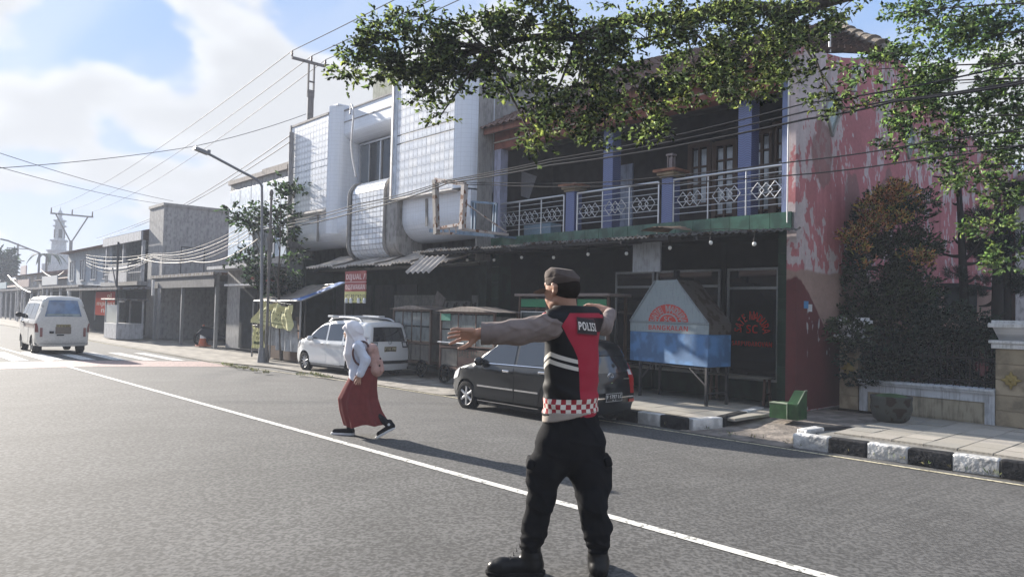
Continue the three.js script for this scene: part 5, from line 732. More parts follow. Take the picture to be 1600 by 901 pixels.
// ---------------------------------------------------------------- vehicles
function carKit(spec) {
  const curve = new THREE.SplineCurve(spec.sil.map(p => new THREE.Vector2(p[0], p[1]))), N = 96, pts = curve.getPoints(N), R = spec.round ?? 0.07;
  const dist = (x, y) => { let best = 9; for (let i = 0; i < N; i++) { const a = pts[i], b = pts[i + 1], dx = b.x - a.x, dy = b.y - a.y, t = clamp(((x - a.x) * dx + (y - a.y) * dy) / (dx * dx + dy * dy + 1e-9)); best = Math.min(best, Math.hypot(x - a.x - t * dx, y - a.y - t * dy)); } return best; };
  const W0 = (x, y) => { const f = sstep(spec.xf[0], spec.xf[1], x), r = sstep(-spec.xr[0], -spec.xr[1], x); let w = spec.w * (1 - spec.taperF * f * f - spec.taperR * r * r); w -= spec.tumble * Math.max(0, y - spec.belt) + (spec.tuck ?? 0.25) * Math.max(0, 0.34 - y); w += 0.018 * Math.exp(-Math.pow((y - spec.crease) / 0.05, 2)); return w; };
  const W = (x, y) => { const d = Math.min(dist(x, y), R); return W0(x, y) - (R - Math.sqrt(Math.max(0, R * R - (R - d) * (R - d)))); };
  const tess = new TessellateModifier(0.09, 7);
  const surf = (poly, off, side, holes = []) => {
    const s = new THREE.Shape(poly.map(p => new THREE.Vector2(p[0], p[1]))); for (const h of holes) s.holes.push(new THREE.Path(h.map(p => new THREE.Vector2(p[0], p[1]))));
    let g = new THREE.ShapeGeometry(s, 6); g.deleteAttribute('uv'); g.deleteAttribute('normal'); g = mergeVertices(tess.modify(g.toNonIndexed()), 1e-4);
    const p = g.attributes.position; for (let i = 0; i < p.count; i++) p.setZ(i, side * (W(p.getX(i), p.getY(i)) + off));
    if (side < 0) { const ix = g.index.array; for (let i = 0; i < ix.length; i += 3) { const t = ix[i]; ix[i] = ix[i + 1]; ix[i + 1] = t; } }
    g.computeVertexNormals(); return g;
  };
  const dens = poly => { const o = []; poly.forEach((p, i) => { const q = poly[(i + 1) % poly.length], n = Math.max(1, Math.ceil(Math.hypot(q[0] - p[0], q[1] - p[1]) / 0.08)); for (let k = 0; k < n; k++) o.push([lerp(p[0], q[0], k / n), lerp(p[1], q[1], k / n)]); }); return o; };
  const panel = (poly, off, side) => { const d = dens(poly), n = d.length; const rim = gridGeo(n, 1, (u, v) => { const [x, y] = d[Math.round(u * n) % n]; return V(x, y, side * (W(x, y) + (v ? off : -0.004))); }); return [surf(d, off, side), rim]; };
  const edge = pts.map(p => W(p.x, p.y));
  const strip = (t0, t1, z0, z1, off, nz = 12, nt = 0) => { nt = nt || Math.max(4, Math.round((t1 - t0) * N)); return gridGeo(nt, nz, (u, v) => { const t = lerp(t0, t1, u), k = t * N, i = Math.min(N - 1, Math.floor(k)), p = pts[i].clone().lerp(pts[i + 1], k - i), w = lerp(edge[i], edge[Math.min(N, i + 1)], k - i), d = pts[Math.min(N, i + 1)].clone().sub(pts[i]).normalize(), f = lerp(z0, z1, v), c = spec.crown * (1 - f * f) + off; return V(p.x + d.y * -c * -1 * 1 * 1, p.y - d.x * c, f * w).setX(p.x + d.y * c); }); };
  return { W, surf, panel, strip, dens, pts, N };
}
function arch(cx, r, n = 12) { const o = []; for (let i = 0; i <= n; i++) { const a = Math.PI * (1 - i / n); o.push([cx + r * Math.cos(a), spec0.wy + r * Math.sin(a)]); } return o; }
let spec0 = { wy: 0.28 };
function makeWheel(parent, x, y, z, r, rimR, w, spokes, side, rimM) {
  const t = M('wheel', lathe([[rimR * 0.98, -w / 2], [r * 0.9, -w / 2], [r * 0.985, -w * 0.4], [r, -w * 0.25], [r, w * 0.25], [r * 0.985, w * 0.4], [r * 0.9, w / 2], [rimR * 0.98, w / 2]], 36).rotateX(Math.PI / 2).translate(x, y, z), K.rubber, parent);
  const rim = [lathe([[rimR, -w / 2], [rimR, w * 0.47], [rimR * 0.9, w * 0.47], [rimR * 0.88, w * 0.15], [0.02, w * 0.12]], 32).rotateX(side * Math.PI / 2)];
  const sp = []; for (let i = 0; i < spokes; i++) { const a = i / spokes * Math.PI * 2; sp.push(new RoundedBoxGeometry(rimR * (spokes > 6 ? 0.13 : 0.24), rimR * 0.9, 0.03, 1, 0.008).translate(0, rimR * 0.48, 0).rotateZ(a).translate(0, 0, side * w * 0.38)); }
  sp.push(new THREE.CylinderGeometry(rimR * 0.2, rimR * 0.22, 0.04, 16).rotateX(Math.PI / 2).translate(0, 0, side * w * 0.4));
  M('rim', rim.map(g => g.translate(x, y, z)), K.darkSteel, t); M('spokes', sp.map(g => g.translate(x, y, z)), rimM, t);
  return t;
}
function makeCar(name, label, category, spec, place) {
  spec0 = spec; const k = carKit(spec), t = thing(name, label, category, place.pos, { ry: place.ry }); t.scale.setScalar(place.scale);
  const [xf, xr] = spec.axles, ar = spec.archR, bottom = [...arch(xr, ar).map(p => p), ...arch(xf, ar)], silPts = k.pts.map(p => [p.x, p.y]);
  const sideShape = [...silPts, [silPts.at(-1)[0] + 0.02, spec.sill], ...bottom.filter(p => p[1] >= spec.sill - 0.02), [silPts[0][0] - 0.03, spec.sill]];
  M('body', [k.surf(sideShape, 0, 1), k.surf(sideShape, 0, -1), k.strip(0, 1, -1, 1, 0, 14)], spec.paint, t);
  M('underbody', [BB(silPts.at(-1)[0] + 0.12, silPts[0][0] - 0.12, spec.sill - 0.04, 0.62, -spec.w + 0.22, spec.w - 0.22), BB(xr + ar, xf - ar, spec.sill - 0.05, spec.sill + 0.03, -spec.w + 0.06, spec.w - 0.06)], K.black, t);
  for (const s of [1, -1]) {
    for (const poly of spec.windows) M('side_window', k.panel(poly, 0.006, s), K.carGlass, t);
    for (const [poly, hx, hy] of spec.doors) { const d = M('door', k.panel(poly, 0.007, s), spec.paint, t); if (hx !== undefined) M('handle', new RoundedBoxGeometry(0.17, 0.045, 0.03, 2, 0.012).translate(hx, hy, s * (k.W(hx, hy) + 0.028)), spec.handleM ?? K.steel, d); }
    for (const [nm, poly, m, off] of spec.side ?? []) M(nm, k.panel(poly, off ?? 0.012, s), m, t);
    const mx = spec.mirror[0], my = spec.mirror[1], mz = s * (k.W(mx, my) + 0.10); M('wing_mirror', [new THREE.SphereGeometry(1, 16, 12).scale(0.075, 0.085, 0.11).translate(mx, my, mz), bar(V(mx, my - 0.05, s * (k.W(mx, my) - 0.01)), V(mx, my - 0.03, mz), 0.02)], spec.mirrorM ?? spec.paint, t);
    for (const x of [xf, xr]) makeWheel(t, x, spec.wy, s * (spec.w - 0.115), spec.wy, spec.rim, 0.19, spec.spokes, s, spec.rimM);
  }
  for (const [nm, t0, t1, z0, z1, off, m] of spec.strips) M(nm, k.strip(t0, t1, z0, z1, off), m, t);
  spec.extra?.(t, k);
  return t;
}
K.carGlass = mat('carGlass', [0.02, 0.024, 0.03], { rough: 0.03, map: null, physical: true, more: { ior: 1.9, specularIntensity: 1 } });
const chrome = mat('chrome', [0.82, 0.82, 0.84], { rough: 0.12, metal: 1, map: null }), lampRed = mat('lamp_red', [0.42, 0.02, 0.02], { rough: 0.08, map: null, physical: true, more: { clearcoat: 1 } }), lampClear = mat('lamp_clear', [0.65, 0.65, 0.68], { rough: 0.08, map: null, physical: true, more: { clearcoat: 1 } }), alloy = mat('alloy', [0.66, 0.67, 0.69], { rough: 0.3, metal: 0.7, map: null }), trimBlack = mat('trim_black', [0.025, 0.025, 0.027], { rough: 0.5 });
const carPaint = (key, c) => mat(key, c, { rough: 0.3, map: null, physical: true, more: { specularIntensity: 0.2, clearcoat: 1, clearcoatRoughness: 0.02 } });
const plate = (bg, fg, text, sub) => canvasTex(256, 96, g => { g.fillStyle = bg; g.fillRect(0, 0, 256, 96); g.strokeStyle = fg; g.lineWidth = 4; g.strokeRect(5, 5, 246, 86); g.fillStyle = fg; g.font = 'bold 54px sans-serif'; g.textAlign = 'center'; g.textBaseline = 'middle'; g.fillText(text, 128, 40, 236); g.font = 'bold 20px sans-serif'; g.fillText(sub, 128, 77); });
const plateMesh = (parent, x, y, z, w, h, tx, rz = 0) => M('number_plate', keepUV(new THREE.BoxGeometry(w, h, 0.012).rotateY(-Math.PI / 2).rotateZ(rz).translate(x, y, z)), new THREE.MeshStandardMaterial({ map: tx, roughness: 0.4 }), parent);
const emblem = (parent, x, y, s) => M('emblem', [[0.055, 0.037], [0.018, 0.034], [0.036, 0.014]].map(([a, b], i) => new THREE.TorusGeometry(1, 0.14, 6, 24).scale(a * s, b * s, 0.05).rotateY(Math.PI / 2).translate(x, y + (i === 2 ? 0.016 * s : 0), 0)), chrome, parent);

const blackPaint = carPaint('paint_black', [0.006, 0.008, 0.011]), whitePaint = carPaint('paint_white', [0.72, 0.73, 0.74]), vanPaint = mat('paint_van', [0.62, 0.60, 0.56], { rough: 0.4, map: T_grain, physical: true, more: { clearcoat: 0.5, clearcoatRoughness: 0.2 } });
// black hatchback parked at the kerb
makeCar('hatchback', 'black hatchback parked at the painted kerb behind the traffic officer', 'car', {
  sil: [[1.74, 0.24], [1.80, 0.40], [1.79, 0.56], [1.68, 0.74], [1.45, 0.84], [1.02, 0.955], [0.68, 1.18], [0.32, 1.40], [-0.1, 1.485], [-0.7, 1.50], [-1.22, 1.455], [-1.50, 1.38], [-1.64, 1.12], [-1.72, 0.90], [-1.79, 0.66], [-1.80, 0.42], [-1.75, 0.24]],
  w: 0.80, belt: 0.88, tumble: 0.34, crease: 0.80, xf: [1.0, 1.85], xr: [1.1, 1.85], taperF: 0.20, taperR: 0.13, crown: 0.045, round: 0.08, wy: 0.285, axles: [1.2, -1.245], archR: 0.335, sill: 0.2, rim: 0.20, spokes: 6, rimM: alloy, paint: blackPaint, handleM: chrome, mirror: [0.72, 0.98],
  windows: [[[0.86, 0.97], [0.40, 1.31], [-0.12, 1.39], [-0.16, 0.96]], [[-0.23, 0.96], [-0.20, 1.395], [-0.75, 1.40], [-0.98, 1.34], [-1.06, 1.0]], [[-1.12, 1.02], [-1.05, 1.32], [-1.22, 1.30], [-1.32, 1.08]]],
  doors: [[[[0.93, 0.32], [0.93, 0.90], [-0.17, 0.915], [-0.19, 0.28], [0.86, 0.28]], 0.0, 0.84], [[[-0.21, 0.28], [-0.19, 0.915], [-1.08, 0.95], [-1.02, 0.72], [-0.86, 0.58], [-0.80, 0.28]], -0.92, 0.88]],
  side: [['side_moulding', [[0.82, 0.50], [0.82, 0.53], [-0.18, 0.53], [-0.18, 0.50]], chrome, 0.024], ['side_moulding', [[-0.22, 0.50], [-0.22, 0.53], [-0.82, 0.53], [-0.82, 0.50]], chrome, 0.024], ['sill_strip', [[0.84, 0.225], [0.84, 0.24], [-0.8, 0.24], [-0.8, 0.225]], chrome, 0.014], ['window_trim', [[0.88, 0.945], [0.88, 0.957], [-1.06, 0.975], [-1.06, 0.963]], chrome, 0.014], ['tail_lamp', [[-1.55, 0.98], [-1.62, 1.06], [-1.72, 0.84], [-1.745, 0.66], [-1.66, 0.66]], lampRed, 0.02], ['headlamp', [[1.36, 0.82], [1.66, 0.71], [1.72, 0.56], [1.5, 0.62]], lampClear, 0.015]],
  strips: [['windscreen', 0.32, 0.435, -0.90, 0.90, 0.006, K.carGlass], ['rear_window', 0.735, 0.815, -0.86, 0.86, 0.008, K.carGlass], ['tail_lamp', 0.81, 0.905, 0.80, 0.995, 0.02, lampRed], ['tail_lamp', 0.81, 0.905, -0.995, -0.80, 0.02, lampRed], ['tail_lamp_white', 0.80, 0.825, 0.82, 0.995, 0.022, lampClear], ['tail_lamp_white', 0.80, 0.825, -0.995, -0.82, 0.022, lampClear], ['bumper_line', 0.915, 0.921, -0.98, 0.98, 0.02, chrome], ['spoiler', 0.69, 0.735, -0.88, 0.88, 0.03, blackPaint], ['grille', 0.06, 0.1, -0.5, 0.5, 0.01, trimBlack]],
  extra: (t) => { plateMesh(t, -1.872, 0.50, 0.0, 0.44, 0.15, plate('#111315', '#d8d8d8', 'F 1797 LC', '05 · 25')); emblem(t, -1.785, 0.86, 1.35); M('tail_badge', B(0.01, 0.02, 0.16, -1.80, 0.80, 0.42), chrome, t); M('tail_badge', B(0.01, 0.025, 0.03, -1.815, 0.74, 0), chrome, t); M('exhaust', bar(V(-1.6, 0.22, -0.4), V(-1.82, 0.22, -0.4), 0.03), chrome, t); M('reflector', [B(0.02, 0.05, 0.14, -1.84, 0.42, 0.52)], lampRed, t); M('reflector', [B(0.02, 0.05, 0.14, -1.84, 0.42, -0.52)], lampRed, t); },
}, { pos: [-9.24, -0.15, -9.06], ry: Math.PI + 0.015, scale: 0.915 });
// white people carrier on the apron
{
  const y = gy(-10) + 0.03, a = onY(475, 578, y), b = onY(556, 589, y), sc = 0.86, dir = a.clone().sub(b).normalize(), nrm = V(dir.z, 0, -dir.x); if (nrm.z > 0) nrm.negate();
  const c = a.clone().lerp(b, 0.5).add(nrm.multiplyScalar(0.74 * sc));
  makeCar('people_carrier', 'white people carrier with roof rack parked before the tiled building', 'car', {
    sil: [[2.06, 0.24], [2.12, 0.42], [2.11, 0.66], [2.0, 0.86], [1.72, 1.0], [1.22, 1.13], [0.85, 1.36], [0.42, 1.58], [-0.1, 1.665], [-0.9, 1.69], [-1.62, 1.66], [-1.92, 1.60], [-2.02, 1.35], [-2.08, 1.02], [-2.12, 0.72], [-2.12, 0.42], [-2.06, 0.24]],
    w: 0.845, belt: 0.98, tumble: 0.24, crease: 0.92, xf: [1.2, 2.15], xr: [1.4, 2.15], taperF: 0.20, taperR: 0.08, crown: 0.045, round: 0.09, wy: 0.315, axles: [1.36, -1.36], archR: 0.365, sill: 0.22, rim: 0.215, spokes: 10, rimM: alloy, paint: whitePaint, handleM: whitePaint, mirror: [0.88, 1.08],
    windows: [[[1.06, 1.08], [0.55, 1.46], [0.12, 1.55], [0.10, 1.05]], [[0.0, 1.05], [0.03, 1.56], [-0.78, 1.585], [-0.80, 1.06]], [[-0.90, 1.06], [-0.88, 1.585], [-1.5, 1.56], [-1.72, 1.40], [-1.35, 1.1]]],
    doors: [[[[1.02, 0.34], [1.05, 1.02], [0.06, 1.0], [0.04, 0.30], [0.95, 0.30]], 0.22, 0.94], [[[0.02, 0.30], [0.04, 1.0], [-0.86, 1.02], [-0.86, 0.72], [-0.72, 0.30]], -0.1, 0.94]],
    side: [['slide_rail', [[-0.95, 0.90], [-0.95, 0.93], [-1.62, 0.93], [-1.62, 0.90]], trimBlack, 0.012], ['tail_lamp', [[-1.78, 1.10], [-1.98, 1.16], [-2.06, 0.98], [-1.86, 0.98]], lampRed, 0.02], ['headlamp', [[1.55, 1.0], [1.95, 0.86], [2.02, 0.72], [1.75, 0.8]], lampClear, 0.015], ['sill_strip', [[0.95, 0.235], [0.95, 0.29], [-0.95, 0.29], [-0.95, 0.235]], mat('sill_grey', [0.3, 0.3, 0.3]), 0.012]],
    strips: [['windscreen', 0.335, 0.445, -0.90, 0.90, 0.006, K.carGlass], ['rear_window', 0.715, 0.80, -0.9, 0.9, 0.008, K.carGlass], ['tail_lamp', 0.803, 0.838, 0.66, 0.99, 0.02, trimBlack], ['tail_lamp', 0.803, 0.838, -0.99, -0.66, 0.02, trimBlack], ['tail_lamp_white', 0.808, 0.83, 0.70, 0.9, 0.028, lampClear], ['tail_lamp_white', 0.808, 0.83, -0.9, -0.70, 0.028, lampClear], ['bumper_line', 0.915, 0.935, -0.99, 0.99, 0.02, trimBlack]],
    extra: (t) => { plateMesh(t, -2.16, 0.86, 0.0, 0.44, 0.16, plate('#5f5846', '#d9cfae', 'F 1234 VW'.replace('1234', '1·6·'), '·'), 0.12); emblem(t, -2.13, 1.06, 1.2); M('wiper', beam(V(-2.09, 1.12, -0.05), V(-2.06, 1.20, 0.28), 0.02), trimBlack, t); for (const s of [1, -1]) M('roof_rail', tube([V(0.25, 1.62, s * 0.6), V(0.1, 1.73, s * 0.58), V(-1.3, 1.75, s * 0.58), V(-1.5, 1.68, s * 0.6)], 0.025, 30, 8), alloy, t); M('rack_bar', beam(V(0.0, 1.75, -0.68), V(0.0, 1.75, 0.68), 0.06, 0.03), alloy, t); M('rack_bar', beam(V(-1.1, 1.76, -0.68), V(-1.1, 1.76, 0.68), 0.06, 0.03), alloy, t); M('roof_board', B(0.32, 0.07, 1.5, 0.0, 1.80, 0, { bev: 0.02 }), whitePaint, t); M('roof_board', B(0.9, 0.06, 0.24, -0.55, 1.82, 0.5, { bev: 0.02 }), whitePaint, t); M('fuel_cap', new THREE.CylinderGeometry(0.075, 0.075, 0.01, 20).rotateX(Math.PI / 2).translate(-1.5, 0.82, -0.872), whitePaint, t); },
  }, { pos: [c.x, y - 0.005, c.z], ry: Math.atan2(-dir.z, dir.x), scale: sc });
}
// minibus driving away
makeCar('minibus', 'white minibus driving away along the left lane with a blue rear window', 'van', {
  sil: [[1.72, 0.28], [1.80, 0.5], [1.79, 0.86], [1.66, 1.06], [1.45, 1.32], [1.18, 1.70], [0.9, 1.80], [0, 1.84], [-1.2, 1.84], [-1.58, 1.79], [-1.70, 1.50], [-1.77, 1.16], [-1.80, 0.8], [-1.81, 0.48], [-1.76, 0.28]],
  w: 0.745, belt: 1.05, tumble: 0.30, crease: 0.98, xf: [1.2, 1.85], xr: [1.5, 1.85], taperF: 0.14, taperR: 0.04, crown: 0.03, round: 0.08, wy: 0.28, axles: [1.08, -1.02], archR: 0.34, sill: 0.30, rim: 0.18, spokes: 5, rimM: K.grayMetal, paint: vanPaint, handleM: trimBlack, mirrorM: trimBlack, mirror: [1.3, 1.22],
  windows: [[[1.36, 1.14], [1.08, 1.60], [0.62, 1.62], [0.60, 1.12]], [[0.52, 1.12], [0.54, 1.62], [-0.35, 1.63], [-0.36, 1.12]], [[-0.44, 1.12], [-0.43, 1.63], [-1.30, 1.61], [-1.40, 1.12]]],
  doors: [[[[1.38, 0.66], [1.40, 1.08], [0.57, 1.08], [0.56, 0.34], [0.72, 0.34], [0.78, 0.5]], 0.7, 1.0], [[[0.54, 0.34], [0.55, 1.08], [-0.38, 1.08], [-0.40, 0.34]], 0.44, 1.0]],
  side: [['tail_lamp', [[-1.66, 0.98], [-1.77, 1.0], [-1.80, 0.72], [-1.68, 0.72]], mat('lamp_dull', [0.22, 0.08, 0.07], { rough: 0.2 }), 0.015], ['red_stripe', [[0.5, 0.84], [0.5, 0.97], [-1.5, 0.97], [-1.5, 0.84]], mat('van_stripe', [0.33, 0.27, 0.25], {}), 0.004 + 0.006]],
  strips: [['windscreen', 0.29, 0.40, -0.92, 0.92, 0.006, K.carGlass], ['rear_window', 0.665, 0.775, -0.86, 0.86, 0.008, mat('blue_film', [0.12, 0.20, 0.34], { rough: 0.08, map: T_blotch, physical: true, more: { clearcoat: 1 } })], ['window_slogan', 0.758, 0.772, -0.8, 0.8, 0.011, mat('slogan', [0.3, 0.36, 0.36], { map: T_blotch })], ['tail_lamp', 0.845, 0.905, 0.88, 0.995, 0.02, mat('lamp_dull', [])], ['tail_lamp', 0.845, 0.905, -0.995, -0.88, 0.02, mat('lamp_dull', [])], ['plate_recess', 0.84, 0.885, -0.34, 0.34, 0.012, mat('plate_recess', [0.18, 0.15, 0.12], {})], ['bumper_line', 0.958, 0.966, -0.98, 0.98, 0.018, mat('sill_grey', [])]],
  extra: (t) => { plateMesh(t, -1.825, 0.90, 0, 0.40, 0.13, plate('#8f8458', '#2a261a', 'F 1976 DA'.replace('1976', '1··6'), ''), 0.05); M('tail_vent', B(0.02, 0.07, 0.12, -1.845, 0.72, -0.32), trimBlack, t); M('tail_handle', B(0.03, 0.04, 0.2, -1.85, 0.63, -0.08), trimBlack, t); M('mud_flap', B(0.02, 0.2, 0.2, -1.4, 0.22, 0.6), K.black, t); M('mud_flap', B(0.02, 0.2, 0.2, -1.4, 0.22, -0.6), K.black, t); M('roof_gutter', beam(V(-1.4, 1.76, 0.56), V(0.9, 1.76, 0.56), 0.02), vanPaint, t); M('roof_gutter', beam(V(-1.4, 1.76, -0.56), V(0.9, 1.76, -0.56), 0.02), vanPaint, t); },
}, { pos: [-27.9, -0.02, -5.12], ry: Math.PI - 0.02, scale: 0.97 });

// ---------------------------------------------------------------- people: skinned by surface nets over smooth distance fields
function surfaceNet(f, lo, hi, h) {
  const n = [0, 1, 2].map(i => Math.ceil((hi[i] - lo[i]) / h) + 1), [nx, ny, nz] = n, val = new Float32Array(nx * ny * nz);
  for (let k = 0, o = 0; k < nz; k++) for (let j = 0; j < ny; j++) for (let i = 0; i < nx; i++, o++) val[o] = f(lo[0] + i * h, lo[1] + j * h, lo[2] + k * h);
  const idx = new Int32Array(nx * ny * nz).fill(-1), pos = [], nrm = [], tri = [], at = (i, j, k) => i + nx * (j + ny * k);
  for (let k = 0; k < nz - 1; k++) for (let j = 0; j < ny - 1; j++) for (let i = 0; i < nx - 1; i++) {
    let m = 0, sx = 0, sy = 0, sz = 0, c = 0; const v = [];
    for (let q = 0; q < 8; q++) { const w = val[at(i + (q & 1), j + ((q >> 1) & 1), k + (q >> 2))]; v.push(w); if (w < 0) m |= 1 << q; }
    if (m === 0 || m === 255) continue;
    for (const [a, b] of EDGES) { if ((v[a] < 0) === (v[b] < 0)) continue; const t = v[a] / (v[a] - v[b]); sx += (a & 1) + t * ((b & 1) - (a & 1)); sy += ((a >> 1) & 1) + t * (((b >> 1) & 1) - ((a >> 1) & 1)); sz += (a >> 2) + t * ((b >> 2) - (a >> 2)); c++; }
    idx[at(i, j, k)] = pos.length / 3; const x = lo[0] + (i + sx / c) * h, y = lo[1] + (j + sy / c) * h, z = lo[2] + (k + sz / c) * h; pos.push(x, y, z);
    const e = h * 0.6; let gx = f(x + e, y, z) - f(x - e, y, z), gyy = f(x, y + e, z) - f(x, y - e, z), gz = f(x, y, z + e) - f(x, y, z - e); const L = Math.hypot(gx, gyy, gz) || 1; nrm.push(gx / L, gyy / L, gz / L);
  }
  for (let k = 1; k < nz - 1; k++) for (let j = 1; j < ny - 1; j++) for (let i = 1; i < nx - 1; i++) {
    const s = val[at(i, j, k)] < 0;
    const quad = (a, b, c, d, flip) => { if (a < 0 || b < 0 || c < 0 || d < 0) return; flip ? tri.push(a, c, b, a, d, c) : tri.push(a, b, c, a, c, d); };
    if (s !== val[at(i + 1, j, k)] < 0) quad(idx[at(i, j - 1, k - 1)], idx[at(i, j, k - 1)], idx[at(i, j, k)], idx[at(i, j - 1, k)], !s);
    if (s !== val[at(i, j + 1, k)] < 0) quad(idx[at(i - 1, j, k - 1)], idx[at(i - 1, j, k)], idx[at(i, j, k)], idx[at(i, j, k - 1)], !s);
    if (s !== val[at(i, j, k + 1)] < 0) quad(idx[at(i - 1, j - 1, k)], idx[at(i, j - 1, k)], idx[at(i, j, k)], idx[at(i - 1, j, k)], !s);
  }
  const g = new THREE.BufferGeometry(); g.setAttribute('position', new THREE.Float32BufferAttribute(pos, 3)); g.setAttribute('normal', new THREE.Float32BufferAttribute(nrm, 3)); g.setIndex(tri); return g;
}
const EDGES = [[0, 1], [2, 3], [4, 5], [6, 7], [0, 2], [1, 3], [4, 6], [5, 7], [0, 4], [1, 5], [2, 6], [3, 7]];
const smin = (a, b, k) => { const h = clamp(0.5 + 0.5 * (b - a) / k); return b + (a - b) * h - k * h * (1 - h); };
// tapered capsule from a to b; flat = [direction, factor] squeezes it along a direction
function cap(a, b, ra, rb = ra, flat = null) {
  const dx = b.x - a.x, dy = b.y - a.y, dz = b.z - a.z, L = dx * dx + dy * dy + dz * dz + 1e-12;
  const F = (x, y, z) => { if (flat) { const n = flat[0], d = ((x - a.x) * n.x + (y - a.y) * n.y + (z - a.z) * n.z), k = d * (flat[1] - 1), e = (dx * n.x + dy * n.y + dz * n.z), t0 = clamp(((x - a.x) * dx + (y - a.y) * dy + (z - a.z) * dz) / L), kk = (d - e * t0) * (flat[1] - 1); x += n.x * kk; y += n.y * kk; z += n.z * kk; } const t = clamp(((x - a.x) * dx + (y - a.y) * dy + (z - a.z) * dz) / L), px = x - a.x - dx * t, py = y - a.y - dy * t, pz = z - a.z - dz * t; return Math.sqrt(px * px + py * py + pz * pz) - (ra + (rb - ra) * t); };
  const r = Math.max(ra, rb) + 0.02; F.lo = [Math.min(a.x, b.x) - r, Math.min(a.y, b.y) - r, Math.min(a.z, b.z) - r]; F.hi = [Math.max(a.x, b.x) + r, Math.max(a.y, b.y) + r, Math.max(a.z, b.z) + r]; return F;
}
function chain(pts, rs, flat) { const o = []; for (let i = 0; i + 1 < pts.length; i++) o.push(cap(pts[i], pts[i + 1], rs[i], rs[i + 1], flat)); return o; }
function skin(prims, h, k, extra) {
  const lo = [0, 1, 2].map(i => Math.min(...prims.map(p => p.lo[i])) - 0.02), hi = [0, 1, 2].map(i => Math.max(...prims.map(p => p.hi[i])) + 0.02);
  const f = (x, y, z) => { let d = 1e3; for (const p of prims) { const l = p.lo, u = p.hi; if (x < l[0] - 0.08 || x > u[0] + 0.08 || y < l[1] - 0.08 || y > u[1] + 0.08 || z < l[2] - 0.08 || z > u[2] + 0.08) continue; d = d > 900 ? p(x, y, z) : smin(d, p(x, y, z), k); } if (d > 900) d = 0.1; return extra ? extra(d, x, y, z) : d; };
  return surfaceNet(f, lo, hi, h);
}
// creases: narrow valleys along warped lines
const crease = (x, y, z, amp, fx, fy, fz, off = 0) => { const ph = fx * x + fy * y + fz * z + off + 3.2 * fbm3(x * 5 + off, y * 5, z * 5, 2); const k = 1 - Math.abs(Math.sin(ph)); return -0.5 * amp * (k * k * 1.2 - 0.3) * sstep(0.35, 0.6, fbm3(x * 7 + 3 + off, y * 7, z * 7, 2)); };
const YAW = camera.rotation.y;
function person(name, label, px, py) {
  const o = onGround(px, py), t = thing(name, label, 'person', o, { ry: YAW }), z0 = -o.clone().sub(V(0, EYE, 0)).applyQuaternion(camera.quaternion.clone().invert()).z, s = z0 / 1150;
  const J = (x, y, dz = 0) => onD(x, y, z0 - dz).sub(o).applyAxisAngle(V(0, 1, 0), -YAW);
  return { t, J, s, o };
}
const skinM = mat('skin', [0.40, 0.22, 0.15], { rough: 0.55, map: null, physical: true, more: { sheen: 0.2 } });
const wrinkle = (x, y, z, a, f) => a * (Math.sin(f * (x * 1.1 + y * 0.6) + 2.2 * Math.sin(f * 0.45 * z + y * 9)) * 0.6 + Math.sin(f * 1.9 * (y - 0.5 * z) + 1.7 * Math.sin(f * 0.6 * x)) * 0.4);

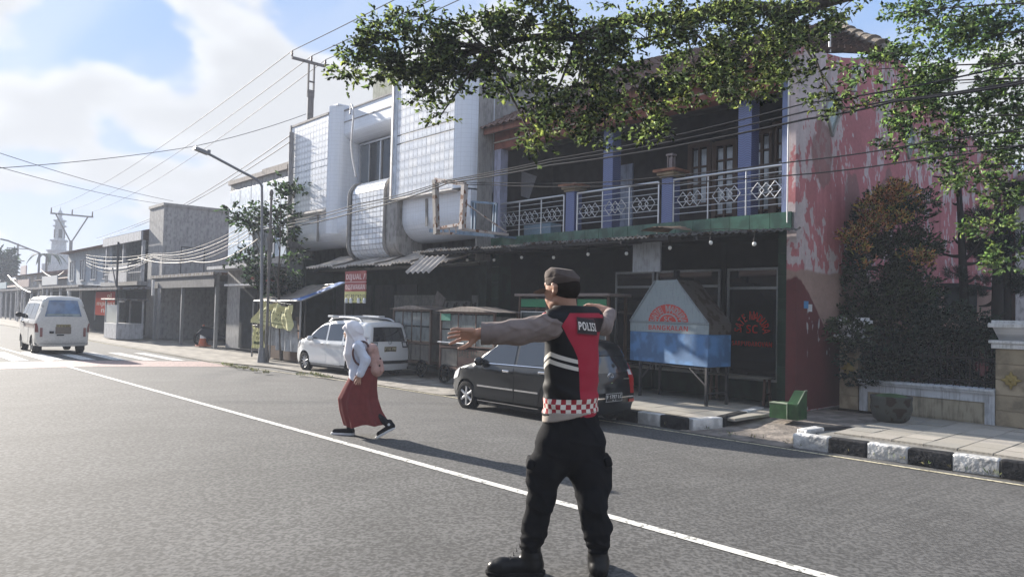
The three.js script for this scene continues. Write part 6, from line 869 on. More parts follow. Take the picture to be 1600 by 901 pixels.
// ---- traffic officer
{
  const { t, J, s, o } = person('person', 'officer seen from behind in brown cap and red and black vest, arms outstretched', 870, 898);
  const A = 40 * Math.PI / 180, d = V(-Math.sin(A), 0, -Math.cos(A)), n = d.clone().negate(), l = V(-Math.cos(A), 0, Math.sin(A));
  const lSh = J(862, 510, 0.11), lEl = J(806, 519, 0.17), lWr = J(755, 521, 0.21), rSh = J(926, 503, -0.12), rEl = J(943, 510, -0.30), rWr = J(954, 490, -0.54);
  const lHip = J(866, 690, 0.05), rHip = J(917, 690, -0.05), lKn = J(846, 778, 0.05), lAn = J(829, 860, 0.0), rKn = J(925, 783, 0.04), rAn = J(934, 862, 0.0), neck = J(889, 490), H = J(878, 452, 0);
  // trousers
  const tr = [cap(J(893, 645), J(893, 690), 0.190, 0.20, [n, 1.42]), ...chain([lHip, J(857, 730, 0.05), lKn, J(836, 822, 0.02), lAn], [0.115, 0.096, 0.078, 0.076, 0.060]), ...chain([rHip, J(918, 735, 0), rKn, J(933, 828, 0.02), rAn], [0.118, 0.106, 0.086, 0.082, 0.063]), cap(J(838, 722, 0.06), J(835, 752, 0.06), 0.05, 0.052), cap(J(943, 726, -0.02), J(944, 758, 0), 0.05, 0.052)];
  const waistY = J(893, 640).y, cuff = J(880, 861).y;
  const bag = (x, y, z) => { const k = sstep(J(880, 745).y, J(880, 840).y, y); return wrinkle(x, y * (1 + k), z, 0.004 + 0.007 * k, 26 + 8 * k); };
  M('trousers', skin(tr, 0.0092, 0.045, (q, x, y, z) => Math.max(q + 0.7 * bag(x, y, z) + crease(x, y, z, 0.012, 8, 26, 5) + crease(x, y, z, 0.010, 22, 14, -9, 4.1), y - waistY, cuff - y)), mat('trouser_black', [0.012, 0.012, 0.014], { rough: 0.9, bump: 0.001, physical: true, more: { specularIntensity: 0.25 } }), t);
  const flapM = mat('trouser_black', []); for (const [x, y, z, w] of [[829, 722, 0.05, -1], [948, 718, -0.02, 1]]) { const c = J(x, y, z); M('pocket_flap', new RoundedBoxGeometry(0.05, 0.06, 0.17, 2, 0.015).rotateZ(w * 0.25).translate(c.x, c.y, c.z), flapM, t); }
  // boots
  const leather = mat('boot_leather', [0.012, 0.011, 0.011], { rough: 0.36, physical: true, map: T_blotch, more: { specularIntensity: 0.45 } });
  const gl = gy(o.z) - o.y;                                           // ground under the boots in figure coordinates
  const bootL = [...chain([J(829, 852), J(832, 880)], [0.062, 0.066]), cap(J(834, 884).setY(0.055), J(784, 884, 0.02).setY(0.05), 0.056, 0.052), cap(J(784, 884, 0.02).setY(0.046), J(772, 884, 0.02).setY(0.044), 0.052, 0.044)];
  const bootR = [...chain([J(934, 852), J(935, 880)], [0.062, 0.066]), cap(J(935, 884, 0.05).setY(0.055), J(938, 884, -0.13).setY(0.05), 0.056, 0.052), cap(J(938, 884, -0.13).setY(0.046), J(939, 884, -0.19).setY(0.044), 0.052, 0.044)];
  for (const b of [bootL, bootR]) {
    const m = M('boot', skin(b, 0.007, 0.03, (q, x, y, z) => Math.max(q + 0.0025 * Math.sin(y * 95) * sstep(0.09, 0.12, y), 0.012 - y)), leather, t);
    const heel = b === bootL ? J(838, 884).setY(0) : J(935, 884, 0.08).setY(0), toe = b === bootL ? J(771, 884, 0.02).setY(0) : J(939, 884, -0.2).setY(0);
    M('sole', skin([cap(heel.clone().setY(0.02), toe.clone().setY(0.02), 0.058, 0.05)], 0.007, 0.01, (q, x, y, z) => Math.max(q, y - 0.028, 0.002 - y)), K.rubber, m);
    const dirF = toe.clone().sub(heel).normalize(), up = b[0]; const lc = []; for (let i = 0; i < 5; i++) { const c = heel.clone().add(dirF.clone().multiplyScalar(0.075 + i * 0.018 * 1.0 + 0.015)).setY(0.205 - i * 0.026); const sd = V(-dirF.z, 0, dirF.x).multiplyScalar(0.03); lc.push(bar(c.clone().add(sd), c.clone().sub(sd), 0.004)); } M('laces', lc, K.black, m);
  }
  // shirt: sleeves, collar, hem
  const shirt = mat('shirt_taupe', [0.235, 0.185, 0.165], { rough: 0.9, bump: 0.0012, physical: true, more: { sheen: 0.3, sheenRoughness: 0.6 } });
  const fold = (x, y, z, dd, amp) => amp * Math.sin(46 * dd + 3.5 * Math.sin(30 * y + 12 * z) + 5 * y);
  const armL = chain([lSh.clone().add(V(0.0, 0.0, -0.0)), lEl, lWr], [0.086, 0.074, 0.064]), armR = chain([rSh.clone().add(V(-0.05, 0, 0.03)), rSh, rEl, rWr], [0.065, 0.070, 0.054, 0.045]);
  M('sleeve', skin(armL, 0.0065, 0.03, (q, x, y, z) => Math.max(q + fold(x, y, z, x, 0.0022) + wrinkle(x, y, z, 0.0015, 52) + crease(x, y, z, 0.013, 12, 30, 10) + crease(x, y, z, 0.010, 22, -34, 14, 2.7), lWr.x - 0.012 - x)), shirt, t);
  M('sleeve', skin(armR, 0.008, 0.03, (q, x, y, z) => q + wrinkle(x, y, z, 0.002, 40) + crease(x, y, z, 0.012, 12, 30, 26)), shirt, t);
  M('sleeve_cuff', [orient(new THREE.CylinderGeometry(0.066, 0.068, 0.055, 20, 1, true), lWr.clone().add(V(-0.012, 0, 0)), lWr.clone().add(V(0.043, 0, 0)))], shirt, t);
  M('collar', skin([cap(neck.clone().add(V(0, -0.02, 0)), neck.clone().add(V(-0.012, 0.035, 0)), 0.085, 0.072, [n, 1.1])], 0.007, 0.02, (q, x, y, z) => Math.max(q, y - neck.y - 0.032 - 0.05 * ((x - neck.x) * n.x + (z - neck.z) * n.z) / 0.1)), mat('collar_grey', [0.30, 0.265, 0.245], { rough: 0.9 }), t);
  const hemTop = J(893, 640).y, hemBot = J(893, 647.5).y;
  M('shirt_hem', skin([cap(J(892, 630), J(892, 662), 0.199, 0.205, [n, 1.40])], 0.010, 0.02, (q, x, y, z) => Math.max(q + wrinkle(x, y, z, 0.004, 30), y - hemTop, hemBot + 0.2 * (x - 0.09) - y)), mat('hem_tan', [0.40, 0.34, 0.29], { rough: 0.9 }), t);
  // vest with its print
  const top = J(893, 484).y, bot = J(893, 652).y;
  const C = J(893, 570);
  const vp = [cap(J(894, 528), J(892, 640), 0.192, 0.196, [n, 1.42]), cap(lSh.clone().lerp(neck, 0.12).add(V(0, 0.012, 0)), neck, 0.092, 0.075), cap(rSh.clone().lerp(neck, 0.12).add(V(0, 0.012, 0)), neck, 0.09, 0.075), cap(J(893, 512), neck.clone().add(V(0, -0.03, 0)), 0.15, 0.10, [n, 1.3]), cap(neck, neck.clone().add(V(0.006, 0.018, 0.01)), 0.085, 0.08)];
  const vg = skin(vp, 0.0085, 0.05, (q, x, y, z) => { const tilt = bot + 0.02 * (x - C.x) / 0.2; let v = q + wrinkle(x, y, z, 0.0035, 24) + crease(x, y, z, 0.008, 14, 20, 8, 1.3) * sstep(C.y - 0.02, C.y - 0.1, y) + 0.004 * Math.sin(70 * y + 3 * Math.sin(9 * x)) * sstep(C.y + 0.02, C.y - 0.2, y); v = Math.max(v, tilt - y, y - neck.y - 0.05); v = Math.max(v, -(Math.hypot(x - lSh.x - (-0.05), (y - lSh.y) * 0.95, z - lSh.z) - 0.085)); return v; });
  const a = 0.20, b = 0.14, phiOf = (x, z) => Math.atan2((x * l.x + z * l.z) / a, (x * n.x + z * n.z) / b);
  const TW = 2048, TH = 1024, yA = bot - 0.03, yB = top + 0.05;
  const onTorso = p => [(p[0] - 893) * s, 0];                          // picture offset -> angle round the torso, by search over the back half
  const pick = px => { const want = (px - C.x / s * 0 - 893) * s; let best = 0, e = 9; for (let q = -0.9; q < 2.4; q += 0.004) { const X = l.x * a * Math.sin(q) + n.x * b * Math.cos(q), Zt = l.z * a * Math.sin(q) + n.z * b * Math.cos(q); if (Zt < -0.075) continue; const er = Math.abs(X - want); if (er < e) { e = er; best = q; } } return best; };
  const yOf = py => J(893, py).y, U = (px, py) => [(pick(px) / (2 * Math.PI) + 0.5) * TW, (1 - (yOf(py) - yA) / (yB - yA)) * TH];
  const vt = canvasTex(TW, TH, g => {
    g.fillStyle = '#141315'; g.fillRect(0, 0, TW, TH);
    const poly = (pts, col) => { g.fillStyle = col; g.beginPath(); pts.forEach((p, i) => { const q = U(...p); i ? g.lineTo(...q) : g.moveTo(...q); }); g.closePath(); g.fill(); };
    // white chevron bands left of the back panel, mirrored on the far side
    const bandY = [[552, 558], [563, 569]];
    for (const [u0, u1] of bandY) { poly([[840, u0 + 8], [856, u0 - 4], [901, u0 + 8], [901, u1 + 8], [856, u1 - 3], [840, u1 + 9]], '#cfc9bf'); }
    { const q = U(941, 566); g.fillStyle = '#cfc9bf'; g.beginPath(); g.moveTo(q[0], q[1]); g.lineTo(q[0] - 260, q[1] - 40); g.lineTo(q[0] - 260, q[1]); g.lineTo(q[0], q[1] + 45); g.fill(); }
    // red back panel
    const red = '#a3263a'; poly([[884, 489], [875, 509], [882, 524], [892, 541], [899, 556], [903, 585], [905, 620], [907, 655], [947, 655], [942, 585], [944, 550], [948, 520], [946, 500], [941, 488]], red);
    { const q = U(945, 520), y0 = U(945, 489)[1], y1 = U(945, 655)[1]; g.fillStyle = red; g.fillRect(q[0] - 40, y0 + 6, 60, y1 - y0); }
    for (let i = 0; i < 500; i++) { const q = [(i * 7919) % TW, (i * 104729) % TH]; g.fillStyle = 'rgba(0,0,0,0.05)'; g.fillRect(q[0], q[1], 60, 2); }
    // lettered patch
    const p0 = U(898, 495), p1 = U(899, 518), x1 = U(945, 500)[0] - 60, w = x1 - p0[0];
    g.fillStyle = '#241a1b'; g.fillRect(Math.min(p0[0], x1), p0[1], Math.abs(w), p1[1] - p0[1]); g.strokeStyle = '#6d1c28'; g.lineWidth = 5; g.strokeRect(Math.min(p0[0], x1) + 4, p0[1] + 4, Math.abs(w) - 8, p1[1] - p0[1] - 8);
    globalThis.patchBox = [p0, p1, x1];
    // checker band
    const yc = [620, 627.5, 635, 642.5], cw = 64; for (let r = 0; r < 3; r++) { const ya = U(893, yc[r])[1], yb = U(893, yc[r + 1])[1]; for (let i = 0; i < TW / cw; i++) { g.fillStyle = (i + r) % 2 ? '#dcd5ca' : '#9a2c34'; g.fillRect(i * cw, ya, cw + 1, yb - ya + 1); } }
    g.fillStyle = '#141315'; g.fillRect(0, U(893, 642)[1], U(907, 650)[0] < TW / 2 ? 0 : TW, 0);
  });
  { const p = vg.attributes.position, uv = new Float32Array(p.count * 2); for (let i = 0; i < p.count; i++) { uv[2 * i] = phiOf(p.getX(i) - C.x, p.getZ(i) - C.z) / (2 * Math.PI) + 0.5; uv[2 * i + 1] = (p.getY(i) - yA) / (yB - yA); } vg.setAttribute('uv', new THREE.BufferAttribute(uv, 2)); const ix = vg.index.array, keep = []; for (let i = 0; i < ix.length; i += 3) { const q = [ix[i], ix[i + 1], ix[i + 2]].map(k => uv[2 * k]); keep.push(ix[i], ix[i + 1], ix[i + 2]); } vg.userData.keepUV = true; }
  M('vest', vg, new THREE.MeshPhysicalMaterial({ map: vt, roughness: 0.6, specularIntensity: 0.45, bumpMap: B_grain, bumpScale: 0.0008 }), t);
  { // lettering on the patch: raised strokes of its own, following the back
    const txt = canvasTex(512, 256, g => { g.fillStyle = '#241a1b'; g.fillRect(0, 0, 512, 256); g.strokeStyle = '#7c2530'; g.lineWidth = 8; g.strokeRect(8, 8, 496, 240); g.fillStyle = '#d9d2c8'; g.font = 'bold 170px sans-serif'; g.textAlign = 'center'; g.textBaseline = 'middle'; g.fillText('POLISI', 256, 134, 470); });
    const q0 = pick(897), q1 = -0.42, y0 = yOf(520), y1 = yOf(494), nU = 28;
    const f0 = (x, y, z) => { let dd = 1e3; for (const pr of vp) dd = dd > 900 ? pr(x, y, z) : smin(dd, pr(x, y, z), 0.05); return dd + wrinkle(x, y, z, 0.0035, 24); };
    M('lettered_patch', gridGeo(nU, 6, (u, v) => { const q = lerp(q0, q1, u), dir = V(l.x * a * Math.sin(q) + n.x * b * Math.cos(q), 0, l.z * a * Math.sin(q) + n.z * b * Math.cos(q)).normalize(), y = lerp(y0, y1, v) - 0.012 * u; let r = 0.05; for (let i = 0; i < 40; i++) { const dd = f0(C.x + dir.x * r, y, C.z + dir.z * r); if (dd > 0.004) break; r += Math.max(0.002, -dd * 0.7 + 0.002); } return V(C.x + dir.x * (r + 0.003), y, C.z + dir.z * (r + 0.003)); }, true), new THREE.MeshStandardMaterial({ map: txt, roughness: 0.7, side: THREE.DoubleSide }), t);
  }
  { const c = lSh.clone().add(V(0.025, 0.085, -0.02)); M('shoulder_board', skin([cap(c.clone().add(V(-0.05, -0.012, 0.02)), c.clone().add(V(0.04, 0.006, -0.01)), 0.035, 0.035, [V(0, 1, 0), 2.6])], 0.006, 0.01), mat('board_red', [0.35, 0.03, 0.04], { rough: 0.6 }), t); }
  // head, hands and body: one skin
  const hA = 47 * Math.PI / 180, df = V(-Math.sin(hA), 0, -Math.cos(hA)), lh = V(-Math.cos(hA), 0, Math.sin(hA)), at = (f, u, sd) => H.clone().add(df.clone().multiplyScalar(f)).add(V(0, u, 0)).add(lh.clone().multiplyScalar(sd));
  const headP = [cap(at(0.015, 0.03, 0), at(-0.02, 0.02, 0), 0.092, 0.094, [lh, 1.22]), cap(at(0.05, -0.01, 0), at(0.06, -0.06, 0), 0.062, 0.056, [lh, 1.05]), cap(at(0.07, -0.105, 0), at(0.045, -0.085, 0), 0.026, 0.045), cap(at(0.0, -0.07, 0.045), at(0.05, -0.10, 0.025), 0.022), cap(at(0.0, -0.07, -0.045), at(0.05, -0.10, -0.025), 0.022), cap(at(-0.03, -0.05, 0), neck.clone().add(V(0, -0.06, 0)), 0.060, 0.068), cap(at(0.106, 0.012, 0), at(0.122, -0.025, 0), 0.010, 0.015), cap(at(0.112, -0.028, 0.012), at(0.112, -0.028, -0.012), 0.010), cap(at(0.10, -0.06, 0.02), at(0.10, -0.06, -0.02), 0.010, 0.010), cap(at(0.094, 0.032, 0.035), at(0.094, 0.032, -0.035), 0.014), cap(at(0.0, -0.01, 0.072), at(-0.008, 0.015, 0.08), 0.010, 0.012, [lh, 1.2])];
  const ear = sd => chain([at(0.012, -0.035, sd * 0.074), at(-0.012, -0.02, sd * 0.085), at(-0.02, 0.012, sd * 0.090), at(-0.002, 0.026, sd * 0.086), at(0.012, 0.008, sd * 0.078)], [0.009, 0.008, 0.008, 0.008, 0.007]);
  const headG = skin([...headP, ...ear(1), ...ear(-1)], 0.0042, 0.018, (q, x, y, z) => { const e1 = at(0.096, 0.012, 0.032), e2 = at(0.096, 0.012, -0.032); let v = Math.max(q, -(Math.hypot(x - e1.x, y - e1.y, z - e1.z) - 0.011)); v = Math.max(v, -(Math.hypot(x - e2.x, y - e2.y, z - e2.z) - 0.011)); return Math.max(v, neck.y - 0.07 - y); });
  const hand = (W, dir, up, side, fing, thumb) => { const P = (f, u, sd) => W.clone().add(dir.clone().multiplyScalar(f)).add(up.clone().multiplyScalar(u)).add(side.clone().multiplyScalar(sd)); const pr = [cap(P(-0.03, 0, 0), P(0.02, 0, 0), 0.030, 0.031, [up, 1.25]), cap(P(0.03, 0, -0.024), P(0.085, 0.002, -0.031), 0.019, 0.014), cap(P(0.03, 0, -0.008), P(0.09, 0.004, -0.011), 0.019, 0.015), cap(P(0.03, 0, 0.008), P(0.09, 0.004, 0.010), 0.019, 0.015), cap(P(0.03, 0, 0.024), P(0.085, 0.002, 0.031), 0.019, 0.014)];
    const fl = [0.066, 0.084, 0.089, 0.080]; [-0.033, -0.011, 0.011, 0.033].forEach((sd, i) => { const L = fl[i], sp = 1 + (i - 1.5) * 0.0, c = fing[i]; pr.push(...chain([P(0.085, 0.003, sd), P(0.085 + L * 0.45, 0.003 - c * 0.25 * L, sd * 1.4), P(0.085 + L * 0.78, 0.002 - c * 0.65 * L, sd * 1.6), P(0.085 + L * 0.97, -c * 1.0 * L, sd * 1.68)], [0.0102, 0.0092, 0.0084, 0.0074])); });
    pr.push(...chain([P(0.012, -0.008, 0.026), P(0.045, -0.03 + thumb * 0, 0.055), P(0.075, -0.045, 0.062), P(0.102, -0.055, 0.060)], [0.020, 0.0145, 0.0115, 0.0095])); return skin(pr, 0.0034, 0.006); };
  const dl = lWr.clone().sub(lEl).normalize(), hl = hand(lWr.clone().add(dl.clone().multiplyScalar(0.035)), dl, V(0.05, 0.62, -0.78).normalize(), V(0, -0.78, -0.62).normalize(), [0.30, 0.12, 0.05, 0.22], 1);
  const dr = V(-0.3, 0.5, -0.8).normalize(), hr = hand(rWr.clone().add(dr.clone().multiplyScalar(0.045)), V(-0.72, 0.30, -0.62).normalize(), V(0.22, 0.95, 0.2).normalize(), V(-0.64, 0.0, 0.76).normalize(), [0.3, 0.2, 0.15, 0.25], 1);
  const inner = skin([cap(J(893, 530), J(892, 660), 0.15, 0.15, [n, 1.5]), ...chain([lSh, lEl, lWr.clone().add(dl.clone().multiplyScalar(0.03))], [0.06, 0.05, 0.034]), ...chain([rSh, rEl, rWr.clone().add(dr.clone().multiplyScalar(0.02))], [0.06, 0.046, 0.034]), cap(lSh, rSh, 0.06), cap(neck.clone().add(V(0, -0.06, 0)), neck.clone().add(V(-0.01, 0.02, 0)), 0.07, 0.062), ...chain([lHip, lKn, lAn.clone().setY(0.1)], [0.08, 0.06, 0.042]), ...chain([rHip, rKn, rAn.clone().setY(0.1)], [0.08, 0.06, 0.042])], 0.012, 0.04);
  const body = M('body', [headG, hl, hr, inner], skinM, t);
  // cropped hair, cap
  const neckLine = at(0, -0.055, 0).y;
  M('hair', skin([cap(at(0.01, 0.032, 0), at(-0.022, 0.018, 0), 0.0955, 0.0975, [lh, 1.19]), cap(at(-0.05, -0.02, 0), at(-0.06, 0.0, 0), 0.052, 0.06)], 0.0042, 0.03, (q, x, y, z) => { const f = (x - H.x) * df.x + (z - H.z) * df.z, sd = Math.abs((x - H.x) * lh.x + (z - H.z) * lh.z); return Math.max(q, neckLine + 0.02 * sstep(-0.06, 0.01, f) + 0.03 * sstep(0, 0.02, f) - y, f - 0.028 + 0.3 * Math.max(0, 0.0 - (y - H.y)), -(Math.hypot(f + 0.004, (y - H.y) + 0.006, sd - 0.085) - 0.028)); }), mat('hair_black', [0.022, 0.017, 0.014], { rough: 0.85 }), t);
  const capM = mat('cap_brown', [0.085, 0.062, 0.052], { rough: 0.9, bump: 0.0015 }), tiltC = at(0.0, 0.062, 0);
  const capG = skin([cap(at(0.012, 0.078, 0), at(-0.012, 0.072, 0), 0.104, 0.106, [lh, 1.1])], 0.005, 0.02, (q, x, y, z) => { const f = (x - H.x) * df.x + (z - H.z) * df.z, yb = H.y + 0.028 - 0.12 * f, yt = H.y + 0.128 + 0.16 * f - 0.9 * Math.max(0, Math.hypot(x - H.x, z - H.z) - 0.07); const seam = 0.0025 * Math.exp(-Math.pow((y - yb - 0.045) / 0.005, 2)); return Math.max(smin(-(-q), q, 0.001) + seam + wrinkle(x, y, z, 0.0015, 60), yb - y, y - yt); });
  const hat = M('cap', capG, capM, t);
  M('visor', gridGeo(20, 8, (u, v) => { const th = lerp(-1.15, 1.15, u), r = lerp(0.10, 0.10 + 0.088 * Math.cos(th * 0.95), v); return at(0.012 + r * Math.cos(th), 0.02 - 0.36 * (r * Math.cos(th) - 0.03) + 0.02 * Math.cos(th * 1.3) - 0.012, 0).add(lh.clone().multiplyScalar(r * Math.sin(th) * 0.9)); }), mat('visor', [0.12, 0.09, 0.075], { rough: 0.8, more: { side: THREE.DoubleSide } }), hat);
}

// ---- schoolgirl
{
  const { t, J, s, o } = person('person', 'schoolgirl in white headscarf and long dark red skirt walking across the road', 574, 682);
  const d = V(-0.98, 0, -0.2).normalize(), l = V(-0.2, 0, 0.98), n = d.clone().negate(), H = J(550, 519), y0 = -o.y * 0;
  const at = (f, u, sd) => H.clone().add(d.clone().multiplyScalar(f)).add(V(0, u, 0)).add(l.clone().multiplyScalar(sd));
  const sh = J(560, 541, 0.13), shR = J(558, 541, -0.13), el = J(571, 563, 0.15), wr = J(562, 586, 0.17), elR = J(560, 562, -0.16), wrR = J(556, 584, -0.17);
  const white = mat('cloth_white', [0.80, 0.77, 0.79], { rough: 0.85, map: null, bump: 0.001, physical: true, more: { sheen: 0.2 } });
  // body
  const face = [cap(at(0, 0.01, 0), at(-0.02, 0.02, 0), 0.085, 0.088, [l, 1.15]), cap(at(0.04, -0.02, 0), at(0.045, -0.055, 0), 0.055, 0.05), cap(at(0.06, -0.09, 0), at(0.04, -0.075, 0), 0.022, 0.04), cap(at(0.094, 0.0, 0), at(0.107, -0.022, 0), 0.009, 0.013), cap(at(0.093, -0.05, 0.015), at(0.093, -0.05, -0.015), 0.010), cap(at(-0.02, -0.06, 0), J(555, 545), 0.045, 0.055)];
  const handG = (W, dir, side) => { const up = dir.clone().cross(side).normalize(), P = (f, u, sd) => W.clone().add(dir.clone().multiplyScalar(f)).add(up.clone().multiplyScalar(u)).add(side.clone().multiplyScalar(sd)), pr = [cap(P(-0.02, 0, 0), P(0.015, 0, 0), 0.022, 0.024), cap(P(0.02, 0, -0.014), P(0.06, 0, -0.018), 0.014, 0.012), cap(P(0.02, 0, 0.014), P(0.06, 0, 0.018), 0.014, 0.012)]; [-0.024, -0.008, 0.008, 0.024].forEach((sd, i) => pr.push(...chain([P(0.058, 0, sd), P(0.085, -0.004, sd * 1.3), P([0.108, 0.118, 0.122, 0.112][i], -0.014, sd * 1.5)], [0.0085, 0.0078, 0.0068]))); pr.push(...chain([P(0.01, 0, 0.02), P(0.035, -0.012, 0.042), P(0.066, -0.02, 0.05)], [0.013, 0.010, 0.0078])); return skin(pr, 0.0045, 0.008); };
  const dh = J(557, 604, 0.18).sub(wr).normalize(), dhR = V(-0.2, -0.97, 0).normalize();
  const fA = J(545, 662, -0.07), fB = J(608, 664, 0.08);
  const inner = skin([cap(J(558, 545), J(562, 600), 0.10, 0.12, [d, 1.3]), cap(sh, shR, 0.05), ...chain([sh, el, wr], [0.045, 0.036, 0.026]), ...chain([shR, elR, wrR], [0.045, 0.036, 0.026]), ...chain([J(560, 600, -0.06), J(550, 630, -0.07), fA], [0.075, 0.055, 0.038]), ...chain([J(563, 600, 0.03), J(572, 628, 0.04), J(590, 650, 0.07), fB], [0.055, 0.04, 0.028, 0.030])], 0.011, 0.04);
  M('body', [skin(face, 0.0045, 0.016), handG(wr, dh, V(-1, 0, 0).addScaledVector(dh, dh.x).normalize()), handG(wrR, dhR, V(0, 0, -1).addScaledVector(dhR, 0).normalize()), inner], skinM, t);
  // shirt
  M('shirt', skin([cap(J(559, 545), J(560, 590), 0.115, 0.135, [d, 1.15]), cap(sh, shR, 0.062), ...chain([sh, el, wr.clone().lerp(el, 0.1)], [0.066, 0.058, 0.05]), ...chain([shR, elR, wrR], [0.066, 0.055, 0.045])], 0.009, 0.035, (q, x, y, z) => q + wrinkle(x, y, z, 0.0015, 46) + crease(x, y, z, 0.014, 18, 30, 12)), mat('shirt_white', [0.62, 0.65, 0.74], { rough: 0.85, map: null }), t);
  // headscarf: hood, visor edge and drape over chest and shoulders
  const hoodFace = at(0.10, -0.025, 0);
  M('headscarf', skin([cap(at(-0.005, 0.045, 0), at(-0.035, 0.02, 0), 0.108, 0.112, [l, 1.1]), cap(at(-0.03, -0.03, 0), J(562, 542), 0.092, 0.115), cap(at(0.0, -0.09, 0), J(548, 553), 0.075, 0.09, [l, 0.95]), cap(J(549, 553), J(548, 572, 0.02), 0.085, 0.045, [l, 0.9]), cap(at(0.075, 0.058, 0.03), at(0.075, 0.058, -0.03), 0.034), cap(at(0.112, 0.046, 0.022), at(0.112, 0.046, -0.022), 0.013)], 0.008, 0.03, (q, x, y, z) => { const e = (Math.hypot((x - hoodFace.x) * 0.9, (y - hoodFace.y) * 0.74, z - hoodFace.z) - 0.062); return Math.max(q + wrinkle(x, y, z, 0.002, 36) + crease(x, y, z, 0.016, 26, 12, 10), -e); }), white, t);
  // skirt
  const ring = [[571, 551, 590, 0.13], [588, 546, 589, 0.15], [606, 537, 588, 0.17], [622, 530, 589, 0.19], [640, 533, 594, 0.21], [654, 537, 601, 0.215], [663, 540, 605, 0.22]];
  const ringAt = v => { const k = v * (ring.length - 1), i = Math.min(ring.length - 2, Math.floor(k)), w = k - i; return ring[i].map((q, c) => lerp(q, ring[i + 1][c], w)); };
  const skirtM = mat('skirt_maroon', [0.20, 0.035, 0.032], { rough: 0.9, map: T_grain, physical: true, more: { sheen: 0.2 } });
  M('skirt', gridGeo(96, 40, (u, v) => { const [py, xl, xr, hd] = ringAt(v), th = u * Math.PI * 2, c = J((xl + xr) / 2, py + 2.5 * Math.sin(th * 2 + 0.6) * v * v), hw = (xr - xl) / 2 * s, f = 1 + (0.10 * Math.sin(th * 7 + 1.3 + 1.5 * v) + 0.055 * Math.sin(th * 13 + v * 3) + 0.03 * Math.sin(th * 3 - v * 5)) * v; return V(c.x + hw * Math.cos(th) * f, c.y - 0.012 * Math.sin(th * 5) * v, c.z - hd * Math.sin(th) * f); }), skirtM, t);
  M('sock', [skin(chain([J(592, 651, 0.07), fB], [0.042, 0.044]), 0.008, 0.01)], mat('canvas_black', [0.022, 0.022, 0.026], { rough: 0.85 }), t); M('sock', [skin(chain([J(549, 650, -0.07), fA], [0.042, 0.044]), 0.008, 0.01)], mat('canvas_black', []), t);
  // socks and canvas shoes
  const gB = -0.0, shoe = (an, heel, toe, lab) => { const m = M('shoe', skin([cap(an.clone().add(V(0, 0.03, 0)), an.clone().lerp(heel, 0.55), 0.044, 0.042), cap(heel.clone().add(V(0, 0.035, 0)), toe.clone().add(V(0, 0.028, 0)), 0.042, 0.034)], 0.0065, 0.022), mat('canvas_black', [0.022, 0.022, 0.026], { rough: 0.85 }), t); const dd = toe.clone().sub(heel).normalize(), up = V(0, 1, 0).addScaledVector(dd, -dd.y).normalize(); M('shoe_sole', skin([cap(heel, toe.clone().add(dd.clone().multiplyScalar(0.012)), 0.046, 0.042)], 0.0065, 0.01, (q, x, y, z) => { const e = (x - heel.x) * up.x + (y - heel.y) * up.y + (z - heel.z) * up.z; return Math.max(q, e - 0.016, -0.014 - e); }), K.white, m); M('shoe_badge', new THREE.CylinderGeometry(0.017, 0.017, 0.004, 14).rotateX(Math.PI / 2).translate(an.x + 0.002, an.y + 0.015, an.z + 0.046), K.white, m); };
  shoe(fA, J(549, 676, -0.07).setY(0.018 + gy(o.z + 0.3) * 0), J(523, 677, -0.07).setY(0.02), 0); shoe(fB, J(612, 670, 0.08), J(592, 683, 0.08).setY(0.022), 1);
  // backpack, worn but a thing of its own
  const bp = thing('backpack', 'pale pink backpack worn by the schoolgirl', 'backpack', o, { ry: YAW }), pink = mat('pack_pink', [0.56, 0.34, 0.29], { rough: 0.8, bump: 0.001 });
  M('pack', skin([cap(J(581, 547), J(585, 576), 0.085, 0.10, [d, 1.05]), cap(J(588, 566), J(590, 578), 0.075, 0.075), cap(J(580, 545, 0.07), J(580, 545, -0.07), 0.05), cap(J(586, 578, 0.08), J(586, 578, -0.08), 0.055)], 0.008, 0.04, (q, x, y, z) => q + wrinkle(x, y, z, 0.003, 26)), pink, bp);
  M('pocket', skin([cap(J(592, 566, 0.04), J(594, 577, 0.04), 0.05), cap(J(592, 566, -0.04), J(594, 577, -0.04), 0.05)], 0.008, 0.04), pink, bp);
  M('strap', tube([J(578, 545, 0.09), J(570, 534, 0.10), J(557, 537, 0.14), J(551, 550, 0.17), J(556, 566, 0.17), J(572, 575, 0.13)], 0.014, 30, 8), mat('strap_dark', [0.12, 0.06, 0.06], {}), bp); M('strap', tube([J(578, 545, -0.09), J(570, 534, -0.10), J(556, 538, -0.14), J(551, 552, -0.15), J(572, 575, -0.12)], 0.014, 30, 8), mat('strap_dark', []), bp);
  M('zip_pull', [new THREE.SphereGeometry(0.012, 8, 6).translate(...J(594, 560, 0.1).toArray())], K.black, bp); M('zip_pull', [new THREE.SphereGeometry(0.012, 8, 6).translate(...J(593, 571, 0.1).toArray())], K.black, bp);
}

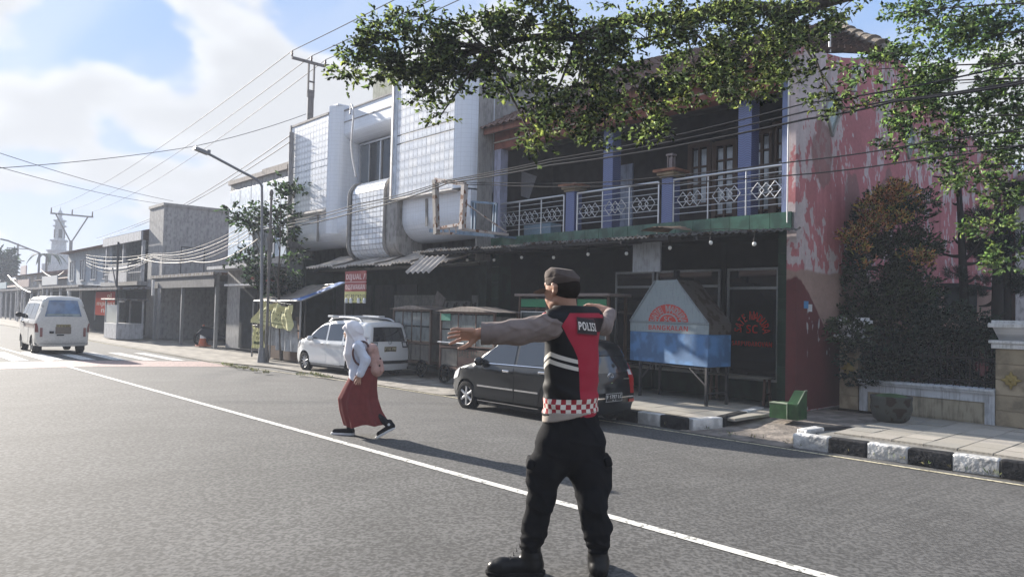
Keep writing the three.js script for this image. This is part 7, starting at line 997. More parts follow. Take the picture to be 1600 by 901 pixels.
// ---------------------------------------------------------------- garden wall at the right
{
  const zf = -13.55, stone = [[0.40, 0.33, 0.23], [0.36, 0.30, 0.21], [0.43, 0.36, 0.26]].map((c, i) => mat('cut_stone' + i, c, { map: T_blotch, rough: 0.85, bump: 0.004, bumpMap: B_rough })), capW = mat('capital_white', [0.70, 0.71, 0.72], { map: T_streak, rough: 0.6 }), brass = mat('star_ornament', [0.36, 0.28, 0.10], { rough: 0.45, metal: 0.5 });
  const pillar = (pa, pb, yTop, label) => {
    const x0 = onZ(pa, 600, zf).x, x1 = onZ(pb, 600, zf).x, w = x1 - x0, cx = (x0 + x1) / 2, t = thing('gate_pillar', label, 'pillar', [cx, SW, zf], { street: true }), D = w, n = 5, h = yTop / n, r = rngOf(9);
    M('core', BB(x0 + 0.012, x1 - 0.012, 0, yTop, zf - 0.012, zf - D + 0.012), stone[1], t);
    for (let i = 0; i < n; i++) M('stone', B(w, h - 0.008, D, cx, (i + 0.5) * h, zf - D / 2, { bev: 0.006 }), stone[i % 3], t);
    const k = w / 2; M('capital', [B(w + 0.10, 0.08, D + 0.10, cx, yTop + 0.04, zf - D / 2, { bev: 0.012 }), B(w + 0.16, 0.05, D + 0.16, cx, yTop + 0.105, zf - D / 2, { bev: 0.012 }), new THREE.CylinderGeometry(k * 1.62, k * 1.15, 0.20, 4).rotateY(Math.PI / 4).translate(cx, yTop + 0.23, zf - D / 2), B(w + 0.18, 0.07, D + 0.18, cx, yTop + 0.365, zf - D / 2, { bev: 0.012 }), B(w + 0.10, 0.05, D + 0.10, cx, yTop + 0.42, zf - D / 2, { bev: 0.012 })], capW, t);
    const s = new THREE.Shape(); for (let i = 0; i < 16; i++) { const a = i / 16 * Math.PI * 2 + Math.PI / 2, r = i % 4 === 0 ? 0.15 : i % 2 ? 0.085 : 0.105; i ? s.lineTo(r * Math.cos(a), r * Math.sin(a)) : s.moveTo(r * Math.cos(a), r * Math.sin(a)); }
    const o = M('star_ornament', new THREE.ExtrudeGeometry(s, { depth: 0.015, bevelEnabled: true, bevelThickness: 0.02, bevelSize: 0.035, bevelOffset: -0.035, bevelSegments: 2 }).translate(cx, yTop * 0.60, zf + 0.004), brass, t); M('star_centre', new THREE.SphereGeometry(0.03, 12, 8).translate(cx, yTop * 0.60, zf + 0.035), brass, o);
    return [x0, x1];
  };
  const hP = onZ(1575, 545, zf).y;
  const [, lx] = pillar(1312, 1341, hP, 'tan stone pillar with star ornament at the corner of the pink wall'), [rx] = pillar(1556, 1606, hP, 'tan stone pillar with star ornament and white capital at the right edge');
  // second pillar of the pair, just outside the frame, carries the wall on
  const a0 = onZ(1348, 594, zf + 0.05), a1 = onZ(1550, 610, zf + 0.05), yc = (a0.y + a1.y) / 2, w = thing('garden_wall', 'low garden wall with white cap and tan panel between the two stone pillars', 'wall', [(lx + rx) / 2, SW, zf], { street: true }), tan = mat('wall_tan', [0.36, 0.32, 0.24], { map: T_streak, rough: 0.85 }), white = mat('wall_white', [0.55, 0.58, 0.62], { map: T_streak, rough: 0.7 });
  M('panel', BB(lx + 0.05, rx, 0, yc - 0.06, zf - 0.04, zf - 0.25), tan, w); M('white_border', [BB(lx + 0.02, lx + 0.16, 0, yc - 0.06, zf - 0.01, zf - 0.24), BB(rx - 0.15, rx - 0.01, 0, yc - 0.06, zf - 0.01, zf - 0.24), BB(lx + 0.16, rx - 0.15, yc - 0.2, yc - 0.06, zf - 0.012, zf - 0.24)], white, w); M('coping', [BB(lx + 0.01, rx - 0.005, yc - 0.06, yc - 0.02, zf + 0.03, zf - 0.28), BB(lx + 0.01, rx - 0.005, yc - 0.02, yc + 0.015, zf + 0.06, zf - 0.3)], white, w);
  for (let i = 0; i < 3; i++) M('wall_block', BB(lx + 0.18 + i * (rx - lx - 0.35) / 3, lx + 0.17 + (i + 1) * (rx - lx - 0.35) / 3, 0.03, yc - 0.22, zf - 0.028, zf - 0.05), tan, w);
  const f = thing('iron_fence', 'black iron bar fence on top of the low garden wall', 'fence', [(lx + rx) / 2, yc, zf - 0.14], { street: true }), L = rx - lx - 0.06;
  M('rail', BB(lx + 0.03, rx - 0.03, yc + 0.1, yc + 0.13, zf - 0.13, zf - 0.16), K.black, f); M('rail', BB(lx + 0.03, rx - 0.03, hP - 0.2, hP - 0.17, zf - 0.13, zf - 0.16), K.black, f); for (let i = 0; i < 22; i++) { const x = lx + 0.08 + i * (L - 0.1) / 21; M('bar', [bar(V(x, yc + 0.01, zf - 0.145), V(x, hP - 0.05, zf - 0.145), 0.009, 0.009, 6), new THREE.ConeGeometry(0.02, 0.07, 6).translate(x, hP - 0.02, zf - 0.145)], K.black, f); }
  { const c = onY(1393, 658, SW), t = thing('flower_tub', 'dark round mossy flower tub standing before the low garden wall', 'planter', [c.x, SW, Math.max(c.z, zf + 0.34)]); M('tub', lathe([[0.0, 0], [0.20, 0], [0.26, 0.05], [0.31, 0.2], [0.30, 0.33], [0.31, 0.37], [0.31, 0.41], [0.27, 0.41], [0.25, 0.36], [0, 0.36]], 28), mat('tub', [0.09, 0.095, 0.08], { map: T_rust, rough: 0.85 }), t); M('moss', new THREE.SphereGeometry(0.3, 16, 8, 0, 6.283, 0, 1.57).scale(1, 0.35, 1).translate(0, 0.34, 0), mat('moss', [0.05, 0.10, 0.03], { map: T_blotch, rough: 1 }), t); }
  // white house beyond the garden
  const h = thing('garden_house', 'white house wall beyond the garden trees at the right edge', 'house', [-1.5, 0, -26], { street: true }); M('wall', BB(-5.9, 8, -0.1, 5.2, -25, -30), mat('garden_house_wall', [0.66, 0.68, 0.70], { map: T_streak }), h); M('roof', prism([[24.4, 5.2], [28, 7.2], [32, 5.2]], 14.4).rotateY(Math.PI / 2).translate(-6.0, 0, 0), mat('far_roof', []), h); M('window', BB(-4.6, -3.2, 1.4, 2.8, -24.97, -25.02), K.darkGlass, h);
}
// ---------------------------------------------------------------- poles and overhead lines
{
  const dark = mat('pole_concrete', [0.17, 0.16, 0.155], { map: T_streak, rough: 0.85 }), ins = mat('insulator', [0.12, 0.07, 0.05], { rough: 0.3 }), wire = mat('wire', [0.035, 0.035, 0.04], { rough: 0.6 }), paleWire = mat('pale_wire', [0.36, 0.32, 0.29], { rough: 0.6 });
  const pz = -15.0, top = onZ(487, 98, pz), pole = thing('utility_pole', 'tall utility pole with crossarm rising behind the white tiled building', 'pole', [top.x, 0, pz]), H = top.y;
  M('shaft', cyl(0.19, 0.13, H - 1.25, 0, 0, 0, 14), dark, pole); M('steel_head', [B(0.08, 1.6, 0.06, -0.02, H - 0.75, 0.13), B(0.08, 1.6, 0.06, -0.02, H - 0.75, -0.13), B(0.1, 0.05, 0.3, 0, H - 1.25, 0), B(0.1, 0.05, 0.3, 0, H - 0.85, 0)], dark, pole);
  const zA = onX(456, 90, top.x).z - pz, zB = onX(508, 103, top.x).z - pz;
  M('crossarm', B(0.1, 0.11, Math.abs(zB - zA), 0, H, (zA + zB) / 2), dark, pole);
  const insul = z => lathe([[0, 0.06], [0.035, 0.06], [0.05, 0.10], [0.035, 0.14], [0.055, 0.18], [0.035, 0.22], [0.045, 0.27], [0.0, 0.31]], 10).translate(0, H, z); const iz = [zA, 0.02, zB]; for (const z of iz) M('insulator', insul(z), ins, pole);
  const far = onD(112, 336, 98), fp = thing('utility_pole', 'distant utility pole with V-braced crossarm beside the minaret', 'pole', [far.x, 0, far.z]), fh = far.y; M('shaft', cyl(0.25, 0.2, fh - 3.4, 0, 0, 0, 10), dark, fp); M('crossarm', B(0.18, 0.2, 5.0, 0, fh, 0), dark, fp); M('brace', [bar(V(0, fh - 3.5, 0.1), V(0, fh, 1.9), 0.09), bar(V(0, fh - 3.5, -0.1), V(0, fh, -1.9), 0.09)], dark, fp); for (const z of [-2.4, 0, 2.4]) M('insulator', cyl(0.1, 0.06, 0.75, 0, fh, z, 8), ins, fp);
  const f2 = onD(27, 388, 120), p2 = thing('utility_pole', 'farthest thin utility pole with two crossarms in the haze', 'pole', [f2.x, 0, f2.z]); M('shaft', cyl(0.2, 0.15, f2.y + 0.8, 0, 0, 0, 8), dark, p2); M('crossarm', B(0.15, 0.15, 3, 0, f2.y, 0), dark, p2); M('crossarm', B(0.15, 0.15, 2, 0, f2.y - 2, 0), dark, p2);
  const cable = (pts, r, label, group, m = wire, s = 0.15) => { const gs = []; for (let i = 0; i + 1 < pts.length; i++) gs.push(sag(pts[i], pts[i + 1], Array.isArray(s) ? s[i] : s, r, 12)); tag(M('overhead_cable', gs, m), label, 'cable', group); };
  iz.forEach((z, i) => { const a = V(top.x, H + 0.3, pz + z), b = V(far.x, fh + 0.7, far.z + [2.4, 0, -2.4][i]), c = V(top.x + 48, H + 0.9, pz + z); cable([c, a, b], 0.018, ['left-hand power line, carried on the road end of the crossarms', 'middle power line, carried at the centre of the crossarms', 'right-hand power line, carried on the house end of the crossarms'][i], 'three power lines on the crossarms', wire, [0.5, 0.9]); });
  const zc = -10.3, P = (l, z = zc) => l.map(([x, y, zz]) => onZ(x, y, zz ?? z));
  cable(P([[398, 352], [560, 318], [700, 281], [860, 249], [1260, 161], [1620, 92]]), 0.012, 'uppermost of the black cables crossing in front of the blue-columned balcony', 'cables before the balcony', wire, [0.1, 0.05, 0.02, 0.06, 0.05]);
  cable(P([[398, 356], [560, 323], [700, 283], [860, 253], [1260, 174], [1400, 156], [1620, 122]], -10.25), 0.013, 'middle of the three black cables crossing the upper half of the balcony', 'cables before the balcony', wire, [0.1, 0.05, 0.02, 0.06, 0.02, 0.02]);
  cable(P([[398, 360], [560, 330], [700, 286], [860, 258], [1260, 186], [1400, 158], [1620, 126]], -10.2), 0.017, 'lowest and thickest of the three cables crossing the upper half of the balcony', 'cables before the balcony', wire, [0.1, 0.05, 0.02, 0.06, 0.02, 0.02]);
  cable(P([[690, 282], [775, 285], [940, 285], [1245, 252], [1450, 222], [1620, 196]]), 0.010, 'thin cable dipping across the railing toward the pink wall, upper of two', 'cables before the railing', wire, 0.02);
  cable(P([[690, 284], [775, 289], [940, 291], [1245, 273], [1450, 247], [1620, 222]], -10.25), 0.010, 'thin cable dipping across the railing toward the pink wall, lower of two', 'cables before the railing', wire, 0.02);
  for (let i = 0; i < 5; i++) cable(P([[404, 338 + i * 5], [240, 396 + i * 1.6], [134, 398 + i * 4]], -9.9 - i * 0.12), 0.013, `${['topmost', 'second', 'middle', 'fourth', 'lowest'][i]} strand of the sagging cable bundle running left from the street lamp`, 'strands of the sagging bundle', i % 2 ? paleWire : wire, [0.35 + 0.06 * i, 0.15 + 0.1 * i]);
  cable(P([[404, 372], [300, 408], [215, 402]], -9.8), 0.018, 'single slack cable hanging below the bundle before the grey building', null, paleWire, [0.3, 0.15]);
  cable([onZ(478, 178, -14.6), onD(300, 229, 30), onD(-40, 265, 22)], 0.012, 'long cable sagging from the tall pole to the left edge of the sky', null, wire, [0.1, 0.1]);
  cable([onZ(452, 212, -11.2), onD(285, 320, 42), onD(150, 372, 60)], 0.016, 'upper of two cables running down left from the flue of the tiled building', 'cables from the flue', wire, 0.1); cable([onZ(452, 222, -11.2), onD(288, 322, 42), onD(150, 376, 60)], 0.016, 'lower of two cables running down left from the flue of the tiled building', 'cables from the flue', wire, 0.1);
  cable([onD(-40, 226, 30), onD(270, 314, 55)], 0.014, 'upper of the two cables crossing the sky from the left edge to the grey building', 'cables crossing at left', wire, 0.2); cable([onD(-40, 250, 30), onD(250, 318, 55)], 0.014, 'lower of the two cables crossing the sky from the left edge to the grey building', 'cables crossing at left', wire, 0.2);
  cable([onD(12, 430, 60), onD(30, 448, 55), onD(48, 457, 50)], 0.06, 'bright drooping cable bundle at the far left edge', null, paleWire, 0.05); cable([onD(63, 420, 60), onD(100, 424, 55)], 0.05, 'short pale cable bundle before the gabled house', null, paleWire, 0.5);
  // street lamps
  const lz = -9.75, base = onZ(409, 540, lz), lamp = thing('street_lamp', 'grey street lamp with long curved arm among the small tree\'s leaves', 'street lamp', [base.x, gy(lz), lz], { street: true }), kneeP = onZ(409, 300, lz), endP = onX(325, 240, base.x), tipP = onX(303, 231, base.x), grey = mat('lamp_grey', [0.22, 0.23, 0.25], { rough: 0.5, metal: 0.4 });
  M('pole', [bar(V(base.x, gy(lz), lz), kneeP, 0.058, 0.04, 12)], grey, lamp); M('arm', tube([kneeP.clone().add(V(0, -0.1, 0)), kneeP.clone().add(V(0, 0.22, 0.03)), kneeP.clone().lerp(endP, 0.12).add(V(0, 0.26, 0)), kneeP.clone().lerp(endP, 0.4).add(V(0, 0.18, 0)), endP], 0.04, 40, 8), grey, lamp); M('lamp_head', [beam(endP, tipP, 0.22, 0.08), B(0.1, 0.1, 0.1, endP.x, endP.y + 0.06, endP.z)], grey, lamp);
  M('base_collar', [cyl(0.14, 0.09, 0.5, base.x, gy(lz), lz, 12)], grey, lamp);
  const dp = onZ(416, 540, lz - 0.2), dpost = thing('ornate_post', 'dark ornate cast post with ball finial beside the curved street lamp', 'post', [dp.x, gy(lz), lz - 0.2]), dh = onZ(416, 292, lz - 0.2).y; dpost.scale.set(0.72, 1, 0.72); M('shaft', lathe([[0.12, 0], [0.14, 0.2], [0.07, 0.5], [0.055, 2], [0.09, dh * 0.68], [0.14, dh * 0.72], [0.06, dh * 0.76], [0.05, dh - 0.3], [0.08, dh - 0.25], [0.03, dh - 0.15]], 14), dark, dpost); M('finial', new THREE.SphereGeometry(0.09, 14, 10).scale(1, 1.3, 1).translate(0, dh - 0.06, 0), dark, dpost);
  const l2 = onD(61, 395, 75), lamp2 = thing('street_lamp', 'distant street lamp with straight slanting arm at the far left', 'street lamp', [l2.x, 0, l2.z], { street: true }), l2t = onD(12, 376, 66); M('pole', bar(V(l2.x, 0, l2.z), l2, 0.1), grey, lamp2); M('arm', bar(l2, l2t, 0.07), grey, lamp2); M('lamp_head', beam(l2t, l2t.clone().add(V(0.1, 0.1, 0.6)), 0.3, 0.1), grey, lamp2);
}

// ---------------------------------------------------------------- trees and plants
// leaves: many small folded blades gathered on twigs inside the crown's volume
function leafMesh(name, parent, blobs, o) {
  const r = rngOf(o.seed), pos = [], nor = [], col = [], A = V(0, 0, 0), D = V(0, 0, 0), Sd = V(0, 0, 0), N = V(0, 0, 0);
  const put = (c, dir, L, w, tint, up) => {
    D.copy(dir).normalize(); Sd.set(r() - 0.5, (r() - 0.5) * 0.5, r() - 0.5).cross(D); if (up && r() < 0.4) { Sd.crossVectors(V((r() - 0.5) * 0.7, 1, (r() - 0.5) * 0.7), D); } Sd.normalize(); N.crossVectors(D, Sd).normalize(); if (N.y < 0) N.negate();
    const q = 0.18 * w; const p0 = [c.x, c.y, c.z], m = [c.x + D.x * L * 0.58, c.y + D.y * L * 0.58, c.z + D.z * L * 0.58], p2 = [c.x + D.x * L - N.x * q, c.y + D.y * L - N.y * q, c.z + D.z * L - N.z * q];
    const a = [m[0] + Sd.x * w / 2 + N.x * q, m[1] + Sd.y * w / 2 + N.y * q, m[2] + Sd.z * w / 2 + N.z * q], b = [m[0] - Sd.x * w / 2 + N.x * q, m[1] - Sd.y * w / 2 + N.y * q, m[2] - Sd.z * w / 2 + N.z * q];
    for (const t of [p0, a, p2, p0, p2, b]) { pos.push(...t); nor.push(N.x, N.y, N.z); col.push(...tint); }
  };
  for (const b of blobs) {
    const n = Math.round(b.n * (o.dens ?? 1));
    for (let i = 0; i < n; i++) {
      let x, y, z, k = 0; do { x = r() * 2 - 1; y = r() * 2 - 1; z = r() * 2 - 1; k++; } while ((x * x + y * y + z * z > 1 || fbm3(b.c.x * 3 + x * b.r.x * o.gap, b.c.y * 3 + y * b.r.y * o.gap * 1.4, b.c.z * 3 + z * b.r.z * o.gap, 2) < (o.thr ?? 0.46)) && k < 12);
      A.set(b.c.x + x * b.r.x, b.c.y + y * b.r.y, b.c.z + z * b.r.z);
      const out = V(x + (r() - 0.5), (o.rise ?? 0.1) + (r() - 0.5) * 0.8, z + (r() - 0.5)).normalize(), tw = o.twig ?? 0.16, base = b.tint ?? o.tints[Math.floor(r() * o.tints.length)], tone = 0.7 + 0.6 * r();
      for (let j = 0; j < (o.per ?? 6); j++) { const t = r(), c = A.clone().addScaledVector(out, tw * t); const d = V(out.x + (r() - 0.5) * 2.0, out.y + (r() - 0.5) * 1.6 + (o.droop ?? 0), out.z + (r() - 0.5) * 2.0); const v = tone * (0.85 + 0.3 * r()); put(c, d, o.len * (0.55 + 0.9 * r()), o.wid * (0.75 + 0.5 * r()), [base[0] * v, base[1] * v, base[2] * v], o.flat); }
    }
  }
  const g = new THREE.BufferGeometry(); g.setAttribute('position', new THREE.Float32BufferAttribute(pos, 3)); g.setAttribute('normal', new THREE.Float32BufferAttribute(nor, 3)); g.setAttribute('color', new THREE.Float32BufferAttribute(col, 3)); g.setAttribute('uv', new THREE.Float32BufferAttribute(new Float32Array(pos.length / 3 * 2), 2));
  const m = new THREE.Mesh(g, o.mat); m.name = name; m.castShadow = m.receiveShadow = true; m.userData.kind = 'stuff'; parent.add(m); const s = shift.get(parent); if (s) g.translate(-s.x, -s.y, -s.z); return m;
}
const leafMat = (tr = 0.35, ro = 0.55) => new THREE.MeshPhysicalMaterial({ vertexColors: true, color: 0xffffff, roughness: 0.96, transmission: tr + 0.18, thickness: 0, side: THREE.DoubleSide, specularIntensity: 0.5 });
const bark = mat('bark', [0.10, 0.085, 0.07], { map: T_streak, rough: 0.95, bump: 0.01, bumpMap: B_rough });
function limb(a, b, r0, r1, bend, seg = 10) { const pts = []; for (let i = 0; i <= seg; i++) { const t = i / seg, p = a.clone().lerp(b, t); p.add(bend.clone().multiplyScalar(Math.sin(Math.PI * t))); pts.push(p); } const g = new THREE.TubeGeometry(new THREE.CatmullRomCurve3(pts), seg * 2, 1, 7, false), p = g.attributes.position, c = new THREE.CatmullRomCurve3(pts); for (let i = 0; i <= seg * 2; i++) { const q = c.getPointAt(i / (seg * 2)), r = lerp(r0, r1, i / (seg * 2)); for (let j = 0; j <= 7; j++) { const k = i * 8 + j; p.setXYZ(k, q.x + (p.getX(k) - q.x) * r, q.y + (p.getY(k) - q.y) * r, q.z + (p.getZ(k) - q.z) * r); } } return g; }
// blobs from a table: [x, y, half width, half height, distance, how many twigs, depth factor]
const blobs = (tab, scale = 1) => tab.map(([x, y, rx, ry, dist, n, dz]) => { const c = onD(x, y, dist), s = dist / 1150; return { c, r: V(rx * s * 0.95, ry * s, rx * s * (dz ?? 0.6)), n: Math.round((n ?? rx * ry / 9) * scale) }; });
const greenA = [[0.19, 0.27, 0.085], [0.23, 0.32, 0.09], [0.16, 0.23, 0.085], [0.33, 0.40, 0.10]];
{
  // big spreading tree over the road; its trunk stands outside the picture at the right
  const t = thing('street_tree', 'large spreading tree whose leafy branches hang across the top of the view before the buildings', 'tree', [-0.9, 0, -10.95], { street: true });
  const tab = [[552, 98, 34, 28, 8.6, 130], [602, 60, 44, 34, 8.5, 180], [606, 105, 42, 28, 8.5, 150], [655, 80, 60, 50, 8.3, 330], [640, 25, 30, 16, 8.6, 40], [700, 120, 55, 38, 8.3, 220], [740, 70, 70, 46, 8.2, 360], [810, 110, 62, 50, 8.2, 300], [830, 40, 70, 36, 8.3, 260], [850, 190, 46, 34, 8.0, 120], [838, 232, 20, 14, 8.0, 22], [900, 140, 66, 50, 8.1, 300], [920, 60, 80, 50, 8.2, 380], [945, 200, 44, 30, 8.0, 100], [1000, 150, 60, 44, 8.2, 240], [1010, 60, 80, 52, 8.3, 360], [1020, 205, 30, 18, 8.1, 40], [1090, 120, 70, 46, 8.5, 300], [1100, 45, 80, 48, 8.6, 360], [1170, 120, 60, 40, 8.8, 240], [1190, 50, 70, 50, 8.8, 320], [1255, 40, 52, 40, 9.0, 180], [1245, 110, 34, 34, 8.9, 90], [1292, 152, 26, 16, 9.0, 36], [1325, 172, 24, 14, 9.0, 30], [687, 182, 22, 16, 8.1, 24], [660, 150, 26, 14, 8.2, 26], [880, -25, 110, 34, 8.4, 110], [1080, -25, 120, 34, 8.6, 110], [1240, -25, 80, 34, 9.0, 60], [1330, 2, 55, 14, 9.2, 50], [1325, 30, 12, 12, 9.2, 8]];
  const B_ = blobs(tab, 0.72), crown = leafMesh('crown', t, B_, { seed: 41, len: 0.062, wid: 0.034, per: 8, gap: 2.6, thr: 0.47, twig: 0.17, tints: greenA, mat: leafMat(0.4), flat: true, rise: 0.05 });
  const base = V(-0.9, 0, -10.95), top = V(-0.95, 5.4, -10.7); M('trunk', [limb(base, top, 0.24, 0.15, V(0.05, 0, 0))], bark, t);
  const hub = [onD(1230, 20, 9.4), onD(1060, 30, 8.8), onD(900, 60, 8.3), onD(760, 78, 8.3)]; const L = [limb(top, hub[0], 0.13, 0.09, V(0, 0.35, 0)), limb(hub[0], hub[1], 0.09, 0.065, V(0, 0.12, 0)), limb(hub[1], hub[2], 0.065, 0.045, V(0, 0.1, 0)), limb(hub[2], hub[3], 0.045, 0.028, V(0, 0.08, 0))]; L.forEach(g => M('limb', g, bark, t));
  const r = rngOf(8), tw = []; for (const b of B_) { let h = hub.reduce((a, q) => q.distanceTo(b.c) < a.distanceTo(b.c) ? q : a, hub[0]); tw.push(limb(h, b.c, 0.020, 0.006, V((r() - 0.5) * 0.2, 0.1 * r(), (r() - 0.5) * 0.2), 6)); for (let k = 0; k < 3; k++) { const e = b.c.clone().add(V((r() - 0.5) * 1.5 * b.r.x, (r() - 0.6) * 1.4 * b.r.y, (r() - 0.5) * 1.5 * b.r.z)); tw.push(limb(b.c, e, 0.007, 0.003, V(0, 0.03, 0), 4)); } } M('twigs', tw, bark, t, { kind: 'stuff' });
  // second tree, further right
  const t2 = thing('street_tree', 'bright green layered tree hanging in at the right edge before the pink wall', 'tree', [-0.6, 0, -13.1], { street: true });
  const tab2 = [[1370, 108, 44, 26, 10.2, 110], [1420, 130, 60, 34, 10.2, 180], [1480, 60, 60, 46, 10.4, 220], [1545, 40, 66, 54, 10.6, 260], [1600, 90, 60, 70, 10.6, 260], [1500, 130, 66, 36, 10.3, 220], [1560, 170, 60, 36, 10.3, 200], [1440, 185, 48, 26, 10.1, 110], [1490, 210, 52, 26, 10.1, 120], [1420, 232, 30, 20, 10.0, 40], [1540, 235, 60, 30, 10.2, 150], [1600, 220, 40, 60, 10.4, 120], [1520, 285, 40, 22, 10.0, 70], [1585, 300, 40, 26, 10.0, 80], [1560, 355, 46, 18, 9.9, 70], [1590, 400, 34, 26, 9.8, 70], [1470, 5, 60, 24, 10.6, 120], [1400, 20, 40, 8, 10.4, 20], [1590, -20, 80, 50, 10.8, 80], [1460, 260, 22, 12, 10.0, 14]];
  const B2 = blobs(tab2, 1.0); leafMesh('crown', t2, B2, { seed: 57, len: 0.066, wid: 0.036, per: 8, gap: 2.4, thr: 0.47, twig: 0.18, tints: [[0.17, 0.29, 0.085], [0.20, 0.34, 0.09], [0.14, 0.25, 0.08], [0.27, 0.38, 0.095]], mat: leafMat(0.42), flat: true, rise: 0.0 });
  const b2 = V(-0.6, 0, -13.1), top2 = V(-0.6, 6.2, -12.9); M('trunk', [limb(b2, top2, 0.2, 0.12, V(0, 0, 0.05))], bark, t2); const tw2 = []; for (const b of B2) { const h = V(-0.6, clamp(b.c.y - 0.3, 2.8, 6.2), -13.0); tw2.push(limb(h, b.c, 0.022, 0.006, V(0, 0.12, 0), 8)); } M('twigs', tw2, bark, t2, { kind: 'stuff' });
}
{
  // orange-tipped shrub
  const z = -14.7, c = onZ(1385, 600, z), t = thing('orange_shrub', 'tall shrub with orange young leaves over dark foliage before the pink wall', 'shrub', [c.x, 0, z], { street: true });
  const D = z / (ray(1385, 450).z) ; const tab = [[1395, 350, 44, 36, D, 200], [1375, 330, 40, 34, D, 160], [1420, 325, 40, 34, D, 150], [1350, 372, 36, 26, D, 120], [1400, 400, 64, 36, D, 340], [1360, 425, 56, 36, D, 280], [1430, 400, 36, 40, D, 180], [1342, 440, 30, 24, D, 100], [1380, 460, 70, 40, D, 380], [1340, 485, 44, 30, D, 170], [1430, 455, 40, 34, D, 180], [1395, 505, 66, 34, D, 300], [1342, 540, 30, 40, D, 140], [1325, 520, 26, 24, D * 0.905, 120], [1400, 550, 60, 40, D, 240]];
  const bl = blobs(tab, 1.2), dk = [[0.045, 0.085, 0.032], [0.06, 0.105, 0.04], [0.035, 0.065, 0.028], [0.08, 0.11, 0.04]]; leafMesh('foliage', t, bl, { seed: 71, len: 0.075, wid: 0.03, per: 7, gap: 3, thr: 0.46, twig: 0.16, tints: dk, mat: leafMat(0.25), rise: 0.4 });
  const tips = blobs([[1398, 300, 22, 16, D - 0.35, 110], [1382, 314, 24, 18, D - 0.45, 120], [1412, 310, 22, 14, D - 0.35, 80], [1358, 332, 18, 20, D - 0.5, 120], [1352, 357, 20, 16, D - 0.55, 120], [1333, 373, 22, 12, D - 0.6, 110], [1374, 352, 16, 16, D - 0.65, 80], [1428, 332, 16, 14, D - 0.3, 40], [1430, 408, 24, 16, D - 0.75, 110], [1345, 392, 16, 8, D - 0.6, 40], [1400, 342, 22, 14, D - 0.6, 50], [1352, 415, 14, 8, D - 0.7, 14]]); leafMesh('young_leaves', t, tips, { seed: 72, len: 0.06, wid: 0.024, per: 7, gap: 4, thr: 0.4, twig: 0.12, tints: [[0.72, 0.30, 0.10], [0.78, 0.44, 0.12], [0.62, 0.50, 0.13], [0.75, 0.34, 0.18], [0.42, 0.42, 0.10]], mat: leafMat(0.4), rise: 0.8 });
  M('stem', [limb(V(c.x, -0.05, z), onD(1390, 470, D), 0.05, 0.03, V(0.05, 0, 0)), limb(onD(1388, 540, D), onD(1350, 420, D), 0.03, 0.012, V(0, 0, 0)), limb(onD(1390, 480, D), onD(1395, 330, D), 0.03, 0.01, V(0.03, 0, 0)), limb(onD(1390, 500, D), onD(1430, 400, D), 0.02, 0.01, V(0, 0, 0))], bark, t);
  // dark hedge and a paler shrub behind the iron fence
  const zh = -14.3, h0 = onZ(1450, 600, zh), Dh = zh / ray(1450, 520).z, hg = thing('hedge', 'dense dark hedge behind the iron fence between the stone pillars', 'hedge', [h0.x, 0, zh], { street: true });
  leafMesh('foliage', hg, blobs([[1350, 570, 34, 40, Dh, 200], [1400, 555, 46, 50, Dh, 330], [1450, 545, 46, 56, Dh, 360], [1500, 545, 46, 56, Dh, 360], [1535, 560, 34, 50, Dh, 260], [1470, 500, 50, 26, Dh, 200], [1530, 510, 24, 22, Dh, 90], [1430, 590, 70, 24, Dh, 260], [1510, 595, 50, 22, Dh, 200]], 1.2), { seed: 81, len: 0.07, wid: 0.03, per: 7, gap: 3, thr: 0.42, twig: 0.15, tints: [[0.03, 0.065, 0.042], [0.04, 0.08, 0.05], [0.024, 0.05, 0.034]], mat: leafMat(0.2), rise: 0.3 });
  M('stems', [1360, 1410, 1460, 1510].map(x => limb(onZ(x, 640, zh).setY(-0.05), onZ(x + 6, 560, zh), 0.025, 0.012, V(0.02, 0, 0))), bark, hg);
  const zb = -17.2, Db = zb / ray(1440, 470).z, bs = thing('blue_shrub', 'bluish grey-green shrub between the orange shrub and the bare trunk', 'shrub', [onZ(1445, 520, zb).x, 0, zb], { street: true }); leafMesh('foliage', bs, blobs([[1445, 465, 26, 34, Db, 120], [1440, 500, 30, 20, Db, 90]], 1.2), { seed: 83, len: 0.08, wid: 0.03, per: 7, gap: 3, thr: 0.42, twig: 0.15, tints: [[0.05, 0.075, 0.07], [0.06, 0.09, 0.08]], mat: leafMat(0.2), rise: 0.4 }); M('stem', limb(onZ(1445, 560, zb).setY(-0.05), onZ(1445, 470, zb), 0.03, 0.015, V(0.02, 0, 0)), bark, bs);
  // conifers in the garden
  const pine = (label, x0, yb, x1, yt, z, r, clumps, stubs, seed) => {
    const a = onZ(x0, yb, z).setY(-0.05), b = onZ(x1, yt, z), t = thing('pine_tree', label, 'tree', [a.x, -0.05, z], { street: true }), Dz = z / ray(x0, (yb + yt) / 2).z; M('trunk', limb(a, b, r, r * 0.35, V(0.02, 0, 0), 14), mat('pine_bark', [0.035, 0.032, 0.03], { map: T_streak, rough: 0.95 }), t);
    stubs.forEach(([p, q, u, v]) => M('branch', limb(onZ(p, q, z), onZ(u, v, z), r * 0.35, 0.012, V(0, -0.04, 0), 6), mat('pine_bark', []), t));
    leafMesh('needles', t, blobs(clumps.map(([x, y, rx, ry]) => [x, y, rx, ry, Dz, rx * ry / 3.2])), { seed, len: 0.13, wid: 0.008, per: 22, gap: 2, thr: 0.3, twig: 0.1, tints: [[0.022, 0.042, 0.028], [0.03, 0.055, 0.035]], mat: leafMat(0.1), rise: 0.5 });
  };
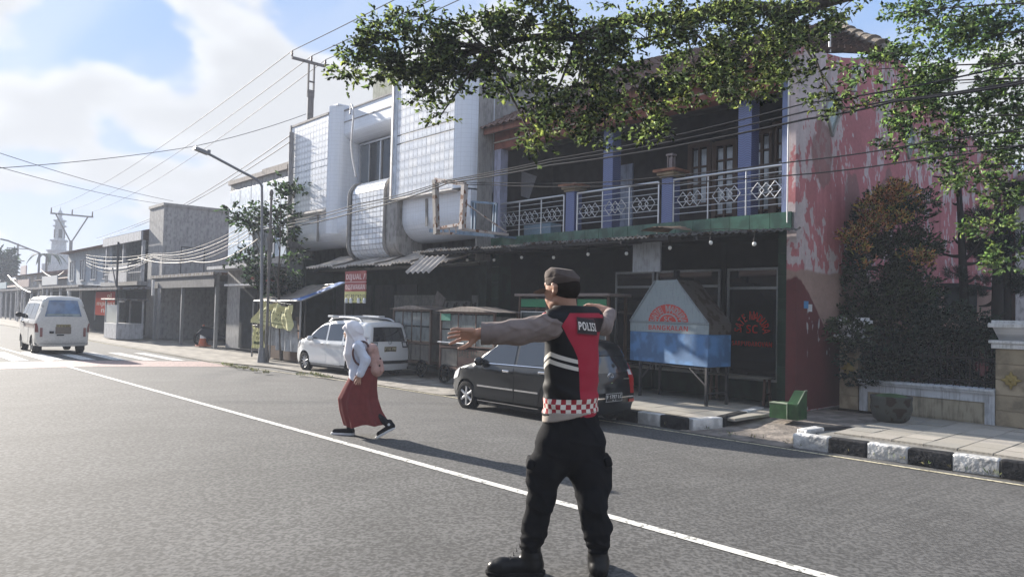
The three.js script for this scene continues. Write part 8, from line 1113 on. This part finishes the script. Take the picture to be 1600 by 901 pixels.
  pine('slender dark bare-trunked conifer with short stubs in the garden', 1512, 600, 1497, 262, -17.6, 0.13, [[1493, 432, 12, 10], [1520, 460, 14, 8]], [[1504, 400, 1468, 393], [1508, 405, 1536, 372], [1508, 412, 1540, 404], [1510, 440, 1527, 430], [1500, 316, 1489, 317], [1503, 380, 1490, 370], [1499, 274, 1458, 275]], 91);
  pine('thicker dark conifer with needle clumps near the right pillar', 1556, 600, 1559, 300, -18.2, 0.17, [[1535, 385, 26, 20], [1560, 400, 30, 16], [1528, 340, 16, 14], [1585, 380, 24, 14], [1568, 355, 12, 10], [1545, 440, 12, 8]], [[1558, 340, 1583, 318], [1558, 350, 1590, 330], [1558, 390, 1535, 385], [1556, 470, 1530, 478]], 93);
  pine('dark conifer standing behind the right stone pillar', 1570, 600, 1573, 320, -18.6, 0.14, [[1590, 445, 26, 22], [1590, 300, 20, 14]], [[1572, 440, 1592, 446], [1572, 360, 1600, 345]], 95);
}
{
  // small tree by the street lamp and plants at its foot
  const z = -10.5, c = onZ(440, 540, z), Dz = z / ray(420, 380).z, t = thing('small_tree', 'small sparse leafy tree beside the curved street lamp', 'tree', [c.x, -0.1, z], { street: true });
  const tips = [[380, 345], [365, 335], [400, 325], [430, 322], [448, 330], [465, 296], [440, 292], [425, 350], [452, 372], [395, 355], [372, 412], [412, 405], [460, 400], [448, 430]]; const tr = limb(c.clone().setY(-0.1), onZ(434, 440, z), 0.06, 0.04, V(0.02, 0, 0)); M('trunk', tr, bark, t);
  M('branches', [limb(onZ(434, 440, z), onZ(400, 360, z), 0.035, 0.015, V(0, 0, 0)), limb(onZ(434, 440, z), onZ(438, 330, z), 0.035, 0.012, V(0.05, 0, 0)), ...tips.map(([x, y]) => limb(onZ(x < 415 ? 404 : 437, Math.min(y + 45, 430), z), onZ(x, y, z + 0.2), 0.014, 0.005, V(0, 0.05, 0), 5))], bark, t);
  leafMesh('leaves', t, blobs(tips.map(([x, y], i) => [x, y, 20, 12, Dz, 17]).concat([[385, 342, 34, 14, Dz, 36], [428, 335, 30, 18, Dz, 36], [445, 365, 24, 18, Dz, 26], [458, 298, 22, 8, Dz, 24]])), { seed: 101, len: 0.17, wid: 0.075, per: 5, gap: 2, thr: 0.42, twig: 0.25, tints: [[0.06, 0.11, 0.04], [0.08, 0.14, 0.05], [0.05, 0.09, 0.035]], mat: leafMat(0.35), droop: -0.2 });
  const f = thing('flowering_shrub', 'leafy shrub with pale flowers between the small tree and the stall roof', 'shrub', [onZ(425, 500, -10.9).x, -0.1, -10.9], { street: true }), Df = -10.9 / ray(425, 440).z; leafMesh('foliage', f, blobs([[400, 430, 20, 22, Df, 60], [425, 448, 30, 22, Df, 100], [450, 452, 24, 14, Df, 60], [385, 400, 12, 14, Df, 30]], 1.3), { seed: 103, len: 0.15, wid: 0.06, per: 6, gap: 2, thr: 0.42, twig: 0.2, tints: [[0.05, 0.09, 0.05], [0.07, 0.12, 0.06], [0.035, 0.07, 0.04]], mat: leafMat(0.3), rise: 0.3 }); leafMesh('flowers', f, blobs([[405, 440, 20, 14, Df - 0.3, 9], [432, 445, 22, 14, Df - 0.3, 12]]), { seed: 104, len: 0.08, wid: 0.07, per: 6, gap: 2, thr: 0.3, twig: 0.06, tints: [[0.6, 0.5, 0.48], [0.5, 0.2, 0.18]], mat: leafMat(0.3) }); M('stem', [limb(onZ(405, 540, -10.9).setY(-0.1), onZ(402, 440, -10.9), 0.03, 0.015, V(0, 0, 0)), limb(onZ(430, 540, -10.9).setY(-0.1), onZ(428, 450, -10.9), 0.03, 0.015, V(0, 0, 0))], bark, f);
  // tufts at the pavement's edge
  const r = rngOf(6), tuft = []; const spots = [[362, 574], [372, 577], [385, 578], [398, 582], [410, 584], [488, 586], [498, 590], [470, 588], [508, 592], [355, 572]].map(([x, y]) => onGround(x, y)); for (let i = 0; i < 14; i++) spots.push(V(-7.0 + r() * 2.2, 0, -9.75 - r() * 0.3)); for (let i = 0; i < 26; i++) spots.push(V(-5 + r() * 5, 0, -9.98 - r() * 0.05));
  leafMesh('grass', scene, spots.map((p, i) => ({ c: V(p.x, gy(p.z) + 0.03, p.z), r: i < 10 ? V(0.3, 0.02, 0.10) : V(0.08, 0.005, 0.02), n: i < 10 ? 30 : i % 3 ? 1 : 2 })), { seed: 66, len: 0.07, wid: 0.009, per: 4, gap: 2, thr: 0.3, twig: 0.03, rise: 1.4, tints: [[0.14, 0.20, 0.06], [0.20, 0.22, 0.09], [0.26, 0.24, 0.12]], mat: leafMat(0.3) }); tag(scene.children.at(-1), 'short green and dry grass tufts along the edge of the pavement', 'grass');
  // hazy trees at the far left, one palm
  const ft = (label, x, y, rx, ry, dist, seed) => { const c = onD(x, y, dist), t = thing('far_tree', label, 'tree', [c.x, 0, c.z], { street: true }); leafMesh('crown', t, blobs([[x, y, rx, ry, dist, 260], [x - rx * 0.5, y + ry * 0.5, rx * 0.7, ry * 0.7, dist, 150]]), { seed, len: 0.55, wid: 0.3, per: 6, gap: 0.7, thr: 0.44, twig: 0.8, tints: [[0.05, 0.085, 0.045], [0.06, 0.10, 0.05]], mat: leafMat(0.3) }); M('trunk', limb(V(c.x, 0, c.z), c, 0.3, 0.15, V(0, 0, 0)), bark, t); };
  ft('hazy broad tree at the left edge beyond the houses', 4, 412, 16, 24, 88, 111); ft('small hazy tree just left of the minaret', 50, 447, 12, 8, 96, 112);
  const pc = onD(72, 402, 96), p = thing('palm_tree', 'hazy palm tree with drooping fronds left of the minaret', 'palm', [pc.x, 0, pc.z], { street: true }); M('trunk', limb(V(pc.x, 0, pc.z), pc, 0.2, 0.12, V(0.3, 0, 0)), bark, p); const pm = mat('palm_green', [0.06, 0.09, 0.05], { rough: 0.8, more: { side: THREE.DoubleSide } }); for (let i = 0; i < 11; i++) { const a = i / 11 * 6.283, L = 2.6; M('frond', gridGeo(1, 8, (u, v) => V(pc.x + Math.cos(a) * L * v - Math.sin(a) * (u - 0.5) * 0.5 * Math.sin(Math.PI * (0.08 + 0.9 * v)), pc.y + 0.9 * Math.sin(v * 2.4) - 1.6 * v * v, pc.z + Math.sin(a) * L * v + Math.cos(a) * (u - 0.5) * 0.5 * Math.sin(Math.PI * (0.08 + 0.9 * v)))), pm, p); }
}

renderer.render(scene, camera);
